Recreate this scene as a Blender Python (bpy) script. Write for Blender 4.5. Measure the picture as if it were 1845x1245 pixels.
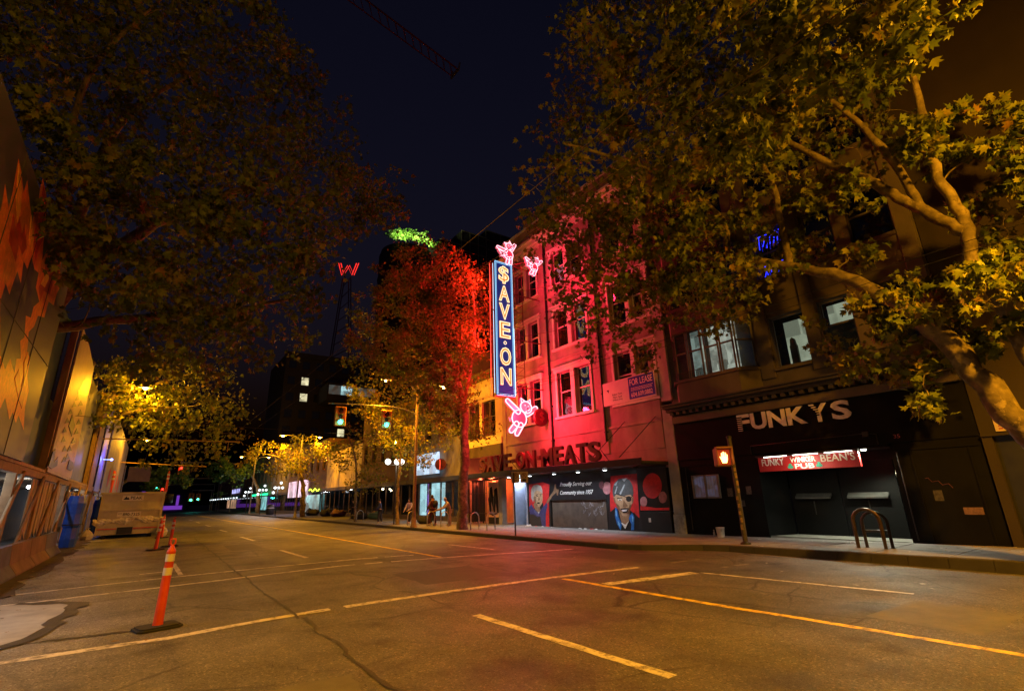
import bpy, bmesh, math, random
import numpy as np
from mathutils import Matrix, Vector

for ob in list(bpy.data.objects):
    bpy.data.objects.remove(ob)
SC = bpy.context.scene
COL = SC.collection

# ------------------------------------------------------------------ camera
cam = bpy.data.cameras.new("camera")
cam.sensor_width = 36.0
cam.lens = 880.5 / 1845 * 36.0
cam.clip_start = 0.05
cam.clip_end = 2000
cam_ob = bpy.data.objects.new("camera", cam)
COL.objects.link(cam_ob)
_yaw, _pitch, _roll = math.radians(35.825), math.radians(17.057), math.radians(-1.60)
_f = Vector((math.sin(_yaw) * math.cos(_pitch), math.cos(_yaw) * math.cos(_pitch), math.sin(_pitch)))
_r = Vector((math.cos(_yaw), -math.sin(_yaw), 0))
_u = _r.cross(_f)
_r2 = _r * math.cos(_roll) + _u * math.sin(_roll)
_u2 = -_r * math.sin(_roll) + _u * math.cos(_roll)
_m = Matrix(((_r2.x, _u2.x, -_f.x, 0), (_r2.y, _u2.y, -_f.y, 0), (_r2.z, _u2.z, -_f.z, 1.8), (0, 0, 0, 1)))
cam_ob.matrix_world = _m
SC.camera = cam_ob

# ------------------------------------------------------------------ night sky
world = bpy.data.worlds.new("World")
SC.world = world
world.use_nodes = True
wn = world.node_tree.nodes
wl = world.node_tree.links
sky = wn.new("ShaderNodeTexSky")
sky.sky_type = 'NISHITA'
sky.sun_disc = False
sky.sun_elevation = math.radians(-3.0)
sky.sun_rotation = math.radians(200)
wn["Background"].inputs[1].default_value = 0.15
tintn = wn.new("ShaderNodeMix"); tintn.data_type = 'RGBA'; tintn.blend_type = 'MULTIPLY'; tintn.inputs[0].default_value = 1.0
tintn.inputs[7].default_value = (.62, .55, 1.0, 1)
wl.new(sky.outputs[0], tintn.inputs[6]); wl.new(tintn.outputs[2], wn["Background"].inputs[0])

# ------------------------------------------------------------------ exposure and sampling
SC.view_settings.view_transform = 'Standard'
SC.view_settings.look = 'None'
SC.view_settings.exposure = 0.0
SC.view_settings.gamma = 1.0
SC.render.engine = 'CYCLES'
SC.cycles.use_denoising = True
SC.cycles.max_bounces = 5
SC.cycles.diffuse_bounces = 3
SC.cycles.glossy_bounces = 3
SC.cycles.transmission_bounces = 3
SC.cycles.transparent_max_bounces = 6
SC.cycles.use_light_tree = True
SC.cycles.sample_clamp_indirect = 4.0
SC.cycles.caustics_reflective = False
SC.cycles.caustics_refractive = False

random.seed(7)
RNG = np.random.default_rng(11)

# ------------------------------------------------------------------ materials
MATS = {}
def mat(name, col, rough=0.75, metal=0.0, var=0.18, scale=2.5, bump=0.0, bscale=40.0, emit=None, estr=0.0, spec=0.4, dirt=0.0):
    if name in MATS:
        return MATS[name]
    m = bpy.data.materials.new(name)
    m.use_nodes = True
    nt = m.node_tree; N = nt.nodes; L = nt.links
    b = N["Principled BSDF"]
    b.inputs["Roughness"].default_value = rough
    b.inputs["Metallic"].default_value = metal
    b.inputs["Specular IOR Level"].default_value = spec
    c4 = (*col, 1)
    tc = N.new("ShaderNodeTexCoord")
    if var > 0:
        n1 = N.new("ShaderNodeTexNoise"); n1.inputs["Scale"].default_value = scale; n1.inputs["Detail"].default_value = 6
        n1.inputs["Roughness"].default_value = 0.65
        L.new(tc.outputs["Object"], n1.inputs["Vector"])
        mr = N.new("ShaderNodeMapRange"); mr.inputs[1].default_value = 0.3; mr.inputs[2].default_value = 0.7
        mr.inputs[3].default_value = 1 - var; mr.inputs[4].default_value = 1 + var
        L.new(n1.outputs["Fac"], mr.inputs[0])
        mx = N.new("ShaderNodeVectorMath"); mx.operation = 'SCALE'
        mx.inputs[0].default_value = col
        L.new(mr.outputs[0], mx.inputs["Scale"])
        out = mx.outputs[0]
        if dirt > 0:
            n3 = N.new("ShaderNodeTexNoise"); n3.inputs["Scale"].default_value = scale * 0.6; n3.inputs["Detail"].default_value = 8
            mp = N.new("ShaderNodeMapping"); mp.inputs["Scale"].default_value = (1, 1, 0.18)
            L.new(tc.outputs["Object"], mp.inputs[0]); L.new(mp.outputs[0], n3.inputs["Vector"])
            r3 = N.new("ShaderNodeMapRange"); r3.inputs[1].default_value = 0.48; r3.inputs[2].default_value = 0.72
            r3.inputs[3].default_value = 0.0; r3.inputs[4].default_value = dirt
            L.new(n3.outputs["Fac"], r3.inputs[0])
            mc = N.new("ShaderNodeMix"); mc.data_type = 'RGBA'
            L.new(r3.outputs[0], mc.inputs[0]); L.new(out, mc.inputs[6]); mc.inputs[7].default_value = (col[0] * .35, col[1] * .33, col[2] * .3, 1)
            out = mc.outputs[2]
        L.new(out, b.inputs["Base Color"])
        rr = N.new("ShaderNodeMapRange"); rr.inputs[3].default_value = max(rough - .12, .03); rr.inputs[4].default_value = min(rough + .12, 1)
        L.new(n1.outputs["Fac"], rr.inputs[0]); L.new(rr.outputs[0], b.inputs["Roughness"])
    else:
        b.inputs["Base Color"].default_value = c4
    if bump > 0:
        n2 = N.new("ShaderNodeTexNoise"); n2.inputs["Scale"].default_value = bscale; n2.inputs["Detail"].default_value = 5
        L.new(tc.outputs["Object"], n2.inputs["Vector"])
        bp = N.new("ShaderNodeBump"); bp.inputs["Strength"].default_value = bump; bp.inputs["Distance"].default_value = 0.02
        L.new(n2.outputs["Fac"], bp.inputs["Height"]); L.new(bp.outputs[0], b.inputs["Normal"])
    if emit is not None:
        b.inputs["Emission Color"].default_value = (*emit, 1)
        b.inputs["Emission Strength"].default_value = estr
    MATS[name] = m
    return m

def glow(name, col, s):
    return mat(name, (.05, .05, .05), rough=.5, var=0, emit=col, estr=s)

def glass_mat(name, tint=(.02, .025, .03), mix=.75):
    if name in MATS: return MATS[name]
    m = bpy.data.materials.new(name); m.use_nodes = True
    N = m.node_tree.nodes; L = m.node_tree.links
    N.remove(N["Principled BSDF"])
    o = N["Material Output"]
    t = N.new("ShaderNodeBsdfTransparent"); t.inputs[0].default_value = (.75, .78, .8, 1)
    g = N.new("ShaderNodeBsdfGlossy"); g.inputs["Roughness"].default_value = .04; g.inputs[0].default_value = (.9, .9, .9, 1)
    nz = N.new("ShaderNodeTexNoise"); nz.inputs["Scale"].default_value = 1.3
    bp = N.new("ShaderNodeBump"); bp.inputs["Strength"].default_value = .06; bp.inputs["Distance"].default_value = .05
    L.new(nz.outputs["Fac"], bp.inputs["Height"]); L.new(bp.outputs[0], g.inputs["Normal"])
    f = N.new("ShaderNodeFresnel"); f.inputs[0].default_value = 1.6
    a = N.new("ShaderNodeMath"); a.operation = 'MULTIPLY_ADD'; a.inputs[1].default_value = 1.0; a.inputs[2].default_value = .05
    ge = N.new("ShaderNodeNewGeometry"); iv = N.new("ShaderNodeMath"); iv.operation = 'SUBTRACT'; iv.inputs[0].default_value = 1.0; L.new(ge.outputs["Backfacing"], iv.inputs[1])
    fm_ = N.new("ShaderNodeMath"); fm_.operation = 'MULTIPLY'; L.new(f.outputs[0], fm_.inputs[0]); L.new(iv.outputs[0], fm_.inputs[1])
    L.new(fm_.outputs[0], a.inputs[0])
    mx = N.new("ShaderNodeMixShader")
    L.new(a.outputs[0], mx.inputs[0]); L.new(t.outputs[0], mx.inputs[1]); L.new(g.outputs[0], mx.inputs[2])
    L.new(mx.outputs[0], o.inputs[0])
    MATS[name] = m
    return m

def lit_mat(name, col, s, scale=1.6, lo=.25):
    """lit room or lit shop seen through a window: emission with uneven furniture-like blocks"""
    if name in MATS: return MATS[name]
    m = bpy.data.materials.new(name); m.use_nodes = True
    N = m.node_tree.nodes; L = m.node_tree.links
    b = N["Principled BSDF"]; b.inputs["Base Color"].default_value = (.3, .3, .28, 1)
    tc = N.new("ShaderNodeTexCoord")
    v = N.new("ShaderNodeTexVoronoi"); v.inputs["Scale"].default_value = scale; v.distance = 'CHEBYCHEV'
    L.new(tc.outputs["Object"], v.inputs["Vector"])
    n = N.new("ShaderNodeTexNoise"); n.inputs["Scale"].default_value = scale * 1.7
    L.new(tc.outputs["Object"], n.inputs["Vector"])
    a = N.new("ShaderNodeMath"); a.operation = 'MULTIPLY'
    sp = N.new("ShaderNodeSeparateColor"); L.new(v.outputs["Color"], sp.inputs[0])
    L.new(sp.outputs[0], a.inputs[0]); L.new(n.outputs["Fac"], a.inputs[1])
    r = N.new("ShaderNodeMapRange"); r.inputs[1].default_value = 0.05; r.inputs[2].default_value = .45
    r.inputs[3].default_value = lo * s; r.inputs[4].default_value = s
    L.new(a.outputs[0], r.inputs[0])
    b.inputs["Emission Color"].default_value = (*col, 1)
    L.new(r.outputs[0], b.inputs["Emission Strength"])
    MATS[name] = m
    return m

# ------------------------------------------------------------------ mesh helpers
class Fr:
    """a local frame: point = o + a*r + b*u + c*n"""
    def __init__(s, o, r=(1, 0, 0), u=(0, 0, 1), n=None):
        s.o = Vector(o); s.r = Vector(r).normalized(); s.u = Vector(u).normalized()
        s.n = Vector(n).normalized() if n is not None else s.r.cross(s.u)
    def __call__(s, a, b, c=0.0):
        return s.o + s.r * a + s.u * b + s.n * c
WF = Fr((0, 0, 0), (1, 0, 0), (0, 1, 0), (0, 0, 1))          # world axes
FA = Fr((17.8, 26, 0), (0, -1, 0), (0, 0, 1), (-1, 0, 0))     # right-hand facades: a grows towards the camera end
HO = Fr((-3.2, 0, 0), (0, 1, 0), (0, 0, 1), (1, 0, 0))        # hoarding on the left
BL = Fr((0, 21.5, 0), (1, 0, 0), (0, 0, 1), (0, -1, 0))       # blade sign plane

class MB:
    def __init__(s):
        s.v = []; s.f = []; s.mi = []; s.smooth = []
    def add(s, vs, fs, mi=0, sm=False):
        k = len(s.v)
        s.v += [Vector(q) for q in vs]
        for f in fs:
            s.f.append([k + i for i in f]); s.mi.append(mi); s.smooth.append(sm)
        return s
    def box(s, fr, a0, a1, b0, b1, c0, c1, mi=0):
        P = [fr(a, b, c) for a in (a0, a1) for b in (b0, b1) for c in (c0, c1)]
        return s.add(P, [(0, 1, 3, 2), (4, 6, 7, 5), (0, 4, 5, 1), (2, 3, 7, 6), (0, 2, 6, 4), (1, 5, 7, 3)], mi)
    def prism(s, fr, poly, c0, c1, mi=0, cap0=True):
        n = len(poly)
        P = [fr(a, b, c0) for a, b in poly] + [fr(a, b, c1) for a, b in poly]
        F = [tuple(range(n, 2 * n))] + ([tuple(reversed(range(n)))] if cap0 else [])
        F += [(i, (i + 1) % n, n + (i + 1) % n, n + i) for i in range(n)]
        return s.add(P, F, mi)
    def quad(s, pts, mi=0):
        return s.add(pts, [tuple(range(len(pts)))], mi)
    def tube(s, path, rad, sides=8, mi=0, closed=False, caps=True):
        P = [Vector(q) for q in path]; n = len(P)
        if isinstance(rad, (int, float)): rad = [rad] * n
        rings = []
        prev = None
        for i in range(n):
            if closed: t = P[(i + 1) % n] - P[i - 1]
            else: t = P[min(i + 1, n - 1)] - P[max(i - 1, 0)]
            if t.length < 1e-9: t = Vector((0, 0, 1))
            t.normalize()
            if prev is None:
                ref = Vector((0, 0, 1)) if abs(t.z) < .9 else Vector((1, 0, 0))
                x = t.cross(ref).normalized()
            else:
                x = (prev - t * prev.dot(t))
                x = x.normalized() if x.length > 1e-6 else t.orthogonal().normalized()
            prev = x
            y = t.cross(x)
            rings.append([P[i] + (x * math.cos(2 * math.pi * k / sides) + y * math.sin(2 * math.pi * k / sides)) * rad[i] for k in range(sides)])
        V = [q for r in rings for q in r]
        F = []
        m = n if closed else n - 1
        for i in range(m):
            j = (i + 1) % n
            for k in range(sides):
                F.append((i * sides + k, i * sides + (k + 1) % sides, j * sides + (k + 1) % sides, j * sides + k))
        s.add(V, F, mi, True)
        if caps and not closed:
            s.add(rings[0], [tuple(reversed(range(sides)))], mi); s.add(rings[-1], [tuple(range(sides))], mi)
        return s
    def lathe(s, o, prof, sides=16, mi=0, axis=(0, 0, 1), sm=True):
        ax = Vector(axis).normalized(); x = ax.orthogonal().normalized(); y = ax.cross(x); o = Vector(o)
        V = []
        for r, z in prof:
            V += [o + ax * z + (x * math.cos(2 * math.pi * k / sides) + y * math.sin(2 * math.pi * k / sides)) * r for k in range(sides)]
        F = []
        for i in range(len(prof) - 1):
            for k in range(sides):
                F.append((i * sides + k, i * sides + (k + 1) % sides, (i + 1) * sides + (k + 1) % sides, (i + 1) * sides + k))
        s.add(V, F, mi, sm)
        s.add(V[:sides], [tuple(reversed(range(sides)))], mi); s.add(V[-sides:], [tuple(range(sides))], mi)
        return s
    def sphere(s, o, r, sides=12, mi=0, sz=1.0):
        prof = [(max(r * math.sin(math.pi * i / 8), .001), -r * sz * math.cos(math.pi * i / 8)) for i in range(9)]
        return s.lathe(o, prof, sides, mi)
    def build(s, name, mats, parent=None, loc=None, bevel=0):
        off = Vector((0, 0, 0))
        p = parent
        while p is not None:
            off += p.location; p = p.parent
        if parent is None and loc is not None: off = Vector(loc)
        me = bpy.data.meshes.new(name)
        me.from_pydata([tuple(q - off) for q in s.v], [], s.f)
        for m in (mats if isinstance(mats, (list, tuple)) else [mats]): me.materials.append(m)
        me.polygons.foreach_set("material_index", s.mi)
        me.polygons.foreach_set("use_smooth", s.smooth)
        me.update()
        o = bpy.data.objects.new(name, me)
        COL.objects.link(o)
        if parent is not None: o.parent = parent
        elif loc is not None: o.location = loc
        if bevel > 0:
            bv = o.modifiers.new("bevel", 'BEVEL'); bv.width = bevel; bv.segments = 1; bv.limit_method = 'ANGLE'
        return o

def tag(o, label=None, cat=None, group=None, kind=None):
    if label: o["label"] = label
    if cat: o["category"] = cat
    if group: o["group"] = group
    if kind: o["kind"] = kind
    return o

def thing(name, loc, label, cat, group=None):
    o = bpy.data.objects.new(name, None)
    o.empty_display_size = .2
    COL.objects.link(o); o.location = loc
    return tag(o, label, cat, group)

def copy_tree(o, parent=None):
    c = o.copy(); COL.objects.link(c)
    if parent is not None: c.parent = parent
    for ch in list(o.children): copy_tree(ch, c)
    return c

def text_mb(s, fr, a, b, c, size, depth=.02, align='LEFT', width=None, height=None, offset=0.0, shear=0.0, outline=0.0, tilt=0.0):
    """lettering from the built-in font as a mesh laid on a frame, (a,b) is the lower left (or centre) of the line"""
    cu = bpy.data.curves.new("lettering", 'FONT')
    cu.body = s; cu.size = 1.0; cu.extrude = 0.0; cu.offset = offset; cu.shear = shear
    cu.resolution_u = 3
    if outline > 0:
        cu.fill_mode = 'NONE'; cu.bevel_depth = outline / size; cu.bevel_resolution = 1
    to = bpy.data.objects.new("lettering", cu); COL.objects.link(to)
    dg = bpy.context.evaluated_depsgraph_get()
    me = bpy.data.meshes.new_from_object(to.evaluated_get(dg))
    V = [v.co.copy() for v in me.vertices]; F = [tuple(p.vertices) for p in me.polygons]
    bpy.data.objects.remove(to); bpy.data.curves.remove(cu); bpy.data.meshes.remove(me)
    mb = MB()
    if not V: return mb
    x0 = min(v.x for v in V); x1 = max(v.x for v in V); y0 = min(v.y for v in V); y1 = max(v.y for v in V)
    sx = sy = size
    if height: sy = height / (y1 - y0)
    if width: sx = width / (x1 - x0)
    ax = {'LEFT': 0, 'CENTER': -.5, 'RIGHT': -1}[align] * (x1 - x0) * sx
    def at(v, cc):
        aa = ax + (v.x - x0) * sx; bb = (v.y - y0) * sy + tilt * aa
        return fr(a + aa, b + bb, cc)
    if outline > 0:
        mb.add([at(v, c + v.z * size) for v in V], F, 0, True)
        return mb
    n = len(V)
    from collections import Counter
    ec = Counter()
    for f in F:
        for i in range(len(f)):
            ec[(f[i], f[(i + 1) % len(f)])] += 1
    sides = [(i, j) for (i, j) in ec if (j, i) not in ec]
    mb.add([at(v, c + depth) for v in V] + [at(v, c) for v in V], [f for f in F] + [(i + n, j + n, j, i) for i, j in sides])
    return mb

def wall_mb(fr, a0, a1, b0, b1, holes, depth, c=0.0):
    """a wall face with rectangular openings and their reveals"""
    A = sorted({a0, a1, *[q for h in holes for q in h[:2]]}); B = sorted({b0, b1, *[q for h in holes for q in h[2:]]})
    mb = MB()
    def hole(a, b): return any(h[0] < a < h[1] and h[2] < b < h[3] for h in holes)
    for i in range(len(A) - 1):
        j = 0
        while j < len(B) - 1:
            if hole((A[i] + A[i + 1]) / 2, (B[j] + B[j + 1]) / 2): j += 1; continue
            k = j
            while k + 1 < len(B) - 1 and not hole((A[i] + A[i + 1]) / 2, (B[k + 1] + B[k + 2]) / 2): k += 1
            mb.quad([fr(A[i], B[j], c), fr(A[i + 1], B[j], c), fr(A[i + 1], B[k + 1], c), fr(A[i], B[k + 1], c)])
            j = k + 1
    for h in holes:
        p = [(h[0], h[2]), (h[1], h[2]), (h[1], h[3]), (h[0], h[3])]
        for i in range(4):
            q0, q1 = p[i], p[(i + 1) % 4]
            mb.quad([fr(*q1, c), fr(*q0, c), fr(*q0, c - depth), fr(*q1, c - depth)])
    # ends, top
    mb.quad([fr(a0, b0, c), fr(a0, b1, c), fr(a0, b1, c - 3), fr(a0, b0, c - 3)])
    mb.quad([fr(a1, b1, c), fr(a1, b0, c), fr(a1, b0, c - 3), fr(a1, b1, c - 3)])
    mb.quad([fr(a0, b1, c), fr(a1, b1, c), fr(a1, b1, c - 3), fr(a0, b1, c - 3)])
    return mb

def sash(fr, a0, a1, b0, b1, c, parent, fm, gm, rail=True, name="window"):
    """sash window: frame (part) with its pane (sub-part)"""
    w = .055
    mb = MB()
    mb.box(fr, a0, a0 + w, b0, b1, c - .06, c).box(fr, a1 - w, a1, b0, b1, c - .06, c)
    mb.box(fr, a0 + w, a1 - w, b0, b0 + w, c - .055, c - .002).box(fr, a0 + w, a1 - w, b1 - w, b1, c - .055, c - .002)
    if rail:
        bm_ = b0 + (b1 - b0) * .55
        mb.box(fr, a0 + w, a1 - w, bm_ - .03, bm_ + .03, c - .05, c + .01)
    o = mb.build(name, fm, parent)
    MB().box(fr, a0 + w * .5, a1 - w * .5, b0 + w * .5, b1 - w * .5, c - .035, c - .029).build("pane", gm, o)
    return o

def lamp(name, kind, loc, power, col, parent=None, radius=.1, spot=None, blend=.5, aim=None, sx=None, sy=None):
    d = bpy.data.lights.new(name, kind); d.energy = power; d.color = col
    if kind == 'AREA':
        d.shape = 'RECTANGLE'; d.size = sx; d.size_y = sy
    else:
        d.shadow_soft_size = radius
    if kind == 'SPOT':
        d.spot_size = math.radians(spot); d.spot_blend = blend
    o = bpy.data.objects.new(name, d); COL.objects.link(o)
    off = Vector((0, 0, 0)); p = parent
    while p is not None: off += p.location; p = p.parent
    o.location = Vector(loc) - off
    if parent is not None: o.parent = parent
    if aim is not None: o.rotation_euler = Vector(aim).to_track_quat('-Z', 'Y').to_euler()
    return o

def smooth_path(P, n=6):
    P = [Vector(q) for q in P]; out = []
    for i in range(len(P) - 1):
        p0 = P[max(i - 1, 0)]; p1 = P[i]; p2 = P[i + 1]; p3 = P[min(i + 2, len(P) - 1)]
        for k in range(n):
            t = k / n
            out.append(.5 * ((2 * p1) + (-p0 + p2) * t + (2 * p0 - 5 * p1 + 4 * p2 - p3) * t * t + (-p0 + 3 * p1 - 3 * p2 + p3) * t ** 3))
    out.append(P[-1].copy())
    return out
def lerp_list(R, n, m):
    """radii R at len(R) control points resampled for a smooth_path with n per segment"""
    out = []
    for i in range(len(R) - 1):
        for k in range(n): out.append(R[i] + (R[i + 1] - R[i]) * k / n)
    out.append(R[-1]); return out

SODIUM = (1.0, .41, .010)

# painted shapes and crown volumes
MAN1 = [('red',[(2.66,2.39),(3.95,2.47),(4.51,2.33),(4.39,1.49),(4.34,0.12),(4.02,0.11),(3.88,1.39),(2.61,0.91)]),('grey_hair',[(2.83,1.94),(2.88,2.14),(3.04,2.31),(3.42,2.37),(3.74,2.29),(3.88,2.06),(3.89,1.87),(3.67,1.92),(3.35,2.03),(3.14,1.89),(3.08,1.64),(3.0,1.4),(2.84,1.64)]),('skin_dark',[(4.19,1.42),(4.44,1.67),(4.84,1.99),(4.95,2.32),(5.07,2.34),(5.06,2.08),(5.27,2.05),(5.19,1.75),(5.09,1.76),(5.07,1.92),(4.71,1.72),(4.43,1.46),(4.26,1.34)]),('skin_dark',[(3.15,1.4),(3.58,1.16),(3.65,0.97),(3.47,0.82),(3.16,1.01),(3.02,1.3)]),('skin',[(3.14,1.93),(3.35,2.05),(3.72,1.97),(3.88,1.82),(3.87,1.54),(3.75,1.3),(3.58,1.16),(3.34,1.2),(3.15,1.4),(3.04,1.64)]),('violet',[(2.59,1.16),(2.85,1.3),(3.04,1.06),(3.47,0.8),(3.73,1.06),(4.19,1.39),(4.27,1.25),(4.09,0.83),(4.03,0.13),(3.7,0.12),(3.62,0.64),(3.34,0.63),(3.02,0.77),(2.69,0.77)]),('charcoal',[(2.65,0.77),(3.02,0.72),(3.34,0.61),(3.58,0.67),(3.74,0.1),(2.65,0.12)]),('skin_shade',[(3.13,1.74),(3.27,1.71),(3.28,1.4),(3.42,1.2),(3.34,1.2),(3.15,1.4),(3.05,1.64)]),('ink',[(3.27,1.82),(3.51,1.85),(3.5,1.82),(3.27,1.78)]),('ink',[(3.64,1.86),(3.84,1.87),(3.84,1.84),(3.63,1.82)]),('ink',[(3.48,1.75),(3.46,1.73),(3.4,1.72),(3.34,1.73),(3.32,1.75),(3.34,1.77),(3.4,1.77),(3.46,1.77)]),('ink',[(3.8,1.77),(3.78,1.75),(3.72,1.74),(3.67,1.75),(3.65,1.77),(3.68,1.79),(3.73,1.79),(3.78,1.78)]),('skin_shade',[(3.55,1.76),(3.63,1.53),(3.46,1.49)]),('ink',[(3.35,1.39),(3.49,1.41),(3.65,1.4),(3.57,1.34),(3.4,1.33)]),('violet_light',[(3.04,1.06),(3.47,0.8),(3.52,0.71),(3.3,0.69),(3.07,0.89)]),('paper',[(3.41,0.89),(3.54,0.92),(3.5,0.81)])]
MAN2 = [('red',[(9.09,2.56),(10.71,2.6),(10.61,0.71),(10.33,0.9),(9.78,1.25),(8.9,0.88),(8.95,1.78)]),('coat',[(8.85,0.92),(9.21,1.13),(9.48,0.58),(9.74,0.24),(10.1,0.74),(10.33,0.94),(10.59,0.71),(10.52,0.21),(8.79,0.16)]),('skin_dark',[(9.42,1.01),(9.62,0.77),(9.95,0.82),(10.1,1.01),(10.0,0.59),(9.76,0.41),(9.53,0.52)]),('skin',[(9.17,1.63),(9.34,1.75),(9.73,1.68),(10.34,1.75),(10.33,1.48),(10.19,1.17),(10.05,0.9),(9.87,0.77),(9.63,0.78),(9.38,1.08),(9.24,1.37)]),('skin_shade',[(9.14,1.57),(9.24,1.59),(9.28,1.37),(9.19,1.38)]),('skin_shade',[(10.31,1.57),(10.4,1.6),(10.34,1.36),(10.26,1.28)]),('dark_hair',[(9.13,1.85),(9.18,2.02),(9.29,2.22),(9.59,2.41),(9.93,2.44),(10.25,2.34),(10.4,2.1),(10.42,1.75),(10.32,1.63),(10.22,1.7),(9.72,1.64),(9.34,1.72),(9.2,1.59),(9.14,1.73)]),('hair_light',[(9.27,2.16),(9.54,2.33),(9.4,2.12)]),('hair_light',[(9.81,2.39),(10.15,2.44),(9.92,2.28)]),('hair_light',[(9.26,1.77),(9.44,2.09),(9.49,2.08),(9.33,1.75)]),('hair_light',[(9.57,1.76),(9.9,2.16),(9.96,2.14),(9.65,1.71)]),('ink',[(10.26,1.52),(10.24,1.46),(10.19,1.42),(10.12,1.4),(10.05,1.4),(9.99,1.42),(9.95,1.47),(9.94,1.52),(9.96,1.57),(10.01,1.62),(10.08,1.64),(10.15,1.64),(10.21,1.62),(10.25,1.57)]),('ink',[(9.36,1.77),(9.4,1.79),(10.02,1.6),(10.0,1.57)]),('ink',[(10.24,1.59),(10.38,1.68),(10.39,1.66),(10.25,1.56)]),('ink',[(9.39,1.57),(9.73,1.59),(9.72,1.56),(9.39,1.53)]),('paper',[(9.69,1.48),(9.66,1.46),(9.6,1.45),(9.52,1.45),(9.46,1.46),(9.44,1.49),(9.47,1.51),(9.53,1.52),(9.61,1.52),(9.67,1.5)]),('ink',[(9.63,1.48),(9.61,1.46),(9.57,1.45),(9.54,1.46),(9.53,1.48),(9.54,1.5),(9.58,1.51),(9.61,1.5)]),('skin_shade',[(9.79,1.48),(10.0,1.21),(9.85,1.15),(9.71,1.18)]),('skin_shade',[(9.27,1.37),(9.5,1.21),(9.56,0.97),(9.38,1.09)]),('skin_shade',[(10.12,1.25),(10.23,1.28),(10.05,0.92),(9.95,0.86)]),('ink',[(9.56,1.09),(9.82,1.13),(10.05,1.12),(9.94,0.93),(9.72,0.9)]),('paper',[(9.62,1.05),(9.99,1.07),(9.91,0.99),(9.68,0.97)]),('blue',[(9.25,1.17),(9.35,1.09),(9.39,0.73),(9.55,0.42),(9.46,0.17),(9.27,0.42),(9.18,0.81)]),('blue',[(10.01,0.68),(10.23,0.94),(10.33,0.75),(10.24,0.2),(10.08,0.19),(10.15,0.44)]),('blue_light',[(9.25,1.05),(9.31,0.97),(9.32,0.73),(9.24,0.81)]),('blue_light',[(9.34,0.57),(9.44,0.46),(9.44,0.3),(9.34,0.42)]),('blue_light',[(10.22,0.82),(10.29,0.75),(10.25,0.52),(10.2,0.59)]),('paper',[(9.52,0.5),(9.76,0.4),(10.0,0.58),(9.74,0.24)])]
DOTS = [('dot_pale',[(9.08,2.02),(9.05,1.93),(9.01,1.85),(8.94,1.79),(8.85,1.75),(8.76,1.74),(8.68,1.75),(8.6,1.8),(8.55,1.86),(8.52,1.94),(8.51,2.03),(8.54,2.12),(8.59,2.2),(8.66,2.27),(8.74,2.31),(8.83,2.32),(8.92,2.3),(8.99,2.26),(9.05,2.19),(9.08,2.11)]),('dot_dark',[(8.62,2.18),(8.61,2.12),(8.58,2.07),(8.54,2.03),(8.49,2.0),(8.44,1.99),(8.38,2.0),(8.34,2.03),(8.31,2.08),(8.29,2.13),(8.29,2.19),(8.3,2.25),(8.33,2.3),(8.37,2.34),(8.42,2.36),(8.48,2.37),(8.53,2.36),(8.57,2.33),(8.61,2.29),(8.62,2.24)]),('dot_red',[(12.01,2.03),(11.98,1.92),(11.93,1.81),(11.85,1.71),(11.76,1.63),(11.66,1.57),(11.55,1.53),(11.43,1.52),(11.32,1.54),(11.21,1.58),(11.12,1.64),(11.05,1.73),(11.0,1.83),(10.98,1.94),(10.98,2.06),(11.01,2.18),(11.06,2.29),(11.14,2.39),(11.24,2.48),(11.34,2.53),(11.46,2.57),(11.58,2.58),(11.69,2.56),(11.79,2.51),(11.88,2.45),(11.94,2.36),(11.99,2.26),(12.01,2.15)]),('dot_mauve',[(12.2,1.56),(12.18,1.49),(12.14,1.42),(12.09,1.37),(12.02,1.34),(11.96,1.33),(11.89,1.34),(11.84,1.37),(11.8,1.43),(11.78,1.49),(11.78,1.57),(11.8,1.64),(11.84,1.71),(11.89,1.76),(11.96,1.79),(12.02,1.8),(12.09,1.79),(12.14,1.75),(12.18,1.7),(12.2,1.63)]),('dot_pale',[(11.13,1.39),(11.11,1.33),(11.08,1.27),(11.03,1.22),(10.97,1.19),(10.9,1.18),(10.84,1.19),(10.79,1.22),(10.75,1.27),(10.73,1.33),(10.73,1.4),(10.75,1.46),(10.78,1.52),(10.84,1.57),(10.9,1.6),(10.96,1.61),(11.02,1.6),(11.07,1.57),(11.11,1.52),(11.13,1.46)]),('red',[(10.73,1.24),(11.56,1.13),(12.26,1.15),(12.25,1.05),(10.71,1.03)])]
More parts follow.
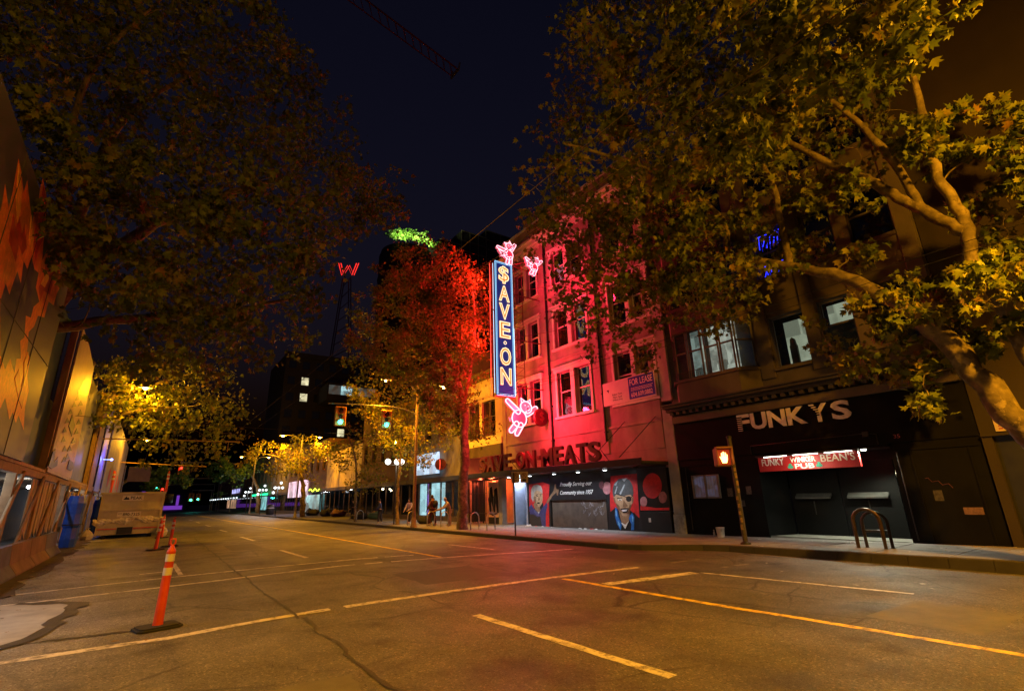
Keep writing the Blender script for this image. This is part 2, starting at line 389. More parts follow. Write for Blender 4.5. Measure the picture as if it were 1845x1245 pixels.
ART1 = [('orange',[(12.34,7.02),(12.16,7.47),(12.56,7.37),(12.31,7.88),(12.92,7.64),(12.85,8.02),(12.72,8.28),(12.6,8.64),(13.01,8.55),(13.5,8.36),(13.49,8.66),(14.17,8.41),(14.76,8.25),(14.53,8.61),(14.9,8.62),(14.51,9.08),(14.52,9.34),(15.21,9.24),(15.81,8.78),(16.07,8.4),(16.46,8.0),(16.65,8.4),(17.46,8.6),(17.8,9.15),(18.37,9.0),(18.73,8.62),(19.45,8.49),(19.1,8.06),(19.07,7.64),(18.33,7.5),(18.34,7.01),(17.57,6.82),(17.47,6.48),(17.08,6.21),(17.48,5.78),(17.99,5.71),(18.21,5.26),(18.81,4.97),(18.9,4.53),(19.47,3.96),(18.43,4.22),(18.33,4.01),(17.72,4.21),(17.56,4.0),(16.6,4.39),(16.43,4.1),(15.14,4.61)]),('violet_art',[(14.11,6.03),(14.13,6.45),(14.6,6.36),(14.62,6.64),(14.67,6.96),(15.2,6.86),(14.9,7.33),(15.37,7.3),(15.43,7.66),(15.97,7.55),(16.45,7.64),(16.56,7.28),(17.31,7.14),(16.88,6.85),(16.9,6.55),(16.38,6.44),(16.81,5.99),(16.51,5.81),(17.04,5.48),(16.64,5.38),(16.81,5.06),(16.08,5.25),(15.91,4.95),(15.21,5.12)]),('red_art',[(13.5,7.18),(13.23,7.72),(13.66,7.61),(13.5,7.96),(14.18,7.68),(14.15,7.94),(14.83,7.63),(14.67,7.37),(14.2,7.43),(14.37,7.06),(13.92,7.13)]),('red_art',[(15.17,7.97),(14.98,8.36),(15.4,8.28),(14.8,8.95),(14.69,9.29),(15.34,9.15),(15.68,8.72),(15.95,8.34),(15.81,8.07),(15.87,7.75)]),('red_art',[(16.85,8.12),(17.11,8.42),(17.7,8.54),(17.83,9.05),(18.52,8.83),(18.55,8.38),(18.15,8.1),(18.19,7.67),(17.45,7.51),(17.38,7.17),(16.84,7.39),(17.09,7.74)]),('red_art',[(16.95,4.95),(17.12,5.22),(17.83,4.89),(17.82,5.18),(18.51,4.82),(18.54,4.43),(17.84,4.6)]),('amber_art',[(13.13,8.02),(12.69,8.57),(13.34,8.31),(13.66,7.95),(13.68,7.7)]),('amber_art',[(17.42,5.48),(17.55,5.8),(18.13,5.24),(18.13,4.95)]),('amber_art',[(14.84,7.82),(14.45,8.28),(15.06,8.11),(15.44,7.71)]),('amber_art',[(16.88,7.5),(17.13,8.02),(17.61,7.95),(17.42,7.6)])]
ART2 = [('ink',[(27.82,6.5),(29.17,6.79),(28.26,6.84)]),('ink',[(27.59,6.17),(28.91,6.44),(28.02,6.5)]),('ink',[(27.15,5.81),(28.42,6.06),(27.57,6.13)]),('ink',[(26.63,5.44),(27.84,5.66),(27.03,5.74)]),('ink',[(26.36,5.04),(27.54,5.24),(26.74,5.33)]),('ink',[(26.26,4.66),(27.42,4.83),(26.64,4.94)]),('ink',[(26.55,4.32),(27.73,4.48),(26.94,4.59)]),('ink',[(27.4,4.02),(28.66,4.18),(27.81,4.3)]),('ink',[(27.94,3.63),(29.25,3.77),(28.37,3.9)]),('ink',[(28.88,6.15),(30.35,6.43),(29.37,6.49)]),('ink',[(29.4,5.8),(30.91,6.07),(29.9,6.15)]),('ink',[(29.58,5.4),(31.11,5.65),(30.09,5.74)]),('ink',[(29.6,4.98),(31.12,5.2),(30.1,5.31)]),('ink',[(29.29,4.53),(30.76,4.73),(29.78,4.84)]),('ink',[(28.73,4.14),(30.14,4.3),(29.2,4.43)]),('ink',[(28.66,3.79),(30.05,3.94),(29.12,4.08)]),('ink',[(27.69,5.59),(29.25,5.36),(29.02,4.82),(27.49,5.08)]),('ink',[(24.89,3.28),(25.1,3.83),(25.54,3.97),(25.98,3.5),(26.63,3.75),(26.95,3.44),(25.74,3.24)]),('ink',[(29.89,3.47),(30.05,3.89),(31.52,3.87),(32.25,3.67),(31.27,3.46)]),('rose_art',[(24.79,3.23),(28.7,7.21),(30.04,8.0),(31.69,6.46),(32.18,3.16)])]
BLOBS = {
'LEFT': [(-4.17,18.57,17.33,0.72),(6.51,23.97,16.64,1.16),(-1.07,13.47,6.72,0.63),(1.08,13.61,6.51,0.54),(0.85,18.44,19.57,0.83),(1.48,23.15,14.56,0.89),(-4.99,21.44,14.8,0.91),(-0.3,18.44,14.55,0.84),(-2.07,16.36,10.07,0.83),(2.33,16.59,14.81,0.83),(-5.53,16.59,15.68,0.75),(-2.23,15.44,16.98,0.93),(-1.04,18.53,18.31,0.8),(-6.47,22.17,18.09,0.97),(-0.37,15.21,10.03,0.57),(-3.01,19.65,14.02,0.68),(2.47,13.33,8.02,0.61),(-5.63,23.89,19.38,0.89),(-4.32,19.87,12.17,0.76),(-2.96,21.62,20.36,1.16),(-2.62,14.52,8.1,0.47),(1.05,22.71,7.11,1.05),(-0.03,14.02,5.92,0.65),(0.97,21.35,24.46,1.22),(-0.33,15.3,8.75,0.69),(1.21,21.7,18.97,0.93),(2.02,13.3,9.49,0.63),(-0.65,16.13,5.89,0.63),(1.13,15.92,9.17,0.85),(-0.17,17.85,16.07,1.01),(2.51,17.23,18.07,0.86),(3.35,22.41,9.75,1.03),(-1.08,18.83,20.29,0.89),(-2.2,14.41,6.99,0.5),(3.68,19.62,15.81,1.14),(0.82,20.4,16.09,0.83),(-6.58,23.2,21.38,1.0),(0.23,23.21,10.32,0.89),(-1.87,18.7,15.99,0.96),(-1.61,20.17,13.96,0.93),(-1.98,19.13,14.5,0.91),(-1.79,14.75,8.28,0.64),(-0.55,14.64,7.5,0.77),(2.2,18.39,10.98,0.95),(-2.7,14.28,10.08,0.67),(-3.35,18.31,14.33,0.97),(-3.22,16.83,10.64,0.76),(-1.67,21.7,12.44,0.89),(-6.63,23.74,17.66,0.86),(3.1,15.3,11.5,0.73),(-6.27,19.38,16.5,0.98),(0.75,21.31,14.89,1.14),(4.73,23.94,9.46,0.95),(-2.2,17.93,11.88,0.74),(-2.11,20.06,8.13,0.83),(3.43,16.78,16.55,1.02),(-1.27,16.87,8.82,0.63),(1.98,18.84,7.34,0.81),(3.74,15.67,13.12,0.8),(-2.36,14.57,15.14,0.6),(0.32,14.03,8.76,0.7),(-3.21,15.91,14.25,0.84),(-0.3,13.74,16.42,0.86),(6.5,21.52,16.06,1.34),(-2.35,14.97,13.42,0.64),(3.63,16.73,8.68,0.73),(-3.43,13.2,10.34,0.44),(2.73,22.28,17.06,1.03),(-3.52,22.7,12.22,0.77),(-3.42,19.41,18.2,0.71),(-0.71,17.97,13.13,0.98),(-1.73,20.07,10.89,0.83),(2.78,14.34,9.35,0.89),(1.39,15.6,13.3,0.71),(-3.86,13.02,12.03,0.5),(1.43,16.86,16.67,0.87),(0.06,20.6,19.7,0.84),(0.75,23.44,11.3,1.31),(2.76,17.64,12.88,0.91),(1.38,13.6,10.1,0.64),(-0.08,20.82,22.36,0.94),(-2.13,23.41,23.29,0.94),(-4.0,19.54,19.86,0.76),(2.22,19.01,17.29,0.89),(-4.74,21.4,16.36,1.09),(-1.13,22.91,13.55,0.81),(-2.16,20.31,12.5,0.96),(1.71,13.38,7.51,0.78),(-0.85,15.65,13.13,0.68),(1.21,13.82,15.6,0.95),(1.39,19.54,14.38,1.03),(1.33,20.59,7.97,0.97),(0.4,20.27,17.01,1.21),(0.22,14.38,9.8,0.6),(-2.1,17.44,7.97,0.85),(1.55,19.08,9.67,0.78),(-0.64,16.48,15.04,0.7),(-2.24,15.69,8.29,0.77),(-0.99,21.67,9.22,0.76),(-1.48,13.78,10.03,0.5),(-2.19,14.49,9.93,0.66),(-1.57,22.03,19.81,0.87),(0.92,18.76,8.31,0.85),(-3.93,14.24,12.66,0.62),(-5.23,20.2,18.05,0.82),(-0.04,20.9,7.04,0.95),(-4.74,18.3,18.19,0.89),(-0.38,14.36,10.19,0.77),(0.22,14.41,6.69,0.53),(4.7,20.16,13.36,1.21),(0.23,13.7,16.78,0.76),(4.48,22.33,18.9,1.42),(-2.36,22.13,23.28,0.89),(-2.87,16.75,8.43,0.56),(0.05,14.02,8.4,0.79),(5.14,23.12,13.74,1.47),(-0.25,18.13,8.23,0.89),(2.83,23.02,24.4,1.21),(-0.97,13.89,16.4,0.72),(-2.59,18.4,14.29,0.78)],
'LEFT2': [(-1.93,42.47,7.34,1.13),(2.82,39.86,5.67,1.33),(1.94,35.34,9.02,0.93),(-1.41,41.42,11.3,1.37),(-2.48,37.09,8.39,0.78),(0.02,41.69,9.27,1.35),(2.79,37.24,7.61,1.2),(-0.33,38.93,5.86,0.94),(-0.5,36.11,6.72,1.16),(1.55,40.4,7.13,1.0),(-1.47,39.87,8.79,0.9),(0.06,40.72,7.0,1.06),(3.12,35.97,6.04,1.04),(-3.38,39.89,10.45,0.98),(1.04,42.93,5.26,1.29),(-2.38,38.58,7.59,1.03),(-0.41,33.95,9.41,0.87),(-1.95,37.76,9.56,1.0),(0.79,36.16,7.67,1.0),(0.28,34.3,8.78,1.14),(-1.59,40.0,8.1,1.18),(-1.1,42.01,10.04,1.33),(1.08,40.31,10.48,1.25),(3.58,37.87,8.63,1.25),(-2.84,41.62,10.25,0.96),(-0.32,38.19,7.72,1.08)],
'RED': [(15.05,24.17,12.83,0.8),(14.91,25.28,5.76,0.71),(9.39,24.42,10.21,0.88),(10.69,26.18,15.63,1.0),(13.14,23.18,8.61,0.93),(11.99,23.89,13.3,0.83),(8.55,24.33,12.26,0.66),(12.31,24.74,11.09,1.0),(13.19,25.52,6.17,0.76),(13.21,23.61,15.38,0.98),(15.46,25.06,14.98,0.91),(14.45,24.56,11.0,0.95),(10.96,25.25,8.17,0.9),(10.73,24.86,11.44,0.68),(10.54,24.98,9.31,0.86),(8.71,25.5,8.99,0.93),(7.42,23.4,9.18,0.86),(12.88,22.88,12.95,1.0),(12.05,23.68,8.83,0.66),(11.48,22.69,14.81,0.93),(8.69,25.7,11.5,1.05),(10.02,22.91,12.08,0.8),(9.84,25.8,9.02,0.75),(12.03,24.04,11.89,0.8),(14.04,24.49,6.77,0.72),(14.87,23.72,11.62,1.12),(14.41,25.58,10.19,0.77),(10.21,25.77,13.0,1.08),(11.93,24.39,9.87,0.86),(8.63,23.12,12.91,0.62),(12.07,26.11,15.1,1.16),(13.11,25.49,15.46,0.96),(11.66,26.05,12.69,0.76),(12.12,23.12,9.97,1.0),(11.15,23.01,7.73,0.67),(8.07,22.77,9.34,0.85),(10.92,25.62,14.46,0.87),(15.22,24.26,13.63,1.17),(9.32,22.6,9.28,0.88),(13.64,23.19,14.34,0.81),(12.12,26.17,13.24,0.9),(10.71,25.48,13.54,1.04),(13.5,25.02,12.07,1.06),(10.31,22.68,14.54,1.03),(12.7,22.9,7.71,0.73),(11.8,26.45,10.53,0.85),(12.8,23.79,13.83,0.84),(12.56,23.93,12.8,0.91),(15.23,26.24,12.92,0.91),(15.83,25.25,16.07,0.97),(13.03,25.26,6.99,1.03),(11.39,24.04,13.11,0.71),(11.44,23.33,6.96,0.67),(10.74,25.66,10.92,0.71),(15.78,25.19,5.8,0.92),(11.61,25.68,11.47,1.11),(12.5,23.88,7.38,1.02),(14.22,23.09,10.13,1.05),(14.55,23.55,9.53,0.88),(10.59,24.99,8.65,1.04),(12.15,25.63,9.26,0.93),(11.99,23.96,11.32,0.88)],
'GOLD': [(15.96,31.52,8.18,0.89),(12.1,33.8,8.6,0.77),(15.2,32.24,5.66,0.91),(14.5,34.25,5.38,0.89),(14.48,34.47,7.46,0.86),(11.87,32.17,6.5,0.97),(16.34,31.29,6.52,0.81),(11.12,33.63,8.26,0.87),(11.18,32.4,7.26,0.69),(15.3,32.09,4.46,0.8),(14.37,34.68,8.92,0.9),(15.78,32.72,7.19,1.03),(18.24,34.98,5.86,0.81),(12.02,31.21,5.16,0.86),(18.06,33.08,8.38,0.88),(14.75,31.8,8.78,0.86),(13.74,31.39,4.15,0.7),(13.75,31.13,6.15,0.68),(16.88,34.52,9.21,1.14),(12.13,32.63,7.72,0.79),(15.16,33.69,5.19,0.81),(10.4,32.82,8.65,0.67),(18.1,33.14,6.3,0.9),(13.65,32.88,5.81,1.03),(12.94,32.47,6.93,0.84),(15.17,34.77,8.28,0.85)],
'GOLD2': [(14.99,42.01,3.31,0.89),(15.31,42.44,7.05,0.7),(12.19,40.77,5.9,0.88),(15.31,42.45,5.29,0.73),(12.26,39.44,4.05,0.88),(13.13,40.34,7.27,0.95),(15.39,40.21,3.99,0.84),(11.6,39.99,4.81,0.68),(15.66,39.74,6.0,0.7),(13.64,42.84,5.51,0.83),(13.64,41.82,6.55,0.73),(13.77,40.02,4.03,0.63),(15.2,42.81,6.0,0.92),(13.47,40.33,2.99,0.69)],
'FAR': [(11.29,61.69,7.4,0.97),(15.06,62.71,5.57,1.26),(8.12,58.4,6.11,0.82),(16.55,59.83,7.6,1.26),(11.43,64.72,5.81,0.98),(11.96,61.35,6.04,1.05),(14.86,61.41,7.12,1.0),(9.29,61.52,7.46,1.02),(16.5,61.77,7.14,1.21),(12.93,62.05,7.39,1.02),(13.43,60.04,6.61,0.95),(12.63,58.67,4.93,1.2),(14.18,64.62,8.08,1.24),(15.21,59.9,7.76,0.89)],
'GREEN': [(15.13,102.95,8.39,1.62),(8.09,104.88,7.58,1.25),(11.3,96.45,6.33,1.26),(9.5,99.89,8.65,1.14),(10.25,103.27,5.43,1.61),(12.92,98.71,8.06,1.54),(10.5,100.56,6.72,1.28),(10.25,98.42,8.34,1.21),(12.31,95.99,6.79,1.03)],
'GREENL': [(3.75,88.53,5.98,1.05),(-0.54,94.53,6.33,0.91),(1.6,89.58,5.32,0.77),(3.97,93.29,4.78,0.98),(1.04,86.18,6.43,0.75),(-0.14,90.48,4.49,0.87),(0.45,87.55,5.02,1.1)],
'RIGHT_A': [(8.68,1.5,8.46,0.39),(10.09,10.63,14.49,1.02),(11.71,6.74,17.55,0.74),(6.67,3.87,8.02,0.41),(9.88,9.16,10.77,0.88),(12.7,4.83,10.9,0.65),(11.81,5.67,14.36,0.67),(11.26,3.32,12.78,0.57),(10.02,9.2,16.82,0.87),(8.47,1.59,9.42,0.37),(9.8,3.01,9.61,0.4),(7.54,8.76,9.56,0.67),(12.49,6.42,10.69,0.62),(12.91,8.75,16.25,0.9),(10.37,10.07,12.78,0.76),(8.95,6.83,10.16,0.7),(8.66,3.58,12.16,0.47),(11.01,7.5,16.6,0.67),(11.0,2.89,11.46,0.66),(8.75,0.97,9.34,0.43),(6.83,5.58,12.74,0.6),(10.08,3.74,11.5,0.45),(8.05,4.52,10.95,0.44),(7.91,5.24,8.38,0.49),(9.16,7.48,12.63,0.53),(6.68,1.73,7.04,0.37),(6.68,2.41,8.87,0.43),(7.99,5.31,13.65,0.46),(6.97,2.92,7.68,0.4),(7.54,3.55,10.52,0.43),(12.4,2.56,12.19,0.64),(7.89,4.29,9.7,0.43),(11.43,6.66,10.64,0.56),(7.1,7.71,9.78,0.54),(6.91,3.57,7.25,0.39),(7.81,1.93,9.45,0.47),(8.98,6.03,10.18,0.6),(7.95,2.87,8.04,0.36),(7.87,3.89,8.71,0.56),(6.66,5.28,8.96,0.43),(7.78,4.61,11.56,0.59),(12.53,5.7,14.18,0.7),(12.54,5.23,10.16,0.67),(8.18,3.84,11.83,0.42),(8.98,8.45,16.85,0.78),(7.08,5.58,11.63,0.5),(12.01,4.16,12.02,0.76),(8.91,6.5,9.17,0.63),(8.35,5.18,10.36,0.62),(11.82,10.96,17.64,0.92),(8.56,5.01,8.98,0.62),(12.94,9.19,18.08,0.91),(8.79,2.66,9.89,0.35),(8.77,1.55,8.92,0.45),(8.11,1.27,8.66,0.36),(7.65,6.0,11.14,0.53),(8.89,2.71,11.08,0.56),(10.41,5.06,9.47,0.49),(6.59,0.93,7.62,0.32),(11.33,4.47,14.55,0.51),(11.71,2.77,12.34,0.5),(8.63,2.9,9.88,0.39),(7.29,4.32,9.95,0.48),(7.54,2.99,8.56,0.38),(12.44,5.12,11.57,0.6),(8.45,3.81,8.3,0.42),(7.32,2.56,9.12,0.35),(11.74,11.34,16.53,0.85),(9.6,7.97,14.82,0.64),(10.16,8.44,11.06,0.79),(10.33,9.75,13.29,0.8),(12.28,6.42,17.81,0.77),(12.49,8.59,14.53,0.75),(10.67,8.12,15.72,0.85)],
'RIGHT_B': [(12.41,7.39,9.84,0.51),(14.82,14.48,10.5,0.99),(14.84,10.44,7.91,0.58),(11.96,6.54,7.31,0.6),(12.82,13.45,13.11,0.96),(11.47,8.51,8.69,0.61),(13.53,5.97,8.8,0.51),(11.39,8.87,10.7,0.73),(13.87,13.3,8.08,0.74),(14.91,13.37,13.46,0.68),(12.83,6.04,7.62,0.59),(11.79,8.25,7.68,0.51),(13.45,10.93,8.18,0.79),(13.94,13.98,12.13,0.99),(11.33,9.48,8.25,0.47),(12.32,8.3,10.86,0.72),(13.31,8.44,7.82,0.63),(11.72,12.74,9.83,0.86),(11.45,6.87,7.54,0.56),(14.28,6.95,10.19,0.54),(12.84,6.62,6.97,0.49),(14.68,11.53,6.96,0.59),(13.05,10.76,7.11,0.58),(14.01,7.76,9.56,0.67),(12.69,13.89,11.97,0.75),(15.02,10.99,12.32,0.79),(13.04,15.1,13.97,0.82),(11.18,7.2,8.49,0.42),(13.16,14.25,8.88,0.84),(14.42,12.67,11.44,0.9),(11.25,10.61,11.46,0.52),(12.82,6.94,9.45,0.66),(12.7,10.64,11.74,0.55),(11.6,7.61,7.78,0.45),(14.77,9.71,11.82,0.83),(13.48,7.78,6.89,0.61),(15.08,11.25,8.8,0.78),(14.51,11.3,9.37,0.84),(13.53,6.66,8.56,0.58),(10.93,10.7,7.71,0.73),(13.76,13.49,10.96,0.69),(10.87,8.6,8.97,0.64)],
'RIGHT_C': [(14.95,6.08,9.98,0.56),(13.4,2.27,9.44,0.33),(13.65,2.85,12.21,0.44),(14.74,4.2,11.51,0.57),(14.47,5.56,11.31,0.47),(15.79,5.54,8.88,0.52),(14.37,4.05,7.63,0.51),(14.96,4.68,14.42,0.53),(13.22,3.63,8.87,0.47),(15.18,3.69,10.71,0.59),(15.66,2.88,12.06,0.45),(13.19,4.44,9.04,0.54),(13.45,4.54,12.42,0.46),(14.81,2.35,12.71,0.45),(14.08,5.59,8.47,0.41),(12.96,1.96,9.4,0.39),(13.8,4.38,9.98,0.44),(13.43,3.27,12.59,0.46),(15.08,5.4,12.81,0.53),(14.5,4.77,11.51,0.5),(14.48,3.94,12.89,0.44),(15.28,3.79,12.29,0.46),(12.82,3.53,12.51,0.5),(15.35,3.56,13.37,0.51)],
'RIGHT_D': [(13.85,3.26,6.14,0.42),(14.08,3.41,4.21,0.4),(15.06,1.75,7.06,0.34),(13.69,1.61,4.92,0.3),(14.81,5.45,5.54,0.57),(15.49,2.98,5.53,0.43),(14.73,2.44,6.49,0.37),(15.76,4.68,4.86,0.52),(13.34,3.36,3.46,0.33),(14.24,4.0,5.6,0.32),(13.34,1.92,5.3,0.41),(13.49,1.4,5.7,0.36),(14.65,4.93,4.85,0.36),(14.54,1.34,6.53,0.31),(13.68,2.93,5.54,0.35),(14.44,2.43,4.79,0.35),(14.07,3.72,4.69,0.45),(13.48,1.81,6.05,0.32),(13.97,4.24,6.13,0.41),(15.34,2.92,4.98,0.41),(15.79,3.56,5.1,0.45),(15.01,2.5,5.74,0.34),(15.45,3.12,6.54,0.35)],
'RIGHT_E': [(13.79,1.07,8.77,0.38),(14.61,1.94,9.21,0.44),(15.3,1.7,8.01,0.44),(13.77,1.42,9.88,0.32),(14.45,0.94,7.62,0.38),(15.29,0.99,10.21,0.42),(14.16,0.74,8.36,0.27),(14.58,0.53,9.42,0.3),(14.8,1.2,8.26,0.3)],
'RIGHT_F': [(13.74,16.05,14.69,0.66),(11.95,8.35,8.14,0.42),(13.71,9.66,11.81,0.79),(12.41,12.17,9.88,0.67),(11.66,10.53,11.3,0.53),(11.16,6.71,9.12,0.47),(10.52,8.9,8.06,0.5),(11.75,9.71,10.2,0.67),(11.36,12.01,10.76,0.67),(11.58,11.64,12.85,0.57),(10.55,8.73,11.25,0.43),(13.47,12.5,11.02,0.85),(11.13,7.2,8.6,0.5),(13.32,15.45,13.39,0.89),(10.53,8.43,9.88,0.49),(12.68,13.03,13.05,0.88)],
'LEFTB': [(5.73,22.87,16.93,0.86),(8.4,21.98,16.21,0.86),(5.63,20.19,13.95,0.73),(6.11,20.24,15.49,0.74),(5.93,21.64,17.31,0.78),(6.65,20.46,14.97,0.64),(7.47,23.79,18.91,0.96),(7.98,21.95,16.79,0.75),(5.8,23.6,18.21,0.72)],
}

# ================================================================== GROUND
def asphalt():
    m = bpy.data.materials.new("asphalt"); m.use_nodes = True
    N = m.node_tree.nodes; L = m.node_tree.links; b = N["Principled BSDF"]
    tc = N.new("ShaderNodeTexCoord")
    def noise(sc, det=6, ro=.6, vec=None):
        n = N.new("ShaderNodeTexNoise"); n.inputs["Scale"].default_value = sc; n.inputs["Detail"].default_value = det; n.inputs["Roughness"].default_value = ro
        L.new(vec or tc.outputs["Object"], n.inputs["Vector"]); return n.outputs["Fac"]
    def rng(x, a, b_, c, d):
        r = N.new("ShaderNodeMapRange"); r.inputs[1].default_value = a; r.inputs[2].default_value = b_; r.inputs[3].default_value = c; r.inputs[4].default_value = d
        L.new(x, r.inputs[0]); return r.outputs[0]
    def mul(x, y):
        q = N.new("ShaderNodeMath"); q.operation = 'MULTIPLY'; L.new(x, q.inputs[0]); L.new(y, q.inputs[1]); return q.outputs[0]
    blot = rng(noise(.35, 8, .7), .35, .7, .62, 1.3)
    grain = rng(noise(60, 3, .75), .3, .7, .55, 1.5)
    mp = N.new("ShaderNodeMapping"); mp.inputs["Scale"].default_value = (1.2, .06, 1); L.new(tc.outputs["Object"], mp.inputs[0])
    wear = rng(noise(1.0, 4, .5, mp.outputs[0]), .35, .7, .82, 1.15)
    oil = rng(noise(.9, 4, .5), .54, .70, 1.0, .42)
    # hairline cracks
    nz = N.new("ShaderNodeTexNoise"); nz.inputs["Scale"].default_value = 1.4; nz.inputs["Detail"].default_value = 5; L.new(tc.outputs["Object"], nz.inputs["Vector"])
    mixv = N.new("ShaderNodeMix"); mixv.data_type = 'VECTOR'; mixv.inputs[0].default_value = .22
    L.new(tc.outputs["Object"], mixv.inputs[4]); L.new(nz.outputs["Color"], mixv.inputs[5])
    vo = N.new("ShaderNodeTexVoronoi"); vo.feature = 'DISTANCE_TO_EDGE'; vo.inputs["Scale"].default_value = .55; L.new(mixv.outputs[1], vo.inputs["Vector"])
    crack = rng(vo.outputs["Distance"], 0.0, .016, .25, 1.0)
    cm = rng(noise(.25, 3), .42, .56, 0, 1)
    mx = N.new("ShaderNodeMix"); mx.data_type = 'FLOAT'; L.new(cm, mx.inputs[0]); mx.inputs[2].default_value = 1.0; L.new(crack, mx.inputs[3])
    coarse = rng(noise(17, 4, .7), .3, .7, .72, 1.28)
    vg = N.new("ShaderNodeTexVoronoi"); vg.inputs["Scale"].default_value = 55; L.new(tc.outputs["Object"], vg.inputs["Vector"])
    sg = N.new("ShaderNodeSeparateColor"); L.new(vg.outputs["Color"], sg.inputs[0])
    grit = rng(sg.outputs[0], .86, .97, 1.0, 2.1)
    pit = rng(sg.outputs[1], .80, .95, 1.0, .45)
    v = mul(mul(mul(mul(blot, grain), mul(wear, oil)), mx.outputs[0]), mul(coarse, mul(grit, pit)))
    # road colour blends to a paler grey towards the hoarding
    sp = N.new("ShaderNodeSeparateXYZ"); L.new(tc.outputs["Object"], sp.inputs[0])
    ad = N.new("ShaderNodeMath"); ad.operation = 'ADD'; L.new(sp.outputs[0], ad.inputs[0]); L.new(rng(noise(.5, 5), .3, .7, -.6, .6), ad.inputs[1])
    lane = rng(ad.outputs[0], -.6, 1.0, 1, 0)
    mc = N.new("ShaderNodeMix"); mc.data_type = 'RGBA'; L.new(lane, mc.inputs[0]); mc.inputs[6].default_value = (.105, .100, .094, 1); mc.inputs[7].default_value = (.17, .17, .17, 1)
    sc = N.new("ShaderNodeVectorMath"); sc.operation = 'SCALE'; L.new(mc.outputs[2], sc.inputs[0]); L.new(v, sc.inputs["Scale"])
    L.new(sc.outputs[0], b.inputs["Base Color"])
    L.new(rng(noise(.8, 5), .3, .7, .5, .72), b.inputs["Roughness"])
    b.inputs["Specular IOR Level"].default_value = .45
    bp = N.new("ShaderNodeBump"); bp.inputs["Strength"].default_value = .7; bp.inputs["Distance"].default_value = .008
    L.new(grain, bp.inputs["Height"]); L.new(bp.outputs[0], b.inputs["Normal"])
    return m
M_ASPH = asphalt()
M_CONC = mat("concrete", (.27, .26, .25), .85, bump=.25, bscale=60, var=.22, scale=1.2, dirt=.35)
M_CONC2 = mat("pale_concrete", (.34, .34, .33), .85, bump=.3, bscale=50, var=.22, scale=2.0, dirt=.2)
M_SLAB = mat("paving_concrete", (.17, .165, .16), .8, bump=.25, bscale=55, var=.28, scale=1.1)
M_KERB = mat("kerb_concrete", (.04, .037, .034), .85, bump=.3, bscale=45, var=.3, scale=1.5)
def worn_paint(name, col):
    m = mat(name, col, .65, var=.15, scale=4, bump=.2, bscale=70)
    N = m.node_tree.nodes; L = m.node_tree.links; b = N["Principled BSDF"]; o = N["Material Output"]
    tc = N.new("ShaderNodeTexCoord")
    n = N.new("ShaderNodeTexNoise"); n.inputs["Scale"].default_value = 5; n.inputs["Detail"].default_value = 9; n.inputs["Roughness"].default_value = .75
    L.new(tc.outputs["Object"], n.inputs["Vector"])
    r = N.new("ShaderNodeMapRange"); r.inputs[1].default_value = .47; r.inputs[2].default_value = .60; r.inputs[3].default_value = 0; r.inputs[4].default_value = .85
    L.new(n.outputs["Fac"], r.inputs[0])
    old = b.inputs["Base Color"].links[0].from_socket
    mc = N.new("ShaderNodeMix"); mc.data_type = 'RGBA'; L.new(r.outputs[0], mc.inputs[0]); L.new(old, mc.inputs[6]); mc.inputs[7].default_value = (.09, .085, .08, 1)
    L.new(mc.outputs[2], b.inputs["Base Color"])
    return m
M_WHITE_LINE = worn_paint("white_road_paint", (.62, .60, .56))
M_YELLOW_LINE = worn_paint("yellow_road_paint", (.75, .55, .03))
M_FAINT_LINE = worn_paint("faded_road_paint", (.20, .19, .17))
M_TAR = mat("tar_seal", (.025, .024, .023), .6, bump=.5, bscale=60)
M_DIRT = mat("dirt", (.06, .045, .03), .95, bump=.8, bscale=30, var=.4, scale=3)

g_ = MB().box(WF, -900, 900, -300, 1500, -.3, -.05)
tag(g_.build("ground", mat("far_ground", (.06, .058, .055), .9)), kind="structure")
rd = MB()
xs = [-14, -7, -3, 0, 4, 8, 12, 16.4]
rd.quad([(-14, -40, 0), (16.4, -40, 0), (16.4, 700, 0), (-14, 700, 0)])
ROAD = tag(rd.build("road", M_ASPH), kind="structure")

def strip(name, path, w, m, z=.004, jag=0.0, brk=0.0):
    """painted line as a thin sheet, with uneven edges"""
    P = smooth_path([(x, y, 0) for x, y in path], 2)
    Q = []
    for i in range(len(P) - 1):
        k = max(1, int((P[i + 1] - P[i]).length / .22))
        Q += [P[i].lerp(P[i + 1], t / k) for t in range(k)]
    Q.append(P[-1])
    mb = MB(); L_, R_ = [], []
    for i, q in enumerate(Q):
        t = Q[min(i + 1, len(Q) - 1)] - Q[max(i - 1, 0)]; t.normalize(); n = Vector((-t.y, t.x, 0))
        L_.append(q + n * (w / 2 + random.uniform(-jag, jag)) + Vector((0, 0, z))); R_.append(q - n * (w / 2 + random.uniform(-jag, jag)) + Vector((0, 0, z)))
    skip = 0
    for i in range(len(Q) - 1):
        if random.random() < brk: continue
        mb.quad([L_[i], R_[i], R_[i + 1], L_[i + 1]])
    return mb.build(name, m, ROAD)
strip("crosswalk_line", [(-3, 9.2), (-1.08, 9.3), (.5, 9.25), (1.84, 9.5), (4.15, 9.6), (7.79, 9.4), (10.25, 9.06)], .20, M_WHITE_LINE, jag=.02, brk=.02)
strip("crosswalk_line", [(-2.6, 14.5), (-1.53, 14.57), (1.26, 14.9), (4.13, 15.3), (5.2, 15.3), (7.68, 14.85), (12.07, 13.5)], .16, M_WHITE_LINE, jag=.02, brk=.02)
strip("crosswalk_line", [(-2.6, 16.0), (-.49, 16.4), (2.13, 16.65), (5.66, 16.65), (7.46, 16.25)], .16, M_WHITE_LINE, z=.005, jag=.02, brk=.03)
strip("stop_line", [(7.95, 7.95), (10.45, 7.58)], .30, M_WHITE_LINE, jag=.02)
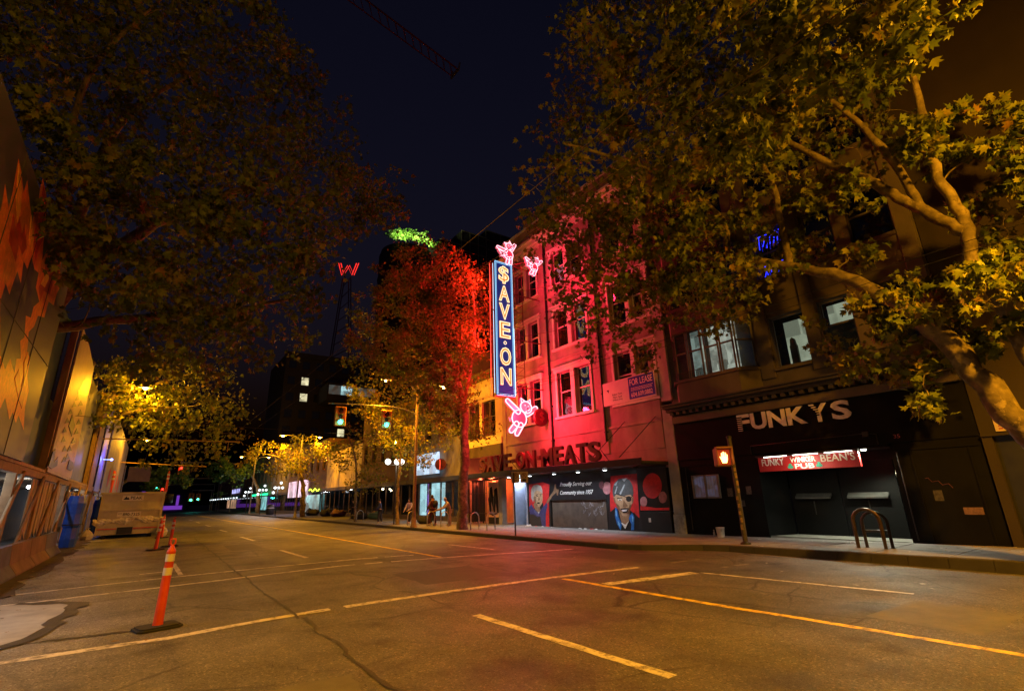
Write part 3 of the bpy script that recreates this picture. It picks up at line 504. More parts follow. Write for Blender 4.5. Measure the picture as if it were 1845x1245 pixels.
strip("centre_line", [(7.8, 9.1), (7.85, 5), (8.0, 1.0), (8.1, -20)], .14, M_YELLOW_LINE)
strip("centre_line", [(7.8, 15.0), (7.85, 30), (7.8, 45), (7.4, 60), (7.2, 110)], .16, M_YELLOW_LINE, z=.006)
for y0, y1 in ((3.75, 7.45), (18.4, 22.1), (28.7, 32.7), (39.5, 43), (50.5, 54), (61, 64.5), (72, 76)):
    strip("lane_line", [(4.6, y0), (4.52, y1)], .15, M_WHITE_LINE, jag=.008)
strip("parking_line", [(10.98, 3.6), (10.55, 7.5)], .11, M_WHITE_LINE, jag=.012)
strip("parking_line", [(10.2, 15.5), (10.05, 18.6)], .11, M_WHITE_LINE, jag=.01)
strip("parking_line", [(11.44, 8.97), (12.6, 8.9)], .14, M_FAINT_LINE, jag=.02, brk=.2)
strip("parking_line", [(11.6, 7.6), (12.5, 7.5)], .16, M_FAINT_LINE, jag=.02, brk=.2)
strip("parking_line", [(.96, 20.3), (1.01, 16.9)], .12, M_WHITE_LINE, jag=.01)
strip("parking_line", [(.1, 18.0), (.85, 18.1)], .12, M_WHITE_LINE, jag=.01)
def wav(p0, p1, amp, n=12):
    return [(p0[0] + (p1[0] - p0[0]) * i / n + random.uniform(-amp, amp), p0[1] + (p1[1] - p0[1]) * i / n) for i in range(n + 1)]
strip("road_crack", wav((2.3, 34), (2.27, 15)), .04, M_TAR, z=.008, jag=.01) if False else None
strip("road_crack", wav((2.38, 34), (2.27, 15.2), .05, 20), .05, M_TAR, z=.008, jag=.02)
strip("road_crack", wav((2.27, 15.2), (2.3, 9.2), .05, 12), .035, M_TAR, z=.008, jag=.015)
strip("road_crack", wav((2.3, 9.2), (2.28, 3.6), .06, 16), .05, M_TAR, z=.008, jag=.024)
strip("road_crack", wav((2.45, 8.0), (3.4, 6.2), .10, 8), .012, M_TAR, z=.008, jag=.005, brk=.2)
strip("road_crack", wav((1.2, 7.2), (2.0, 6.2), .08, 8), .012, M_TAR, z=.008, jag=.005, brk=.2)
# pale concrete patch with a ragged tar edge on the left
cp = [(-4.2, 14.7), (-1.9, 14.45), (-1.05, 13.95), (-.9, 13.2), (-.98, 12.3), (-1.05, 11.4), (-1.2, 10.6), (-1.5, 10.1), (-1.9, 9.75), (-4.2, 9.6)]
MB().prism(WF, cp, -.03, .012).build("concrete_patch", M_CONC2, ROAD)
strip("tar_edge", [(x + .06, y) for x, y in cp[1:-1]], .26, M_TAR, z=.016, jag=.09)
strip("tar_edge", wav((-1.2, 10.3), (.1, 10.1), .05, 8), .10, M_TAR, z=.008, jag=.05, brk=.1)
# dirt gutter along the hoarding
dg_ = [(-3.4 + 0, 8.0)] + [(-2.35 + random.uniform(-.25, .3) - max(0, (y - 26)) * .01, y) for y in range(8, 44, 1)] + [(-3.4, 43)]
MB().prism(WF, dg_, -.03, .018).build("dirt_gutter", M_DIRT, ROAD)

# relaid asphalt patches and a utility cover
M_PATCH = mat("patched_asphalt", (.065, .063, .06), .65, bump=.5, bscale=90, var=.35, scale=2.5)
M_PATCH2 = mat("patched_asphalt_pale", (.12, .115, .105), .7, bump=.5, bscale=90, var=.3, scale=2.0)
for P, m_ in (([(5.2, 10.6), (7.3, 10.5), (7.35, 12.6), (5.25, 12.7)], M_PATCH), ([(.9, 5.2), (2.0, 5.1), (2.05, 6.0), (.95, 6.1)], M_PATCH2), ([(10.9, 9.6), (12.4, 9.5), (12.5, 12.4), (11.0, 12.6)], M_PATCH), ([(3.0, 23.5), (4.2, 23.5), (4.2, 26.8), (3.05, 26.9)], M_PATCH), ([(8.6, 2.2), (10.3, 2.1), (10.4, 3.4), (8.7, 3.5)], M_PATCH2)):
    Q = []
    for i in range(len(P)):
        a, b = P[i], P[(i + 1) % len(P)]
        Q += [(a[0] + (b[0] - a[0]) * k / 6 + random.uniform(-.03, .03), a[1] + (b[1] - a[1]) * k / 6 + random.uniform(-.03, .03)) for k in range(6)]
    mb = MB(); mb.quad([(x, y, .0025) for x, y in Q]); mb.build("asphalt_patch", m_, ROAD)
# right-hand sidewalk: sheet, slabs, kerb
def kx(y):
    t = min(max((y - 9.3) / 3.0, 0), 1); t = t * t * (3 - 2 * t)
    return 14.6 + (12.95 - 14.6) * t
def sz(y): return .15 + .011 * max(0., 12 - y)
sw = MB()
ys = [-20 + 1.5 * i for i in range(0, 55)]
for i in range(len(ys) - 1):
    a, b = ys[i], ys[i + 1]
    sw.quad([(kx(a) + .16, a, sz(a) - .02), (18.6, a, sz(a) - .02), (18.6, b, sz(b) - .02), (kx(b) + .16, b, sz(b) - .02)])
sw.quad([(13.1, ys[-1], .135), (19.5, ys[-1], .135), (19.5, 420, .135), (13.1, 420, .135)])
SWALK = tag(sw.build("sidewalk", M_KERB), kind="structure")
for i in range(len(ys) - 1):
    a, b = ys[i], ys[i + 1]
    if a < -2 or a > 50: continue
    gap = .012
    for k in range(3):
        e0 = (kx(a) + .17) + (18.25 - kx(a) - .17) * k / 3; e1 = (kx(a) + .17) + (18.25 - kx(a) - .17) * (k + 1) / 3
        f0 = (kx(b) + .17) + (18.25 - kx(b) - .17) * k / 3; f1 = (kx(b) + .17) + (18.25 - kx(b) - .17) * (k + 1) / 3
        dz = random.uniform(-.003, .003)
        V = [(e0 + gap, a + gap, sz(a) + dz), (e1 - gap, a + gap, sz(a) + dz), (f1 - gap, b - gap, sz(b) + dz), (f0 + gap, b - gap, sz(b) + dz)]
        mb = MB(); mb.add([Vector(q) for q in V] + [Vector(q) - Vector((0, 0, .05)) for q in V], [(0, 1, 2, 3), (0, 4, 5, 1), (1, 5, 6, 2), (2, 6, 7, 3), (3, 7, 4, 0)])
        mb.build("paving_slab", M_SLAB, SWALK)
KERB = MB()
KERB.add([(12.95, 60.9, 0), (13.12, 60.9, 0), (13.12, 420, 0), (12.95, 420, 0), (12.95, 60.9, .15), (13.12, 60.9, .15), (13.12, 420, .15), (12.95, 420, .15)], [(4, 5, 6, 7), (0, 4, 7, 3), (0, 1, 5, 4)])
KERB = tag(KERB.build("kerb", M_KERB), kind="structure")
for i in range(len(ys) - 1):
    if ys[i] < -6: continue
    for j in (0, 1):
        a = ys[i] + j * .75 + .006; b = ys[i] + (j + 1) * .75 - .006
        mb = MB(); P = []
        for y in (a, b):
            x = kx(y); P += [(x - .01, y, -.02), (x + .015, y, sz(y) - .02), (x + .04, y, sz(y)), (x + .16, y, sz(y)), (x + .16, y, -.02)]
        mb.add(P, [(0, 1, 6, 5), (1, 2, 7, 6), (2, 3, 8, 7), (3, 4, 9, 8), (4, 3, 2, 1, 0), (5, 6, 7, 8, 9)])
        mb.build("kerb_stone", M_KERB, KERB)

# ================================================================== BUTCHER SHOP BUILDING
M_PLASTER = mat("painted_plaster", (.34, .24, .23), .85, bump=.5, bscale=22, var=.25, scale=.9, dirt=.75)
M_TRIM = mat("trim_paint", (.62, .57, .53), .6, bump=.12, bscale=30, var=.12, scale=2, dirt=.3)
M_BLACK = mat("black_paint", (.012, .012, .013), .42, var=.35, scale=1.5, bump=.08, bscale=20)
M_IRON = mat("dark_iron", (.022, .021, .02), .5, metal=.3, var=.3, bump=.15)
M_DARKROOM = mat("unlit_room", (.012, .012, .013), .9, var=.3)
M_FRAME = mat("window_wood", (.09, .075, .06), .6, var=.2, bump=.1)
M_GLASS = glass_mat("window_glass")
M_ROOM_WARM = lit_mat("lit_room_warm", (.85, .92, .62), .62, 1.1, .45)
M_ROOM_COOL = lit_mat("lit_room_cool", (.75, .95, .80), .42, 2.2, .2)
M_SHOP = lit_mat("lit_shop", (.55, .95, 1.0), 1.6, 1.2, .5)

SAVE = thing("shop_building", (17.8, 19.5, 0), "four-storey building washed in red neon light above the mural", "building")
row2, row3, row4 = (5.85, 8.35), (9.75, 12.05), (13.65, 15.75)
cols = [(1.9, 2.85), (3.15, 4.1), (5.65, 6.75), (7.1, 8.2), (9.95, 11.0), (11.3, 12.3)]
HOLES = [(a0, a1, b0, b1) for (a0, a1) in cols for (b0, b1) in (row2, row3, row4)]
wall_mb(FA, .1, 12.45, 3.6, 18.6, HOLES, .28).build("wall", M_PLASTER, SAVE)
mbp = MB().box(FA, .1, 12.45, 2.78, 3.595, -3, -.002)
mbp.build("lintel_band", M_PLASTER, SAVE)
MB().box(FA, .15, 12.4, 3.2, 18.5, -3.2, -2.2).build("interior", M_DARKROOM, SAVE)
for (a0, a1) in cols:
    for (b0, b1) in (row2, row3, row4):
        sash(FA, a0 + .02, a1 - .02, b0 + .03, b1 - .02, -.16, SAVE, M_TRIM, M_GLASS)
# paired window surrounds: hood, sill, side casings
for (p, q) in ((0, 1), (2, 3), (4, 5)):
    for (b0, b1) in (row2, row3, row4):
        s0, s1 = cols[p][0], cols[q][1]
        t = MB()
        t.box(FA, s0 - .18, s0 - .02, b0, b1, 0, .06).box(FA, s1 + .02, s1 + .18, b0, b1, 0, .06)
        t.box(FA, cols[p][1] + .02, cols[q][0] - .02, b0, b1, 0, .075)
        t.box(FA, s0 - .26, s1 + .26, b1 + .002, b1 + .20, 0, .09)
        t.box(FA, s0 - .32, s1 + .32, b1 + .202, b1 + .30, 0, .16)
        t.build("window_surround", M_TRIM, SAVE, bevel=.012)
        MB().box(FA, s0 - .25, s1 + .25, b0 - .13, b0 - .002, -.02, .15).build("sill", M_TRIM, SAVE, bevel=.012)
for b in (9.05, 12.95, 4.75):
    MB().box(FA, .1, 12.45, b, b + .10, 0, .045).build("string_course", M_PLASTER, SAVE, bevel=.01)
t = MB()
for i, (b0, b1, c) in enumerate(((16.9, 17.1, .12), (17.102, 17.35, .28), (17.352, 17.5, .42), (18.602, 18.75, .1))):
    t.box(FA, .05, 12.45, b0, b1, -.4 if i == 3 else 0, c)
for i in range(24):
    t.box(FA, .25 + i * .515, .45 + i * .515, 16.72, 16.899, 0, .10)
t.build("cornice", M_TRIM, SAVE)
for a in (5.05, 9.1):
    t = MB().tube([FA(a, 4.2, .10), FA(a, 16.6, .10)], .055, 8)
    for k in range(7): t.box(FA, a - .09, a + .09, 4.6 + k * 1.9, 4.68 + k * 1.9, 0, .12)
    t.build("drainpipe", M_IRON, SAVE)
for a in (.1, 4.6, 8.75, 12.0):
    MB().box(FA, a + .01, a + .42, 3.6, 16.7, 0, .04).build("pilaster", M_PLASTER, SAVE, bevel=.01)
# end pier at street level (rough concrete foot)
MB().box(FA, 12.47, 12.98, .9, 5.4, -.8, .05).build("pier", mat("grey_pier", (.26, .25, .24), .8, var=.2, dirt=.4, bump=.3), SAVE, bevel=.02)
MB().box(FA, 12.45, 13.0, .0, .895, -.8, .10).build("pier_foot", mat("rough_foot", (.24, .23, .21), .95, var=.4, scale=6, bump=.9, bscale=14), SAVE, bevel=.03)
MB().box(FA, 12.55, 13.1, 5.55, 11.4, -.4, .10).build("pale_pier", mat("pale_stone", (.42, .36, .33), .8, var=.15, bump=.2, dirt=.3), SAVE, bevel=.02)
# roof bracing chains of the awning
for a in (10.4, 12.2):
    MB().tube([FA(a - .1, 5.0, .02), FA(a - 1.0, 3.25, 1.6)], .018, 6).build("awning_rod", M_IRON, SAVE)

# --- street level: mural boards, gate, door
MUR = thing("mural_front", (17.8, 18.5, .15), "black boarded shop front painted with two portraits of smiling men", "mural")
M_MBLACK = mat("mural_black", (.014, .015, .018), .33, var=.5, scale=1.2, bump=.04)
for nm, a0, a1, b0, b1 in (("mural_board", 2.48, 4.46, .12, 2.80), ("mural_board", 4.47, 8.72, 1.56, 2.80), ("mural_board", 8.73, 10.72, .12, 2.80), ("mural_board", 10.73, 12.30, 1.0, 2.80)):
    MB().box(FA, a0, a1, b0, b1, -.2, .02).build(nm, M_MBLACK, MUR, bevel=.006)
MB().box(FA, 10.73, 12.32, .1, .985, -.2, .06).build("plinth", mat("plinth_black", (.01, .01, .01), .5, var=.4), MUR, bevel=.01)
MB().box(FA, 11.15, 11.27, .55, .72, .06, .064).build("sticker", mat("sticker_paper", (.45, .44, .42), .7), MUR)
MB().box(FA, 2.46, 12.32, 2.802, 2.86, -.2, .05).build("head_rail", M_BLACK, MUR)
PAINT = {'red': (.50, .018, .02), 'grey_hair': (.34, .33, .31), 'skin': (.42, .27, .16), 'skin_dark': (.27, .16, .09), 'skin_shade': (.20, .11, .06), 'violet': (.05, .05, .17),
    'violet_light': (.10, .10, .26), 'charcoal': (.03, .028, .03), 'ink': (.012, .011, .011), 'paper': (.62, .61, .58), 'coat': (.010, .010, .012), 'dark_hair': (.06, .065, .07),
    'hair_light': (.30, .33, .35), 'blue': (.02, .14, .50), 'blue_light': (.16, .42, .75), 'dot_pale': (.48, .20, .22), 'dot_dark': (.12, .03, .04), 'dot_red': (.48, .02, .022),
    'dot_mauve': (.26, .10, .12), 'orange': (.75, .20, .02), 'red_art': (.50, .04, .015), 'amber_art': (.85, .42, .03), 'violet_art': (.035, .015, .09), 'rose_art': (.36, .22, .20)}
def painted(name, polys, fr, c0, parent):
    names = []
    for n, _ in polys:
        if n not in names: names.append(n)
    mb = MB()
    for i, (n, P) in enumerate(polys):
        ar = sum(P[k][0] * P[(k + 1) % len(P)][1] - P[(k + 1) % len(P)][0] * P[k][1] for k in range(len(P)))
        if ar < 0: P = P[::-1]
        mb.prism(fr, P, c0, c0 + .0012 * (i + 1), names.index(n), cap0=False)
    return mb.build(name, [mat("paint_" + n, PAINT[n], .5, var=.28, scale=7, bump=.05) for n in names], parent)
painted("portrait", MAN1, FA, .021, MUR)["label"] = "painted man with grey hair raising one arm"
painted("portrait", MAN2, FA, .021, MUR)["label"] = "painted man with black eye patch and blue scarf"
for k_, dt in enumerate(DOTS): painted("painted_dot" if k_ < 5 else "painted_band", [dt], FA, .021 + .002 * (k_ == 3), MUR)
M_SCRIPT = mat("script_paint", (.72, .76, .74), .5, var=.1)
text_mb("Proudly Serving our", FA, 5.38, 2.14, .0215, .3, .002, width=2.42, height=.26, shear=.35, offset=.012, tilt=.0).build("lettering", M_SCRIPT, MUR)
text_mb("Community since 1957", FA, 5.36, 1.72, .0215, .3, .002, width=2.5, height=.26, shear=.35, offset=.012).build("lettering", M_SCRIPT, MUR)
# lattice gate
M_GATE = mat("worn_gate_steel", (.16, .12, .10), .6, metal=.25, var=.35, scale=3, bump=.3)
M_GATEBOARD = mat("grimy_plywood", (.20, .14, .10), .8, var=.35, scale=2.0, dirt=.6)
GATE = MB().box(FA, 4.5, 8.7, .14, 1.54, -.16, -.08).build("shutter_board", M_GATEBOARD, MUR)
t = MB()
for i in range(48):
    a = 4.45 + i * .10
    for sgn in (1, -1):
        a0, b0 = a, .16; a1 = a + sgn * 1.34; b1 = 1.5
        if sgn == -1: a0 += 0
        # clip to the opening
        for lim in (4.52, 8.68):
            if (a0 - lim) * (a1 - lim) < 0:
                tt = (lim - a0) / (a1 - a0); bb = b0 + (b1 - b0) * tt
                if (lim == 4.52) == (a0 < lim): a0, b0 = lim, bb
                else: a1, b1 = lim, bb
        if min(a0, a1) < 4.51 or max(a0, a1) > 8.69: continue
        d = Vector((a1 - a0, b1 - b0, 0)); n = Vector((-d.y, d.x, 0)).normalized() * .011
        c0 = -.075 if sgn == 1 else -.066
        t.prism(FA, [(a0 - n.x, b0 - n.y), (a1 - n.x, b1 - n.y), (a1 + n.x, b1 + n.y), (a0 + n.x, b0 + n.y)], c0, c0 + .008)
lat = t.build("lattice", M_GATE, MUR); lat["kind"] = "stuff"
t = MB()
for a0, a1, b0, b1 in ((4.47, 4.53, .12, 1.56), (8.66, 8.72, .12, 1.56), (4.53, 8.66, 1.50, 1.56), (4.53, 8.66, .12, .17)):
    t.box(FA, a0, a1, b0, b1, -.1, .03)
t.build("gate_frame", M_IRON, MUR)
# graffiti scrawl on the gate
t = MB()
for k in range(16):
    x = 7.0 + random.random() * 1.5; z = .8 + random.random() * .65
    P = [FA(x + .12 * math.sin(q * 1.3 + k) * q * .3, z + .10 * math.cos(q * 1.7 + k * 2), -.05) for q in range(6)]
    t.tube(P, .008, 4)
t.build("graffiti", mat("pale_spray", (.42, .40, .44), .7), MUR)
# doorway left of the mural
MB().box(FA, 1.1, 2.45, .1, 2.8, -.9, -.8).build("door_recess", mat("recess_white", (.45, .47, .5), .7), MUR)
t = MB().box(FA, 2.35, 2.47, .1, 2.8, -.8, .04).box(FA, 1.08, 1.22, .1, 2.8, -.8, .04)
t.build("door_jamb", mat("jamb_blue", (.28, .32, .42), .5), MUR)
dr = MB().box(FA, 1.75, 2.33, .15, 2.35, -.55, -.50).build("door", mat("door_blue", (.12, .14, .20), .4), MUR)
MB().box(FA, 1.85, 2.22, 1.2, 1.75, -.499, -.494).build("notice", mat("notice_paper", (.62, .60, .52), .7), dr)
MB().box(FA, 1.82, 2.26, 1.15, 2.2, -.498, -.4965).build("pane", M_GLASS, dr)
lamp("door_lamp_light", 'POINT', FA(1.5, 2.55, -.3), 60, (.72, .82, 1.0), MUR, .08)
MB().box(FA, 1.35, 1.65, 2.68, 2.74, -.4, -.2).build("door_lamp", glow("cool_tube", (.8, .9, 1), 8), MUR)

# --- awning with standing letters
AWN = thing("awning", (16.6, 19, 2.7), "long dark flat awning over the pavement below the red facade", "awning")
M_AWN = mat("awning_steel", (.018, .017, .017), .45, metal=.2, var=.3, bump=.1)
t = MB().box(FA, -4.6, 12.5, 2.86, 2.93, .06, 1.74)
t.build("soffit", M_AWN, AWN)
MB().box(FA, -4.62, 12.52, 2.86, 3.14, 1.741, 1.80).build("fascia", M_AWN, AWN, bevel=.01)
MB().box(FA, -4.6, 12.5, 2.931, 3.02, .06, 1.735).build("deck", mat("deck_felt", (.05, .045, .04), .9), AWN)
M_LAMPD = glow("downlight_lens", (.9, .95, 1.0), 14)
for a in (-2.6, -.4, 2.05, 4.05, 6.1, 7.9, 9.7, 11.5):
    ob = MB().lathe(FA(a, 2.80, 1.0), [(.10, 0), (.12, .055)], 14).build("downlight", M_IRON, AWN)
    if a in (2.05, 5.9, 4.05, 6.1, 7.9, 9.7):
        MB().lathe(FA(a, 2.788, 1.0), [(.085, 0), (.085, .01)], 14).build("lens", M_LAMPD, ob)
        lamp("downlight_light", 'SPOT', FA(a, 2.775, 1.0), 170, (.80, .90, 1.0), AWN, .05, spot=140, blend=.7, aim=(.12, 0, -1))
LET = thing("roof_lettering", (16.0, 21, 3.15), "unlit maroon letters standing along the awning edge", "sign")
M_MAROON = mat("maroon_letter", (.13, .022, .02), .5, var=.3, scale=3)
M_MEDGE = mat("letter_edge", (.05, .012, .012), .6)
x = .05; wds = {'S': .78, 'A': .86, 'V': .84, 'E': .70, '-': .42, 'O': .86, 'N': .82, 'M': .98, 'T': .76}
txt = "SAVE-ON-MEATS"; tot = sum(wds[c] for c in txt); sc_ = 10.25 / tot
for ch in txt:
    w = wds[ch] * sc_
    if ch == '-':
        o = MB().box(FA, x + .06, x + w - .08, 3.52, 3.72, 1.62, 1.78).build("letter", M_MAROON, LET)
    else:
        o = text_mb(ch, FA, x, 3.17, 1.62, .9, .16, width=w * .90, height=.88, offset=.028).build("letter", M_MAROON, LET)
    x += w
t = MB()
for i in range(12):
    t.tube([FA(.4 + i * .88, 3.02, .9), FA(.4 + i * .88, 3.7, 1.6)], .015, 5)
t.tube([FA(.1, 3.16, 1.58), FA(10.3, 3.16, 1.58)], .02, 6)
t.build("letter_frame", M_IRON, LET)

# --- blade sign
BS = thing("neon_blade_sign", (15.0, 21.5, 6.9), "tall blue vertical neon blade sign with glowing cream letters", "neon sign")
M_SBLUE = mat("sign_blue", (.012, .035, .22), .35, var=.15, scale=2, emit=(.01, .05, .35), estr=.35)
M_SRED = mat("sign_edge_red", (.30, .02, .03), .4, var=.2)
MB().box(BL, 14.36, 15.68, 6.93, 15.0, -.30, .0).build("cabinet", M_SRED, BS, bevel=.02)
MB().box(BL, 14.40, 15.64, 6.97, 14.96, .001, .02).build("face", M_SBLUE, BS)
M_TB = glow("blue_white_tube", (.35, .75, 1.0), 1.7)
def rrect(fr, a0, a1, b0, b1, c): return [fr(a0, b0, c), fr(a1, b0, c), fr(a1, b1, c), fr(a0, b1, c)]
t = MB()
for d in (0.0, .075):
    P = rrect(BL, 14.42 + d, 15.62 - d, 6.99 + d, 14.94 - d, .05)
    for i in range(4):
        t.tube([P[i], P[(i + 1) % 4]], .013 if d == 0 else .008, 6)
t.build("border_tube", M_TB, BS)
M_TC = glow("cream_tube", (1.0, .72, .40), 1.7)
M_TF = mat("letter_gold", (.55, .30, .05), .5, var=.1, emit=(1, .34, .04), estr=.42)
zt = 14.72
for ch, hh in (("$", 1.12), ("A", .98), ("V", .98), ("E", .98), (".", .28), ("O", 1.05), ("N", .98)):
    zb = zt - hh
    if ch == ".":
        t = MB().tube([BL(15.02 + .085 * math.cos(q), zb + .14 + .085 * math.sin(q), .05) for q in np.linspace(0, 6.283, 13)[:-1]], .02, 6, closed=True)
        t.build("dot_tube", M_TC, BS)
    else:
        wd = .74
        L1 = text_mb(ch, BL, 15.02, zb, .021, .9, .03, align='CENTER', width=wd, height=hh, offset=.012).build("letter", M_TF, BS)
        L1["label"] = "glowing letter " + ("dollar-style S" if ch == "$" else ch)
        text_mb(ch, BL, 15.02, zb, .075, .9, .03, align='CENTER', width=wd, height=hh, offset=.012, outline=.020).build("letter_tube", M_TC, L1)
    zt = zb - .13
# truss between sign and facade
t = MB()
for aa in (15.85, 16.45):
    t.tube([BL(aa, 7.2, -.12), BL(aa, 15.2, -.12)], .025, 6)
for k in range(17):
    z = 7.3 + k * .48
    t.tube([BL(15.85, z, -.12), BL(16.45, z, -.12)], .016, 5)
    t.tube([BL(15.85, z, -.12), BL(16.45, z + .48, -.12)], .012, 5)
for z in (7.6, 10.4, 13.2, 15.0):
    t.tube([BL(15.6, z, -.15), BL(17.8, z, -.15)], .035, 6)
    t.tube([BL(15.6, z, -.15), Vector((17.8, 23.4, z + .5))], .014, 5)
    t.tube([BL(15.6, z, -.15), Vector((17.8, 19.4, z + .3))], .014, 5)
t.build("bracket", mat("red_oxide_steel", (.16, .03, .03), .6, var=.2), BS)
t = MB()
t.tube([BL(15.72, 7.1, -.05), BL(15.72, 11.0, -.05)], .02, 6)
t.tube([BL(14.33, 7.1, -.05), BL(14.33, 14.8, -.05)], .012, 6)
t.build("edge_tube", glow("ice_tube", (.55, .8, 1), 2.0), BS)
lamp("tree_red_spot", 'SPOT', (14.2, 21.9, 14.0), 4600, (1, .02, .016), BS, .35, spot=165, blend=.8, aim=(-.35, 1, -.1))  # three added spots redden the tree; no lamp is known behind the sign
lamp("tree_red_spot", 'SPOT', (14.2, 21.9, 10.4), 2600, (1, .02, .016), BS, .35, spot=165, blend=.8, aim=(-.35, 1, 0))
lamp("tree_red_spot", 'SPOT', (14.1, 21.9, 7.8), 420, (1, .02, .016), BS, .35, spot=165, blend=.8, aim=(-.45, 1, 0))
t = MB()
for aa in (14.30, 15.74): t.tube([BL(aa, 7.0, -.34), BL(aa, 14.95, -.34)], .018, 6)
t.tube([BL(14.36, 15.03, -.34), BL(15.68, 15.03, -.34)], .018, 6)
t.build("added_rear_tube", glow("added_red_tube", (1, .05, .03), 3.0), BS)  # red tubes added as a source for the spots on the tree
lamp("blue_neon_light", 'POINT', BL(15.0, 11, .8), 9, (.25, .5, 1), BS, .4)

# --- neon pigs
M_PSKIN = mat("pig_enamel", (.60, .12, .20), .4, var=.12, emit=(1, .16, .24), estr=.62)
M_PBELLY = mat("pig_belly", (.55, .04, .08), .4, var=.1, emit=(1, .03, .08), estr=.75)
M_PTUBE = glow("pink_white_tube", (1.0, .42, .50), 2.6)
M_PTUBE2 = glow("hot_pink_tube", (1.0, .12, .22), 2.2)
def el(cx_, cz_, rx, rz, rot=0, n=22):
    c_, s_ = math.cos(rot), math.sin(rot)
    return [(cx_ + rx * math.cos(t) * c_ - rz * math.sin(t) * s_, cz_ + rx * math.cos(t) * s_ + rz * math.sin(t) * c_) for t in [2 * math.pi * i / n for i in range(n)]]
def pig(name, label, fr, cx_, cz_, s, wing=False, rot=0.0):
    o_ = fr(cx_, cz_, 0)
    T = thing(name, o_, label, "neon sign", "neon pigs of the shop sign")
    c_, s_ = math.cos(rot), math.sin(rot)
    def tr(P): return [(cx_ + s * (x * c_ - z * s_), cz_ + s * (x * s_ + z * c_)) for x, z in P]
    def cap(p0, p1, w0, w1, n=7):
        dx, dz = p1[0] - p0[0], p1[1] - p0[1]; an = math.atan2(dz, dx)
        P = [(p0[0] + w0 * math.cos(an + math.pi / 2 + math.pi * i / n), p0[1] + w0 * math.sin(an + math.pi / 2 + math.pi * i / n)) for i in range(n + 1)]
        return P + [(p1[0] + w1 * math.cos(an - math.pi / 2 + math.pi * i / n), p1[1] + w1 * math.sin(an - math.pi / 2 + math.pi * i / n)) for i in range(n + 1)]
    shapes = [("leg", cap((-.30, -.42), (-.66, -.78), .15, .13), M_PSKIN), ("leg", cap((-.02, -.48), (-.30, -.92), .15, .13), M_PSKIN),
              ("arm", cap((-.18, .26), (-.86, .78), .15, .12), M_PSKIN), ("arm", cap((.42, .16), (1.02, .50), .14, .13), M_PSKIN),
              ("body", el(-.12, -.12, .48, .46), M_PBELLY), ("head", el(.36, .52, .38, .32, -.25), M_PSKIN),
              ("ear", [(.06, .72), (.02, 1.0), (.28, .86)], M_PSKIN), ("ear", [(.44, .84), (.64, .98), (.66, .68)], M_PSKIN),
              ("snout", el(.48, .42, .15, .12, -.25, 14), M_PBELLY)]
    if wing: shapes.append(("wing", [(-.3, .1), (-.95, .55), (-.85, .15), (-1.0, .0), (-.7, -.08), (-.3, -.15)], M_PSKIN))
    for i, (n, P, m) in enumerate(shapes):
        Q = tr(P)
        part = MB().prism(fr, Q, -.12, .004 * i).build(n, m, T)
        MB().tube([fr(x, z, .03 + .004 * i) for x, z in Q], .034 * s, 6, closed=True).build("neon_tube", M_PTUBE if n != "snout" else M_PTUBE2, part)
    ey = MB()
    for q in tr([(.28, .62), (.50, .58)]): ey.tube([fr(q[0] + .03 * s * math.cos(k), q[1] + .03 * s * math.sin(k), .07) for k in np.linspace(0, 6.283, 9)[:-1]], .012 * s, 5, closed=True)
    ey.build("eye", M_PTUBE, T)
    tl = tr([(-.5, -.1 + .0)]); MB().tube([fr(*tr([(-.6 - .03 * k, -.2 + .12 * math.sin(k * 1.2))])[0], .02) for k in range(8)], .018 * s, 5).build("tail", M_PTUBE2, T)
    return T
PG = pig("neon_pig", "large neon pig with raised arms hanging below the blade sign", BL, 15.97, 5.93, 1.02, rot=0)
lamp("red_facade_spot", 'SPOT', BL(15.6, 6.4, .5), 760, (1, .014, .05), PG, .3, spot=170, blend=.8, aim=(1, -.5, .1))
lamp("pig_glow", 'POINT', BL(15.4, 6.0, .6), 1500, (1, .03, .05), PG, .4)
lamp("red_facade_spot", 'SPOT', BL(15.8, 7.2, -.6), 560, (1, .014, .05), PG, .3, spot=170, blend=.8, aim=(1, .6, .2))
PG2 = pig("neon_pig", "winged neon pig perched on top of the blade sign", BL, 15.45, 15.72, .70, wing=True, rot=.5)
lamp("red_facade_spot", 'SPOT', BL(15.3, 15.4, .5), 380, (1, .014, .05), PG2, .3, spot=170, blend=.8, aim=(1, -.4, -.3))
FB = Fr((17.3, 26, 0), (0, -1, 0), (0, 0, 1), (-1, 0, 0))
PG3 = pig("neon_pig", "winged neon pig fixed to the facade right of the blade sign top", Fr((0, 20.9, 0), (1, 0, 0), (0, 0, 1), (0, -1, 0)), 16.9, 15.0, .62, wing=True, rot=.2)
lamp("red_facade_spot", 'SPOT', (15.9, 20.2, 14.4), 380, (1, .014, .05), PG3, .3, spot=172, blend=.7, aim=(1, -.6, -.5))
lamp("red_facade_spot", 'SPOT', (15.9, 18.0, 12.6), 600, (1, .014, .05), PG3, .3, spot=172, blend=.7, aim=(1, -.5, -.55))  # extra spot added to redden the facade; no pig hangs here
# small round sign beside the pig
RS = thing("round_sign", (17.3, 21.6, 5.5), "small dark red round sign with a dollar mark beside the pig", "sign")
MB().lathe((17.25, 21.4, 5.95), [(.50, 0), (.50, .12), (.44, .14)], 24, axis=(0, -1, 0)).build("disc", mat("disc_red", (.06, .006, .006), .5, var=.2), RS)
text_mb("$", Fr((0, 21.24, 0), (1, 0, 0), (0, 0, 1), (0, -1, 0)), 17.25, 5.68, .022, .5, .02, align='CENTER', width=.32, height=.55).build("lettering", mat("disc_mark", (.14, .02, .02), .5), RS)
MB().tube([(17.6, 21.4, 5.95), (17.95, 21.4, 5.95)], .03, 6).build("bracket", M_IRON, RS)
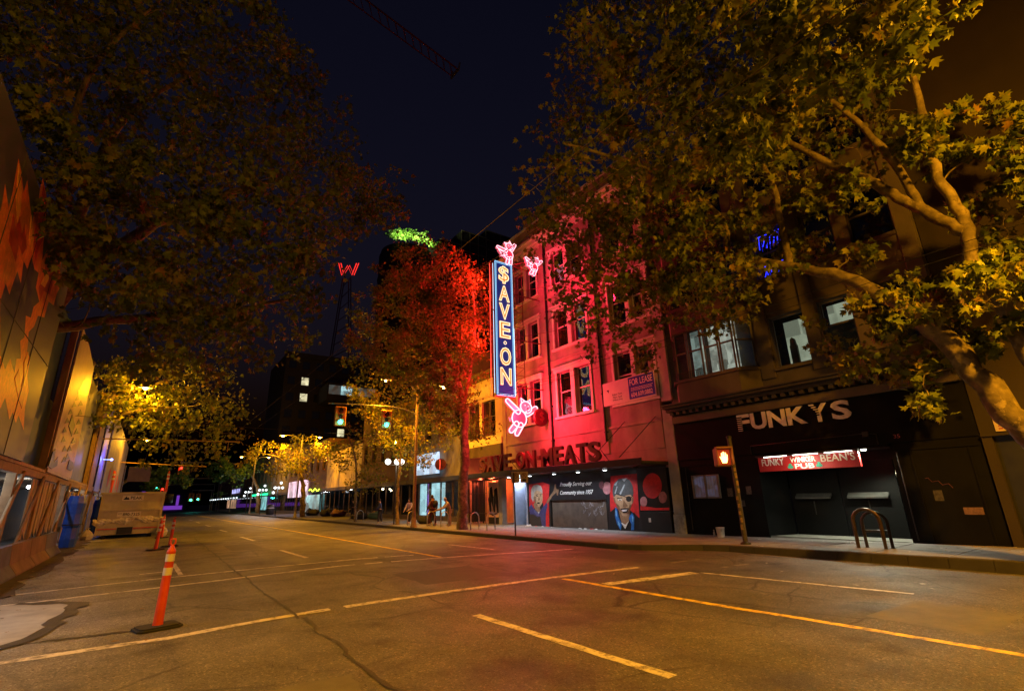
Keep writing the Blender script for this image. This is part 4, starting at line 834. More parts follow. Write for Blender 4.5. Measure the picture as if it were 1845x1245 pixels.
# FOR LEASE banner
LS = thing("lease_banner", FA(10.8, 5.85, .1), "blue and white for-lease banner hung under the upper windows", "banner")
MB().prism(FA, [(9.2, 5.85), (12.42, 5.86), (12.40, 7.02), (9.22, 6.98)], .17, .185).build("banner_sheet", mat("banner_white", (.60, .56, .56), .6, var=.08), LS)
MB().prism(FA, [(10.86, 5.93), (12.36, 5.93), (12.34, 6.96), (10.86, 6.95)], .186, .190).build("blue_panel", mat("banner_blue", (.01, .03, .40), .5, var=.1), LS)
M_BW = mat("banner_lettering", (.70, .66, .66), .6)
text_mb("FOR LEASE", FA, 11.61, 6.56, .191, .3, .003, align='CENTER', width=1.32, height=.30, offset=.01).build("lettering", M_BW, LS)
text_mb("604.609.0882", FA, 11.61, 6.01, .191, .3, .003, align='CENTER', width=1.24, height=.22, offset=.01).build("lettering", M_BW, LS)
t = MB()
for r_, z in enumerate((6.42, 6.36, 6.30)):
    x = 11.0
    while x < 12.2:
        w = random.uniform(.04, .11); t.box(FA, x, x + w, z, z + .026, .191, .193); x += w + .02
t.build("small_print", M_BW, LS)
M_BI = mat("banner_ink", (.03, .02, .08), .6)
for i, s in enumerate(("Robert Thom", "Marc Saul", "Willow King")):
    text_mb(s, FA, 10.12, 6.28 - i * .14, .186, .12, .003, align='CENTER', width=.62 - .06 * (i == 1), height=.10).build("lettering", M_BI, LS)
MB().prism(FA, [(9.45, 6.62), (9.62, 6.62), (9.58, 6.46)], .186, .189).build("arrow_mark", M_BI, LS)

# ================================================================== PUB AND ITS NEIGHBOUR
PUB = thing("pub_building", (17.8, 8.3, 0), "black-fronted pub building with pale masonry upper floors behind the right tree", "building")
M_MASON = mat("pale_masonry", (.11, .088, .068), .85, var=.2, scale=1.2, bump=.35, bscale=30, dirt=.5)
M_PUBBLK = mat("pub_black", (.006, .006, .006), .7, spec=.08, var=.45, scale=1.0, bump=.12, bscale=12)
M_BROWNPANEL = mat("bay_panel_brown", (.09, .05, .04), .6, var=.2)
holes = [(17.65, 18.85, 5.95, 7.85), (19.35, 20.35, 5.95, 7.9), (20.75, 22.0, 5.95, 7.9)]
for b0, b1 in ((9.4, 11.3), (12.9, 14.8)):
    holes += [(17.65, 18.85, b0, b1), (19.35, 20.35, b0, b1), (20.75, 22.0, b0, b1), (13.7, 15.0, b0, b1), (15.3, 16.6, b0, b1)]
wall_mb(FA, 13.0, 22.5, 5.25, 16.5, holes, .3).build("upper_wall", M_MASON, PUB)
MB().box(FA, 13.05, 22.45, 5.3, 16.4, -3.2, -2.4).build("interior", M_DARKROOM, PUB)
for i, (a0, a1, b0, b1) in enumerate(holes):
    w = sash(FA, a0 + .02, a1 - .02, b0 + .02, b1 - .02, -.18, PUB, M_FRAME, M_GLASS, rail=(i > 0))
MB().box(FA, 17.6, 18.9, 5.9, 7.9, -1.3, -1.25).build("lit_room", M_ROOM_WARM, PUB)
MB().box(FA, 19.3, 20.4, 7.25, 7.95, -1.0, -.95).build("lit_room", M_ROOM_WARM, PUB)
MB().box(FA, 18.0, 18.25, 5.97, 6.75, -.6, -.5).prism(FA, [(18.02, 6.75), (18.23, 6.75), (18.2, 6.98), (18.12, 7.06), (18.05, 6.98)], -.6, -.5).build("window_ornament", mat("ornament_grey", (.25, .27, .22), .6), PUB)
for a in (17.1, 18.87, 20.37, 22.02):
    MB().box(FA, a, a + (.5 if a < 18 else .44), 5.6, 16.2, .0, .07).build("pilaster", M_MASON, PUB, bevel=.015)
for a0, a1 in ((17.62, 18.86), (19.32, 20.36), (20.72, 22.01)):
    for b in (5.82, 9.27, 12.77):
        MB().box(FA, a0 - .02, a1 + .0, b, b + .125, -.02, .12).build("sill", M_MASON, PUB, bevel=.012)
# oriel bay
ORI = [(13.35, 0), (13.85, .62), (16.55, .62), (17.05, 0)]
def oriel(b0, b1, m, name, grow=0.0):
    P = [(ORI[0][0] - grow, 0.0), (ORI[1][0] - grow * .6, .62 + grow), (ORI[2][0] + grow * .6, .62 + grow), (ORI[3][0] + grow, 0.0)]
    mb = MB(); V = [FA(a, b0, c) for a, c in P] + [FA(a, b1, c) for a, c in P]
    mb.add(V, [(0, 1, 5, 4), (1, 2, 6, 5), (2, 3, 7, 6), (4, 5, 6, 7), (3, 2, 1, 0)])
    return mb.build(name, m, PUB)
oriel(5.25, 6.02, M_MASON, "bay_apron"); oriel(6.021, 6.12, M_MASON, "bay_sill", .10)
oriel(8.15, 9.1, M_BROWNPANEL, "bay_panel"); oriel(9.101, 9.2, M_MASON, "bay_sill", .08)
oriel(11.4, 12.4, M_BROWNPANEL, "bay_panel"); oriel(12.401, 12.6, M_MASON, "bay_cornice", .15)
faces = [(Fr(FA(13.85, 0, .62), FA.r * 1, (0, 0, 1)), [(0.05, .62), (.66, 1.3), (1.40, 2.02), (2.06, 2.65)])]
lf = Fr(FA(13.35, 0, 0), (FA(13.85, 0, .62) - FA(13.35, 0, 0)), (0, 0, 1)); rf = Fr(FA(16.55, 0, .62), (FA(17.05, 0, 0) - FA(16.55, 0, .62)), (0, 0, 1))
for b0, b1 in ((6.125, 8.145), (9.205, 11.395)):
    for fr, segs in ((lf, [(.06, .74)]), (faces[0][0], faces[0][1]), (rf, [(.06, .74)])):
        for (a0, a1) in segs:
            sash(fr, a0, a1, b0, b1, -.03, PUB, M_FRAME, M_GLASS)
MB().box(FA, 14.55, 15.15, 6.13, 8.1, .30, .34).build("lit_room", M_ROOM_COOL, PUB)
MB().box(FA, 15.3, 16.5, 6.13, 8.1, .25, .29).build("lit_room", mat("dim", (.02, .02, .02)) if False else lit_mat("lit_room_pale", (.9, .95, .75), .75, 2.6, .2), PUB)
t = MB()
for a in (14.0, 14.45): 
    for k in range(7): t.tube([FA(a + k * .09, 6.14, .66), FA(a + k * .09, 6.42, .66)], .009, 5)
t.tube([FA(13.95, 6.42, .66), FA(15.1, 6.42, .66)], .011, 5)
t.build("balcony_rail", M_IRON, PUB)
# blue neon-lit curtains on the third floor
t = MB()
for (z0, z1) in ((9.45, 9.9), (10.6, 11.15)):
    for k in range(7):
        a = 17.8 + k * .14
        t.tube([FA(a, z0 + random.uniform(0, .15), -.10), FA(a + random.uniform(-.05, .12), z1 - random.uniform(0, .2), -.10)], .014, 5)
    t.tube([FA(17.75, z1, -.10), FA(18.7, z1, -.10)], .02, 5)
t.build("blue_light_string", glow("blue_led", (.02, .03, 1.0), 2.6), PUB)
# black cornice over the pub front with pale beam
t = MB()
for b0, b1, c0, c1 in ((4.98, 5.1, 0, .42), (5.102, 5.2, 0, .62), (5.202, 5.25, 0, .7)):
    t.box(FA, 12.95, 22.5, b0, b1, c0, c1)
for i in range(30): t.box(FA, 13.1 + i * .31, 13.25 + i * .31, 4.84, 4.978, 0, .36)
t.build("cornice", mat("cornice_dark", (.045, .04, .036), .8, var=.3, bump=.2), PUB)
MB().box(FA, 13.02, 22.48, 4.5, 4.80, -.1, .17).build("pale_beam", M_MASON, PUB, bevel=.015)
# black front
MB().box(FA, 13.0, 22.5, 3.0, 4.497, -.2, .05).build("signboard", M_PUBBLK, PUB)
for a0, a1 in ((13.0, 16.35), (20.45, 22.5)):
    MB().box(FA, a0, a1, .05, 2.998, -.2, .02).build("front_panel", M_PUBBLK, PUB)
for q in ((20.9, 20.94, .1, 2.74), (22.2, 22.24, .1, 2.74), (20.47, 22.5, 2.75, 2.82), (13.02, 16.33, 2.75, 2.82)): MB().box(FA, *q, .02, .045).build("batten", M_PUBBLK, PUB)
# recessed entrance
t = MB()
t.quad([FA(16.35, 0, .02), FA(16.35, 3, .02), FA(16.75, 3, -1.1), FA(16.75, 0, -1.1)])
t.build("splay_panel", M_PUBBLK, PUB)
t = MB(); t.quad([FA(20.1, 0, -1.1), FA(20.1, 3, -1.1), FA(20.45, 3, .02), FA(20.45, 0, .02)])
t.build("splay_panel", mat("worn_black", (.05, .052, .048), .6, var=.5, scale=2.2, bump=.3, dirt=.4), PUB)
MB().box(FA, 16.3, 20.5, 2.9, 2.998, -1.3, .02).build("entrance_ceiling", M_PUBBLK, PUB)
for a0, a1 in ((16.78, 18.42), (18.44, 20.08)):
    d = MB().box(FA, a0, a1, .18, 2.6, -1.16, -1.1).build("door", M_PUBBLK, PUB, bevel=.01)
    MB().prism(Fr(FA(a0 + .2, 0, -1.1), FA.n, (0, 0, 1), -FA.r), [(0, 1.52), (.16, 1.42), (.16, 1.47), (0, 1.60)], -1.15, 0).build("ledge", mat("ledge_grey", (.07, .07, .065), .45, metal=.4, var=.3), d)
    MB().tube([FA(a0 + .75, .9, -1.07), FA(a0 + .75, 1.35, -1.07)], .018, 6).build("handle", M_IRON, d)
MB().box(FA, 16.7, 20.2, 2.602, 2.9, -1.2, -1.12).build("door_head", M_PUBBLK, PUB)
# concrete base strip of the step
MB().box(FA, 16.3, 20.5, .0, .235, -1.1, -.02).build("threshold", mat("threshold_concrete", (.22, .22, .2), .85, var=.2, bump=.2), PUB)
# pub letters
FK = thing("pub_lettering", FA(17.8, 3.85, .06), "large pale letters with peeling strokes on the black pub signboard", "sign")
M_FK = mat("pale_pink_letter", (.80, .74, .70), .6, var=.25, scale=3, dirt=.4)
x = 15.86
for ch, w in (("F", .52), ("U", .64), ("N", .68), ("K", .70), ("Y", .62), ("S", .62)):
    if ch == "Y": x += .05
    L1 = text_mb(ch, FA, x, 3.88 + (x - 15.86) * -.006, .05, .6, .03, width=w * .92, height=.60, offset=.03).build("letter", M_FK, FK)
    if ch in "FY":
        t = MB()
        for k in range(7):
            b = 3.90 + k * .075
            if ch == "F": t.box(FA, x - .02, x + .20, b, b + .046, .0815, .0835)
            elif k > 1: t.box(FA, x + .04, x + .30, b + .02, b + .062, .0815, .0835)
        t.build("peeled_strip", M_PUBBLK, L1)
    x += w + (.05 if ch == "Y" else 0)
# red pub sign
PS = thing("pub_sign", FA(18.0, 2.4, .1), "lit red board over the pub entrance with white lettering and shamrocks", "sign")
MB().box(FA, 16.42, 19.62, 2.37, 2.86, -.02, .10).build("board", mat("pub_red", (.42, .02, .02), .4, var=.12), PS, bevel=.01)
M_PW = mat("pub_white", (.72, .70, .62), .5, var=.08)
for s, a, b, w, hh in (("FUNKY", 16.92, 2.56, .78, .235), ("WINKER", 17.93, 2.62, .82, .165), ("BEAN'S", 19.0, 2.58, 1.0, .245)):
    text_mb(s, FA, a + .02, b, .101, .25, .006, align='CENTER', width=w, height=hh, offset=.012).build("lettering", M_PW, PS)
text_mb("PUB", FA, 17.98, 2.41, .101, .2, .006, align='CENTER', width=.62, height=.165, offset=.015).build("lettering", M_PW, PS)
M_SHAM = mat("shamrock_green", (.02, .34, .22), .5)
for a in (17.52, 18.44):
    t = MB()
    for q in (90, 210, 330): t.prism(FA, el(a + .055 * math.cos(math.radians(q)), 2.50 + .05 * math.sin(math.radians(q)), .05, .045, 0, 10), .101, .106 + q * 1e-6)
    t.prism(FA, [(a - .01, 2.41), (a + .02, 2.41), (a + .008, 2.49), (a - .008, 2.49)], .101, .105)
    t.build("shamrock", M_SHAM, PS)
MB().box(FA, 16.4, 19.66, 2.865, 2.92, .05, .22).build("lamp_hood", M_IRON, PS)
t = MB()
for a in (16.7, 17.7, 18.7):
    t.tube([FA(a, 2.855, .19), FA(a + .8, 2.855, .19)], .012, 6)
t.build("lamp_tube", glow("white_tube", (.92, .95, .80), 9), PS)
lamp("sign_light", 'AREA', FA(18.0, 2.84, .26), 70, (.90, .92, .70), PS, aim=(.25, 0, -1), sx=.06, sy=3.0)
lamp("entrance_light", 'SPOT', FA(19.7, 2.80, -.15), 420, (.92, .95, .70), PS, .06, spot=150, blend=.5, aim=(-.35, -.15, -1))
MB().lathe(FA(19.7, 2.86, -.15), [(.06, -.02), (.08, .03)], 12).build("entrance_lamp", glow("warm_lens", (.95, .95, .75), 10), PS)
# house number, graffiti, vents, barred window
text_mb("35", Fr(FA(20.1, 0, -1.1), FA(20.45, 0, .02) - FA(20.1, 0, -1.1), (0, 0, 1)), .55, 2.02, .003, .25, .006, width=.26, height=.22, offset=.01).build("house_number", mat("number_cream", (.55, .52, .42), .5), PUB)
text_mb("35", FA, 20.62, 3.12, .051, .12, .004, width=.16, height=.11).build("house_number", mat("number_red", (.30, .05, .05), .5), PUB)
t = MB(); P = [FA(21.1 + k * .07, 1.95 - k * .028 + .05 * math.sin(k * 2.1), .024) for k in range(9)]
t.tube(P, .007, 4); t.build("graffiti", mat("pink_spray", (.10, .03, .06), .6), PUB)
MB().box(FA, 21.75, 22.15, 1.0, 1.18, .02, .026).build("sticker", mat("pink_sticker", (.16, .09, .08), .6, var=.4, scale=12), PUB)
W = MB().box(FA, 13.55, 14.72, 1.52, 2.36, .021, .05)
wn_ = MB()
for a0, a1, b0, b1 in ((13.55, 13.61, 1.5, 2.38), (14.68, 14.74, 1.5, 2.38), (14.1, 14.17, 1.5, 2.38), (13.61, 14.68, 1.5, 1.55), (13.61, 14.68, 2.33, 2.38)):
    wn_.box(FA, a0, a1, b0, b1, .02, .09)
wo = wn_.build("barred_window", mat("window_grey_paint", (.16, .14, .12), .6), PUB)
MB().box(FA, 13.6, 14.69, 1.54, 2.34, .022, .03).build("pane", lit_mat("blue_screen_glow", (.20, .32, .75), .10, 5, .2), wo)
t = MB()
for k in range(9): t.tube([FA(13.66 + k * .125, 1.54, .075), FA(13.66 + k * .125, 2.34, .075)], .009, 5)
t.build("bars", mat("bar_steel", (.25, .24, .22), .5, metal=.5), wo)

for k, P in enumerate(([FA(16.2, 3.02, .06), FA(16.2, 3.3, .06), FA(19.9, 3.34, .06), FA(20.2, 3.30, .06), FA(20.2, 2.98, .06)], [FA(13.3, .3, .05), FA(13.3, 2.72, .05)], [FA(20.6, .3, .05), FA(20.6, 2.72, .05)])):
    MB().tube(P, .016, 6).build("conduit", M_IRON, PUB)
MB().box(FA, 19.85, 20.02, 3.24, 3.40, .05, .12).build("junction_box", M_IRON, PUB, bevel=.01)
for k, (a, b, w, hh) in enumerate(((15.0, 1.55, .21, .30), (15.35, 1.2, .28, .21), (15.75, 1.62, .2, .28), (21.2, 1.35, .2, .28))):
    MB().box(FA, a, a + w, b, b + hh, .021, .0235).build("torn_poster", mat("torn_poster_%d" % (k % 2), (.05, .045, .04) if k % 2 else (.075, .06, .05), .8, var=.6, scale=14), PUB)
# grey neighbour at the right edge
NB = thing("grey_building", (17.8, -5, 0), "plain grey rendered building past the pub at the right edge", "building")
M_GREY = mat("grey_render", (.036, .026, .017), .85, var=.2, scale=1.0, bump=.3, bscale=35, dirt=.4)
wall_mb(FA, 22.52, 50, 3.0, 17.0, [(24 + 2.6 * i, 25.4 + 2.6 * i, b, b + 2.0) for i in range(1, 5) for b in (6.0, 9.6, 13.0)], .25).build("wall", M_GREY, NB)
MB().box(FA, 22.6, 49.9, 3.0, 16.9, -3.2, -2.5).build("interior", M_DARKROOM, NB)
for i in range(1, 5):
    for b in (6.0, 9.6, 13.0): sash(FA, 24.02 + 2.6 * i, 25.38 + 2.6 * i, b + .02, b + 1.98, -.15, NB, M_FRAME, M_GLASS)
MB().box(FA, 22.53, 50, .05, 2.95, -.3, -.05).build("shop_front", mat("shop_front_dark", (.02, .02, .02), .4, var=.3), NB)
t = MB().box(FA, 22.54, 22.75, .05, 2.998, -.1, .10).box(FA, 22.54, 50, 2.951, 2.999, -.1, .14)
t.build("front_trim", M_GREY, NB)
NS = thing("notice_board", FA(22.95, 3.1, .03), "small white notice board with red lettering at the right edge", "sign")
MB().box(FA, 22.85, 24.0, 3.06, 3.42, .005, .03).build("board", mat("notice_white", (.52, .42, .34), .6), NS)
t = MB()
for z in (3.34, 3.26, 3.18, 3.11):
    x = 22.92
    while x < 23.9:
        w = random.uniform(.03, .1); t.box(FA, x, x + w, z, z + .035, .031, .033); x += w + .025
t.build("small_print", mat("notice_red", (.30, .06, .04), .6), NS)

# ================================================================== BUILDINGS DOWN THE STREET (right side)
CR = thing("cream_building", (17.8, 28.3, 0), "two-storey cream building left of the neon blade sign", "building")
M_CREAM = mat("cream_paint", (.46, .37, .22), .7, var=.14, scale=1.2, bump=.15, dirt=.35)
M_BROWN = mat("brown_fascia", (.08, .055, .04), .7, var=.25, bump=.15)
ch_ = [(-4.3, -2.75, 5.6, 8.0), (-2.4, -.75, 5.6, 8.0)]
wall_mb(FA, -4.7, .06, 4.6, 9.9, ch_, .25).build("wall", M_CREAM, CR)
for h_ in ch_:
    sash(FA, h_[0] + .02, (h_[0] + h_[1]) / 2 - .03, h_[2] + .02, h_[3] - .02, -.12, CR, M_FRAME, M_GLASS); sash(FA, (h_[0] + h_[1]) / 2 + .03, h_[1] - .02, h_[2] + .02, h_[3] - .02, -.12, CR, M_FRAME, M_GLASS)
MB().box(FA, -4.6, 0, 4.7, 9.8, -3, -2.2).build("interior", M_DARKROOM, CR)
MB().box(FA, -4.75, .08, 5.0, 5.45, -.02, .12).build("sill_band", mat("cream_band", (.60, .48, .27), .7, var=.1), CR, bevel=.01)
MB().box(FA, -4.75, .08, 4.3, 4.995, -.2, .20).build("fascia", M_BROWN, CR)
t = MB().box(FA, -4.85, .09, 9.5, 9.7, -.1, .30).box(FA, -4.9, .09, 9.702, 9.95, -.1, .5); t.build("cornice", M_BROWN, CR)
MB().box(FA, -4.7, .07, 8.35, 9.05, .0, .03).build("sign_band", mat("sign_band_cream", (.50, .42, .26), .7), CR)
text_mb("Penny", FA, -4.3, 8.47, .031, .5, .02, width=1.9, height=.48, shear=.15, offset=.015).build("lettering", mat("black_letter", (.03, .02, .015), .6), CR)
for a in (-4.7, -.5):
    MB().box(FA, a, a + .42, .1, 2.84, -.3, .04).build("pier", mat("orange_grey_pier", (.30, .27, .24), .8, var=.2, bump=.2), CR, bevel=.02)
MB().box(FA, -4.28, -.52, .1, 2.85, -1.5, -1.4).build("back_wall", mat("bay_back", (.30, .20, .16), .8, var=.2), CR)
MB().box(FA, -4.28, -.52, .1, .17, -1.4, -.05).build("bay_floor", M_CONC, CR)
t = MB()
for k in range(12): t.tube([FA(-4.2 + k * .2, .12, -.05), FA(-4.2 + k * .2, 2.8, -.05)], .02 if k % 3 else .045, 6)
t.tube([FA(-4.2, .75, -.05), FA(-2.0, .75, -.05)], .03, 6).tube([FA(-4.2, 2.0, -.05), FA(-2.0, 2.0, -.05)], .02, 6)
t.build("security_gate", M_IRON, CR)
po = MB().box(FA, -1.78, -.56, .55, 2.65, -.12, -.06).build("poster", mat("poster_paper", (.62, .42, .34), .6, var=.1), CR)
t = MB()
t.tube([FA(-1.55, .8, -.055), FA(-1.62, 1.6, -.055), FA(-1.42, 2.25, -.055), FA(-1.3, 1.5, -.055), FA(-1.1, .85, -.055)], [.05, .12, .15, .11, .05], 6)
t.tube([FA(-1.1, .9, -.055), FA(-1.05, 1.7, -.055), FA(-.9, 2.2, -.055), FA(-.78, 1.4, -.055), FA(-.70, .8, -.055)], [.05, .12, .15, .11, .05], 6)
t.tube([FA(-1.65, .75, -.055), FA(-1.3, .66, -.055), FA(-.85, .78, -.055)], [.02, .05, .02], 6)
t.build("lettering", mat("poster_ink", (.02, .01, .01), .6), po)
MB().box(FA, -1.78, -.56, .1, .53, -.2, -.05).build("poster_base", M_BLACK, CR)
MB().box(FA, -2.0, -1.7, 2.70, 2.76, -.6, -.5).build("heat_lamp", glow("red_heat_lamp", (1, .12, .03), 9), CR)
lamp("heat_lamp_light", 'POINT', FA(-2.0, 2.55, -.5), 150, (1, .11, .04), CR, .1)
lamp("heat_lamp_light", 'POINT', FA(-3.3, 2.6, -.4), 150, (1, .11, .04), CR, .1)

# ------------------------------------------------------------------ generic street building
def street_block(name, label, y0, y1, top, wallm, rows, ncol, ww, hh, z0=5.2, ground=None, lit=(), fm=M_FRAME, cornice=True):
    """facade on the right-hand building line between y0 and y1"""
    a0, a1 = 26 - y1 + .03, 26 - y0 - .03
    T = thing(name, (17.8, (y0 + y1) / 2, 0), label, "building")
    H = []
    step = (a1 - a0) / ncol
    for r in range(rows):
        for c in range(ncol):
            ca = a0 + step * (c + .5); b = z0 + r * 3.5
            if b + hh < top - .5: H.append((ca - ww / 2, ca + ww / 2, b, b + hh))
    wall_mb(FA, a0, a1, 3.3, top, H, .22).build("wall", wallm, T)
    MB().box(FA, a0 + .1, a1 - .1, 3.3, top - .1, -3, -2.2).build("interior", M_DARKROOM, T)
    for i, h_ in enumerate(H):
        sash(FA, h_[0] + .02, h_[1] - .02, h_[2] + .02, h_[3] - .02, -.12, T, fm, M_GLASS)
        if i in lit: MB().box(FA, h_[0] - .1, h_[1] + .1, h_[2] - .1, h_[3] + .1, -.8, -.75).build("lit_room", M_ROOM_WARM, T)
        MB().box(FA, h_[0] - .1, h_[1] + .1, h_[2] - .12, h_[2] - .002, -.02, .1).build("sill", wallm, T)
    if cornice:
        MB().box(FA, a0 - .02, a1 + .02, top - .35, top - .1, .0, .3).build("cornice", M_BROWN, T)
    MB().box(FA, a0, a1, 2.95, 3.295, -.25, .15).build("fascia", M_BROWN, T)
    g = ground or M_BROWN
    MB().box(FA, a0, a1, .05, .45, -.25, -.02).build("stall_riser", g, T)
    n = max(2, int((a1 - a0) / 1.6))
    for k in range(n):
        s0 = a0 + (a1 - a0) * k / n; s1 = a0 + (a1 - a0) * (k + 1) / n
        sash(FA, s0 + .04, s1 - .04, .46, 2.94, -.1, T, M_BROWN, M_GLASS, rail=False, name="shop_window")
    MB().box(FA, a0, a1, .05, 3.0, -1.8, -1.7).build("shop_back", M_DARKROOM, T)
    return T
M_STONE = mat("dim_stone", (.20, .18, .155), .85, var=.25, scale=1.0, bump=.3, dirt=.4)
M_BRICK = mat("dim_brick", (.15, .075, .05), .85, var=.3, scale=2.0, bump=.3)
B1 = street_block("stone_building", "grey stone building with a bright cyan-lit shop behind the people", 30.75, 40.2, 12.5, M_STONE, 2, 4, 1.1, 2.0, 6.3)
for a0, a1, m in ((-12.3, -11.1, M_SHOP), (-10.9, -10.7, lit_mat("violet_strip", (.5, .2, 1), 1.0)), (-10.2, -8.0, M_SHOP)):
    MB().box(FA, a0, a1, .5, 2.9, -.22, -.18).build("lit_shop", m, B1)
lamp("shop_light", 'AREA', FA(-9.4, 2.6, -.02), 55, (.70, .95, 1.0), B1, aim=(-1, 0, -.8), sx=3.4, sy=.6)
SGN = thing("lit_shop_sign", FA(-9.8, 3.6, .6), "glowing blue and white shop sign seen through golden leaves", "sign")
MB().box(FA, -11.8, -8.0, 3.55, 5.15, .3, .42).build("sign_box", lit_mat("sign_face", (.45, .72, 1.0), 1.2, 1.4, .3), SGN)
t = MB().box(FA, -11.86, -7.94, 3.49, 3.548, .28, .44).box(FA, -11.86, -7.94, 5.152, 5.21, .28, .44); t.build("sign_frame", M_IRON, SGN)
RND = thing("round_shop_sign", FA(-7.4, 3.9, .5), "small glowing red round sign beside the blue shop sign", "sign")
MB().lathe(FA(-7.35, 4.15, .55), [(.42, 0), (.42, .1)], 20, axis=(-.5, -1, 0)).build("disc", mat("disc_dark", (.10, .02, .02), .5), RND)
MB().tube([FA(-7.35 + .34 * math.cos(q) * .9, 4.15 + .34 * math.sin(q), .62 + .34 * math.cos(q) * .4) for q in np.linspace(0, 6.283, 17)[:-1]], .035, 6, closed=True).build("neon_tube", glow("red_tube", (1, .07, .03), 1.6), RND)
MB().tube([FA(-7.35, 4.15, 0), FA(-7.35, 4.15, .55)], .03, 6).build("bracket", M_IRON, RND)

B2 = street_block("dark_building", "dark narrow brick building with an unlit doorway behind slender trees", 40.2, 52.4, 10.5, M_BRICK, 2, 5, 1.1, 1.9, 5.2)
dl = MB().sphere(FA(-19.5, 2.7, .2), .10, 10).build("door_lamp", glow("door_bulb", (1, .85, .55), 9), B2)
lamp("door_lamp_light", 'POINT', FA(-19.5, 2.55, .35), 14, (1, .8, .5), B2, .08)
B3 = street_block("plain_cream_building", "low building with a blank cream upper wall beyond the slender trees", 52.4, 65.2, 8.0, M_CREAM, 0, 1, 1, 1, ground=M_BROWN)
B4 = street_block("pink_shop_building", "far building with a pink and turquoise glowing shop front", 65.2, 86.5, 9.5, M_BRICK, 1, 7, 1.3, 1.9, 5.6, cornice=True)
for a0, a1, z0_, z1_, m in ((-59, -47, 2.4, 4.7, lit_mat("pink_shop_glow", (1.0, .62, .80), 1.3, .7, .2)), (-50, -41, .4, 2.6, lit_mat("turquoise_shop_glow", (.35, .85, .85), .8, .8, .1))):
    MB().box(FA, a0, a1, z0_, z1_, .16, .22).build("lit_fascia", m, B4)
t = MB().tube([FA(-46 + k * .5, 3.2 + .18 * math.sin(k * 1.3), .3) for k in range(11)], .05, 5); t.build("neon_script", glow("yellow_green_neon", (.75, 1, .05), 4), B4)
lamp("shop_light", 'AREA', FA(-50, 3.6, .7), 260, (1, .7, .85), B4, aim=(-1, 0, -.7), sx=9, sy=1.5)
B5 = street_block("green_neon_building", "far shop row with a long green neon strip", 86.6, 118, 11, M_STONE, 2, 8, 1.4, 1.9, 5.4)
MB().box(FA, -90, -74, 3.1, 3.4, .5, .7).build("green_tube", glow("green_neon", (.02, 1, .35), 2.2), B5)
MB().box(FA, -84, -78, .5, 2.9, -.09, -.06).build("lit_shop", lit_mat("teal_window", (.4, .9, .95), .7, .9), B5)
B6 = street_block("far_row_building", "farthest shop row on the right with a canopy of small white lights", 118.2, 190, 10, M_BRICK, 1, 14, 1.6, 1.9, 5.4)
MB().box(FA, -160, -95, 3.1, 3.3, .16, 2.2).build("canopy", M_IRON, B6)
t = MB()
for k in range(13): t.sphere(FA(-158 + k * 4.8, 3.0, 2.1), .16, 8)
t.build("canopy_bulbs", glow("canopy_white", (.85, .95, 1), 2.5), B6)["kind"] = "stuff"
MB().box(FA, -135, -118, .6, 2.7, -.09, -.06).build("lit_shop", lit_mat("warm_shop_far", (1, .55, .3), .6, .6), B6)
MB().box(FA, -125, -112, 4.2, 5.2, .2, .3).build("lit_sign", lit_mat("violet_sign_far", (.5, .5, 1), 1.6, .8), B6)

# far end of the street
FE = thing("purple_lit_building", (-4, 215, 0), "low dark building at the street end edged in purple light", "building")
MB().box(WF, -40, 12, 215, 235, 0, 14).build("wall", mat("far_dark_wall", (.03, .03, .04), .8), FE)
PUR = glow("purple_led", (.35, .08, .9), .45)
MB().box(WF, -20, 10, 214.6, 214.9, .3, 1.6).build("light_strip", PUR, FE)
t = MB().box(WF, -2.2, -1.2, 214.6, 214.9, 1.7, 6.5).box(WF, 8.0, 8.8, 214.6, 214.9, 1.7, 5); t.build("light_post", PUR, FE)
for k in range(6):
    MB().box(WF, -18 + k * 4.5, -15.5 + k * 4.5, 214.7, 214.95, 2.5, 5.5).build("window", M_GLASS, FE)

# dark mid-distance blocks with scattered lit windows
def tower(name, label, x0, x1, y0, y1, top, m, cols_, rows_, z0, litp, litm, ww=1.5, hh=1.7):
    T = thing(name, ((x0 + x1) / 2, (y0 + y1) / 2, 0), label, "building")
    MB().box(WF, x0, x1, y0, y1, 0, top).build("wall", m, T)
    fr = Fr((x0, y0, 0), (1, 0, 0), (0, 0, 1), (0, -1, 0))
    w = x1 - x0
    for r in range(rows_):
        for c in range(cols_):
            ca = w * (c + .5) / cols_; b = z0 + r * 3.6
            if b + hh > top - .4: continue
            l = (r, c) in litp
            f = MB()
            f.box(fr, ca - ww / 2 - .1, ca + ww / 2 + .1, b - .15, b - .01, 0, .16).box(fr, ca - ww / 2 - .08, ca - ww / 2, b, b + hh, 0, .08).box(fr, ca + ww / 2, ca + ww / 2 + .08, b, b + hh, 0, .08).box(fr, ca - ww / 2 - .08, ca + ww / 2 + .08, b + hh, b + hh + .1, 0, .1)
            o = f.build("window", m, T)
            MB().box(fr, ca - ww / 2, ca + ww / 2, b, b + hh, .005, .02).build("pane", litm if l else MATS["dark_pane"], o)
    MB().box(WF, x0 - .4, x1 + .4, y0 - .5, y0, top - .8, top + .3).build("parapet", m, T)
    return T
mat("dark_pane", (.012, .014, .018), .15, var=0, spec=.6)
M_TOWER = mat("night_concrete", (.022, .021, .022), .85, var=.2, scale=.3)
M_LITW = lit_mat("lit_flat", (1.0, .92, .55), 1.0, .9, .35)
tower("dark_block", "dark mid-rise block with two stacked lit windows behind the signals", 20, 40, 112, 130, 33, M_TOWER, 7, 8, 4.6, {(6, 1), (5, 1), (3, 4)}, M_LITW)
GR = thing("blue_lit_gallery", (34, 100, 22), "glass gallery glowing blue-green high on the block behind the golden tree", "building")
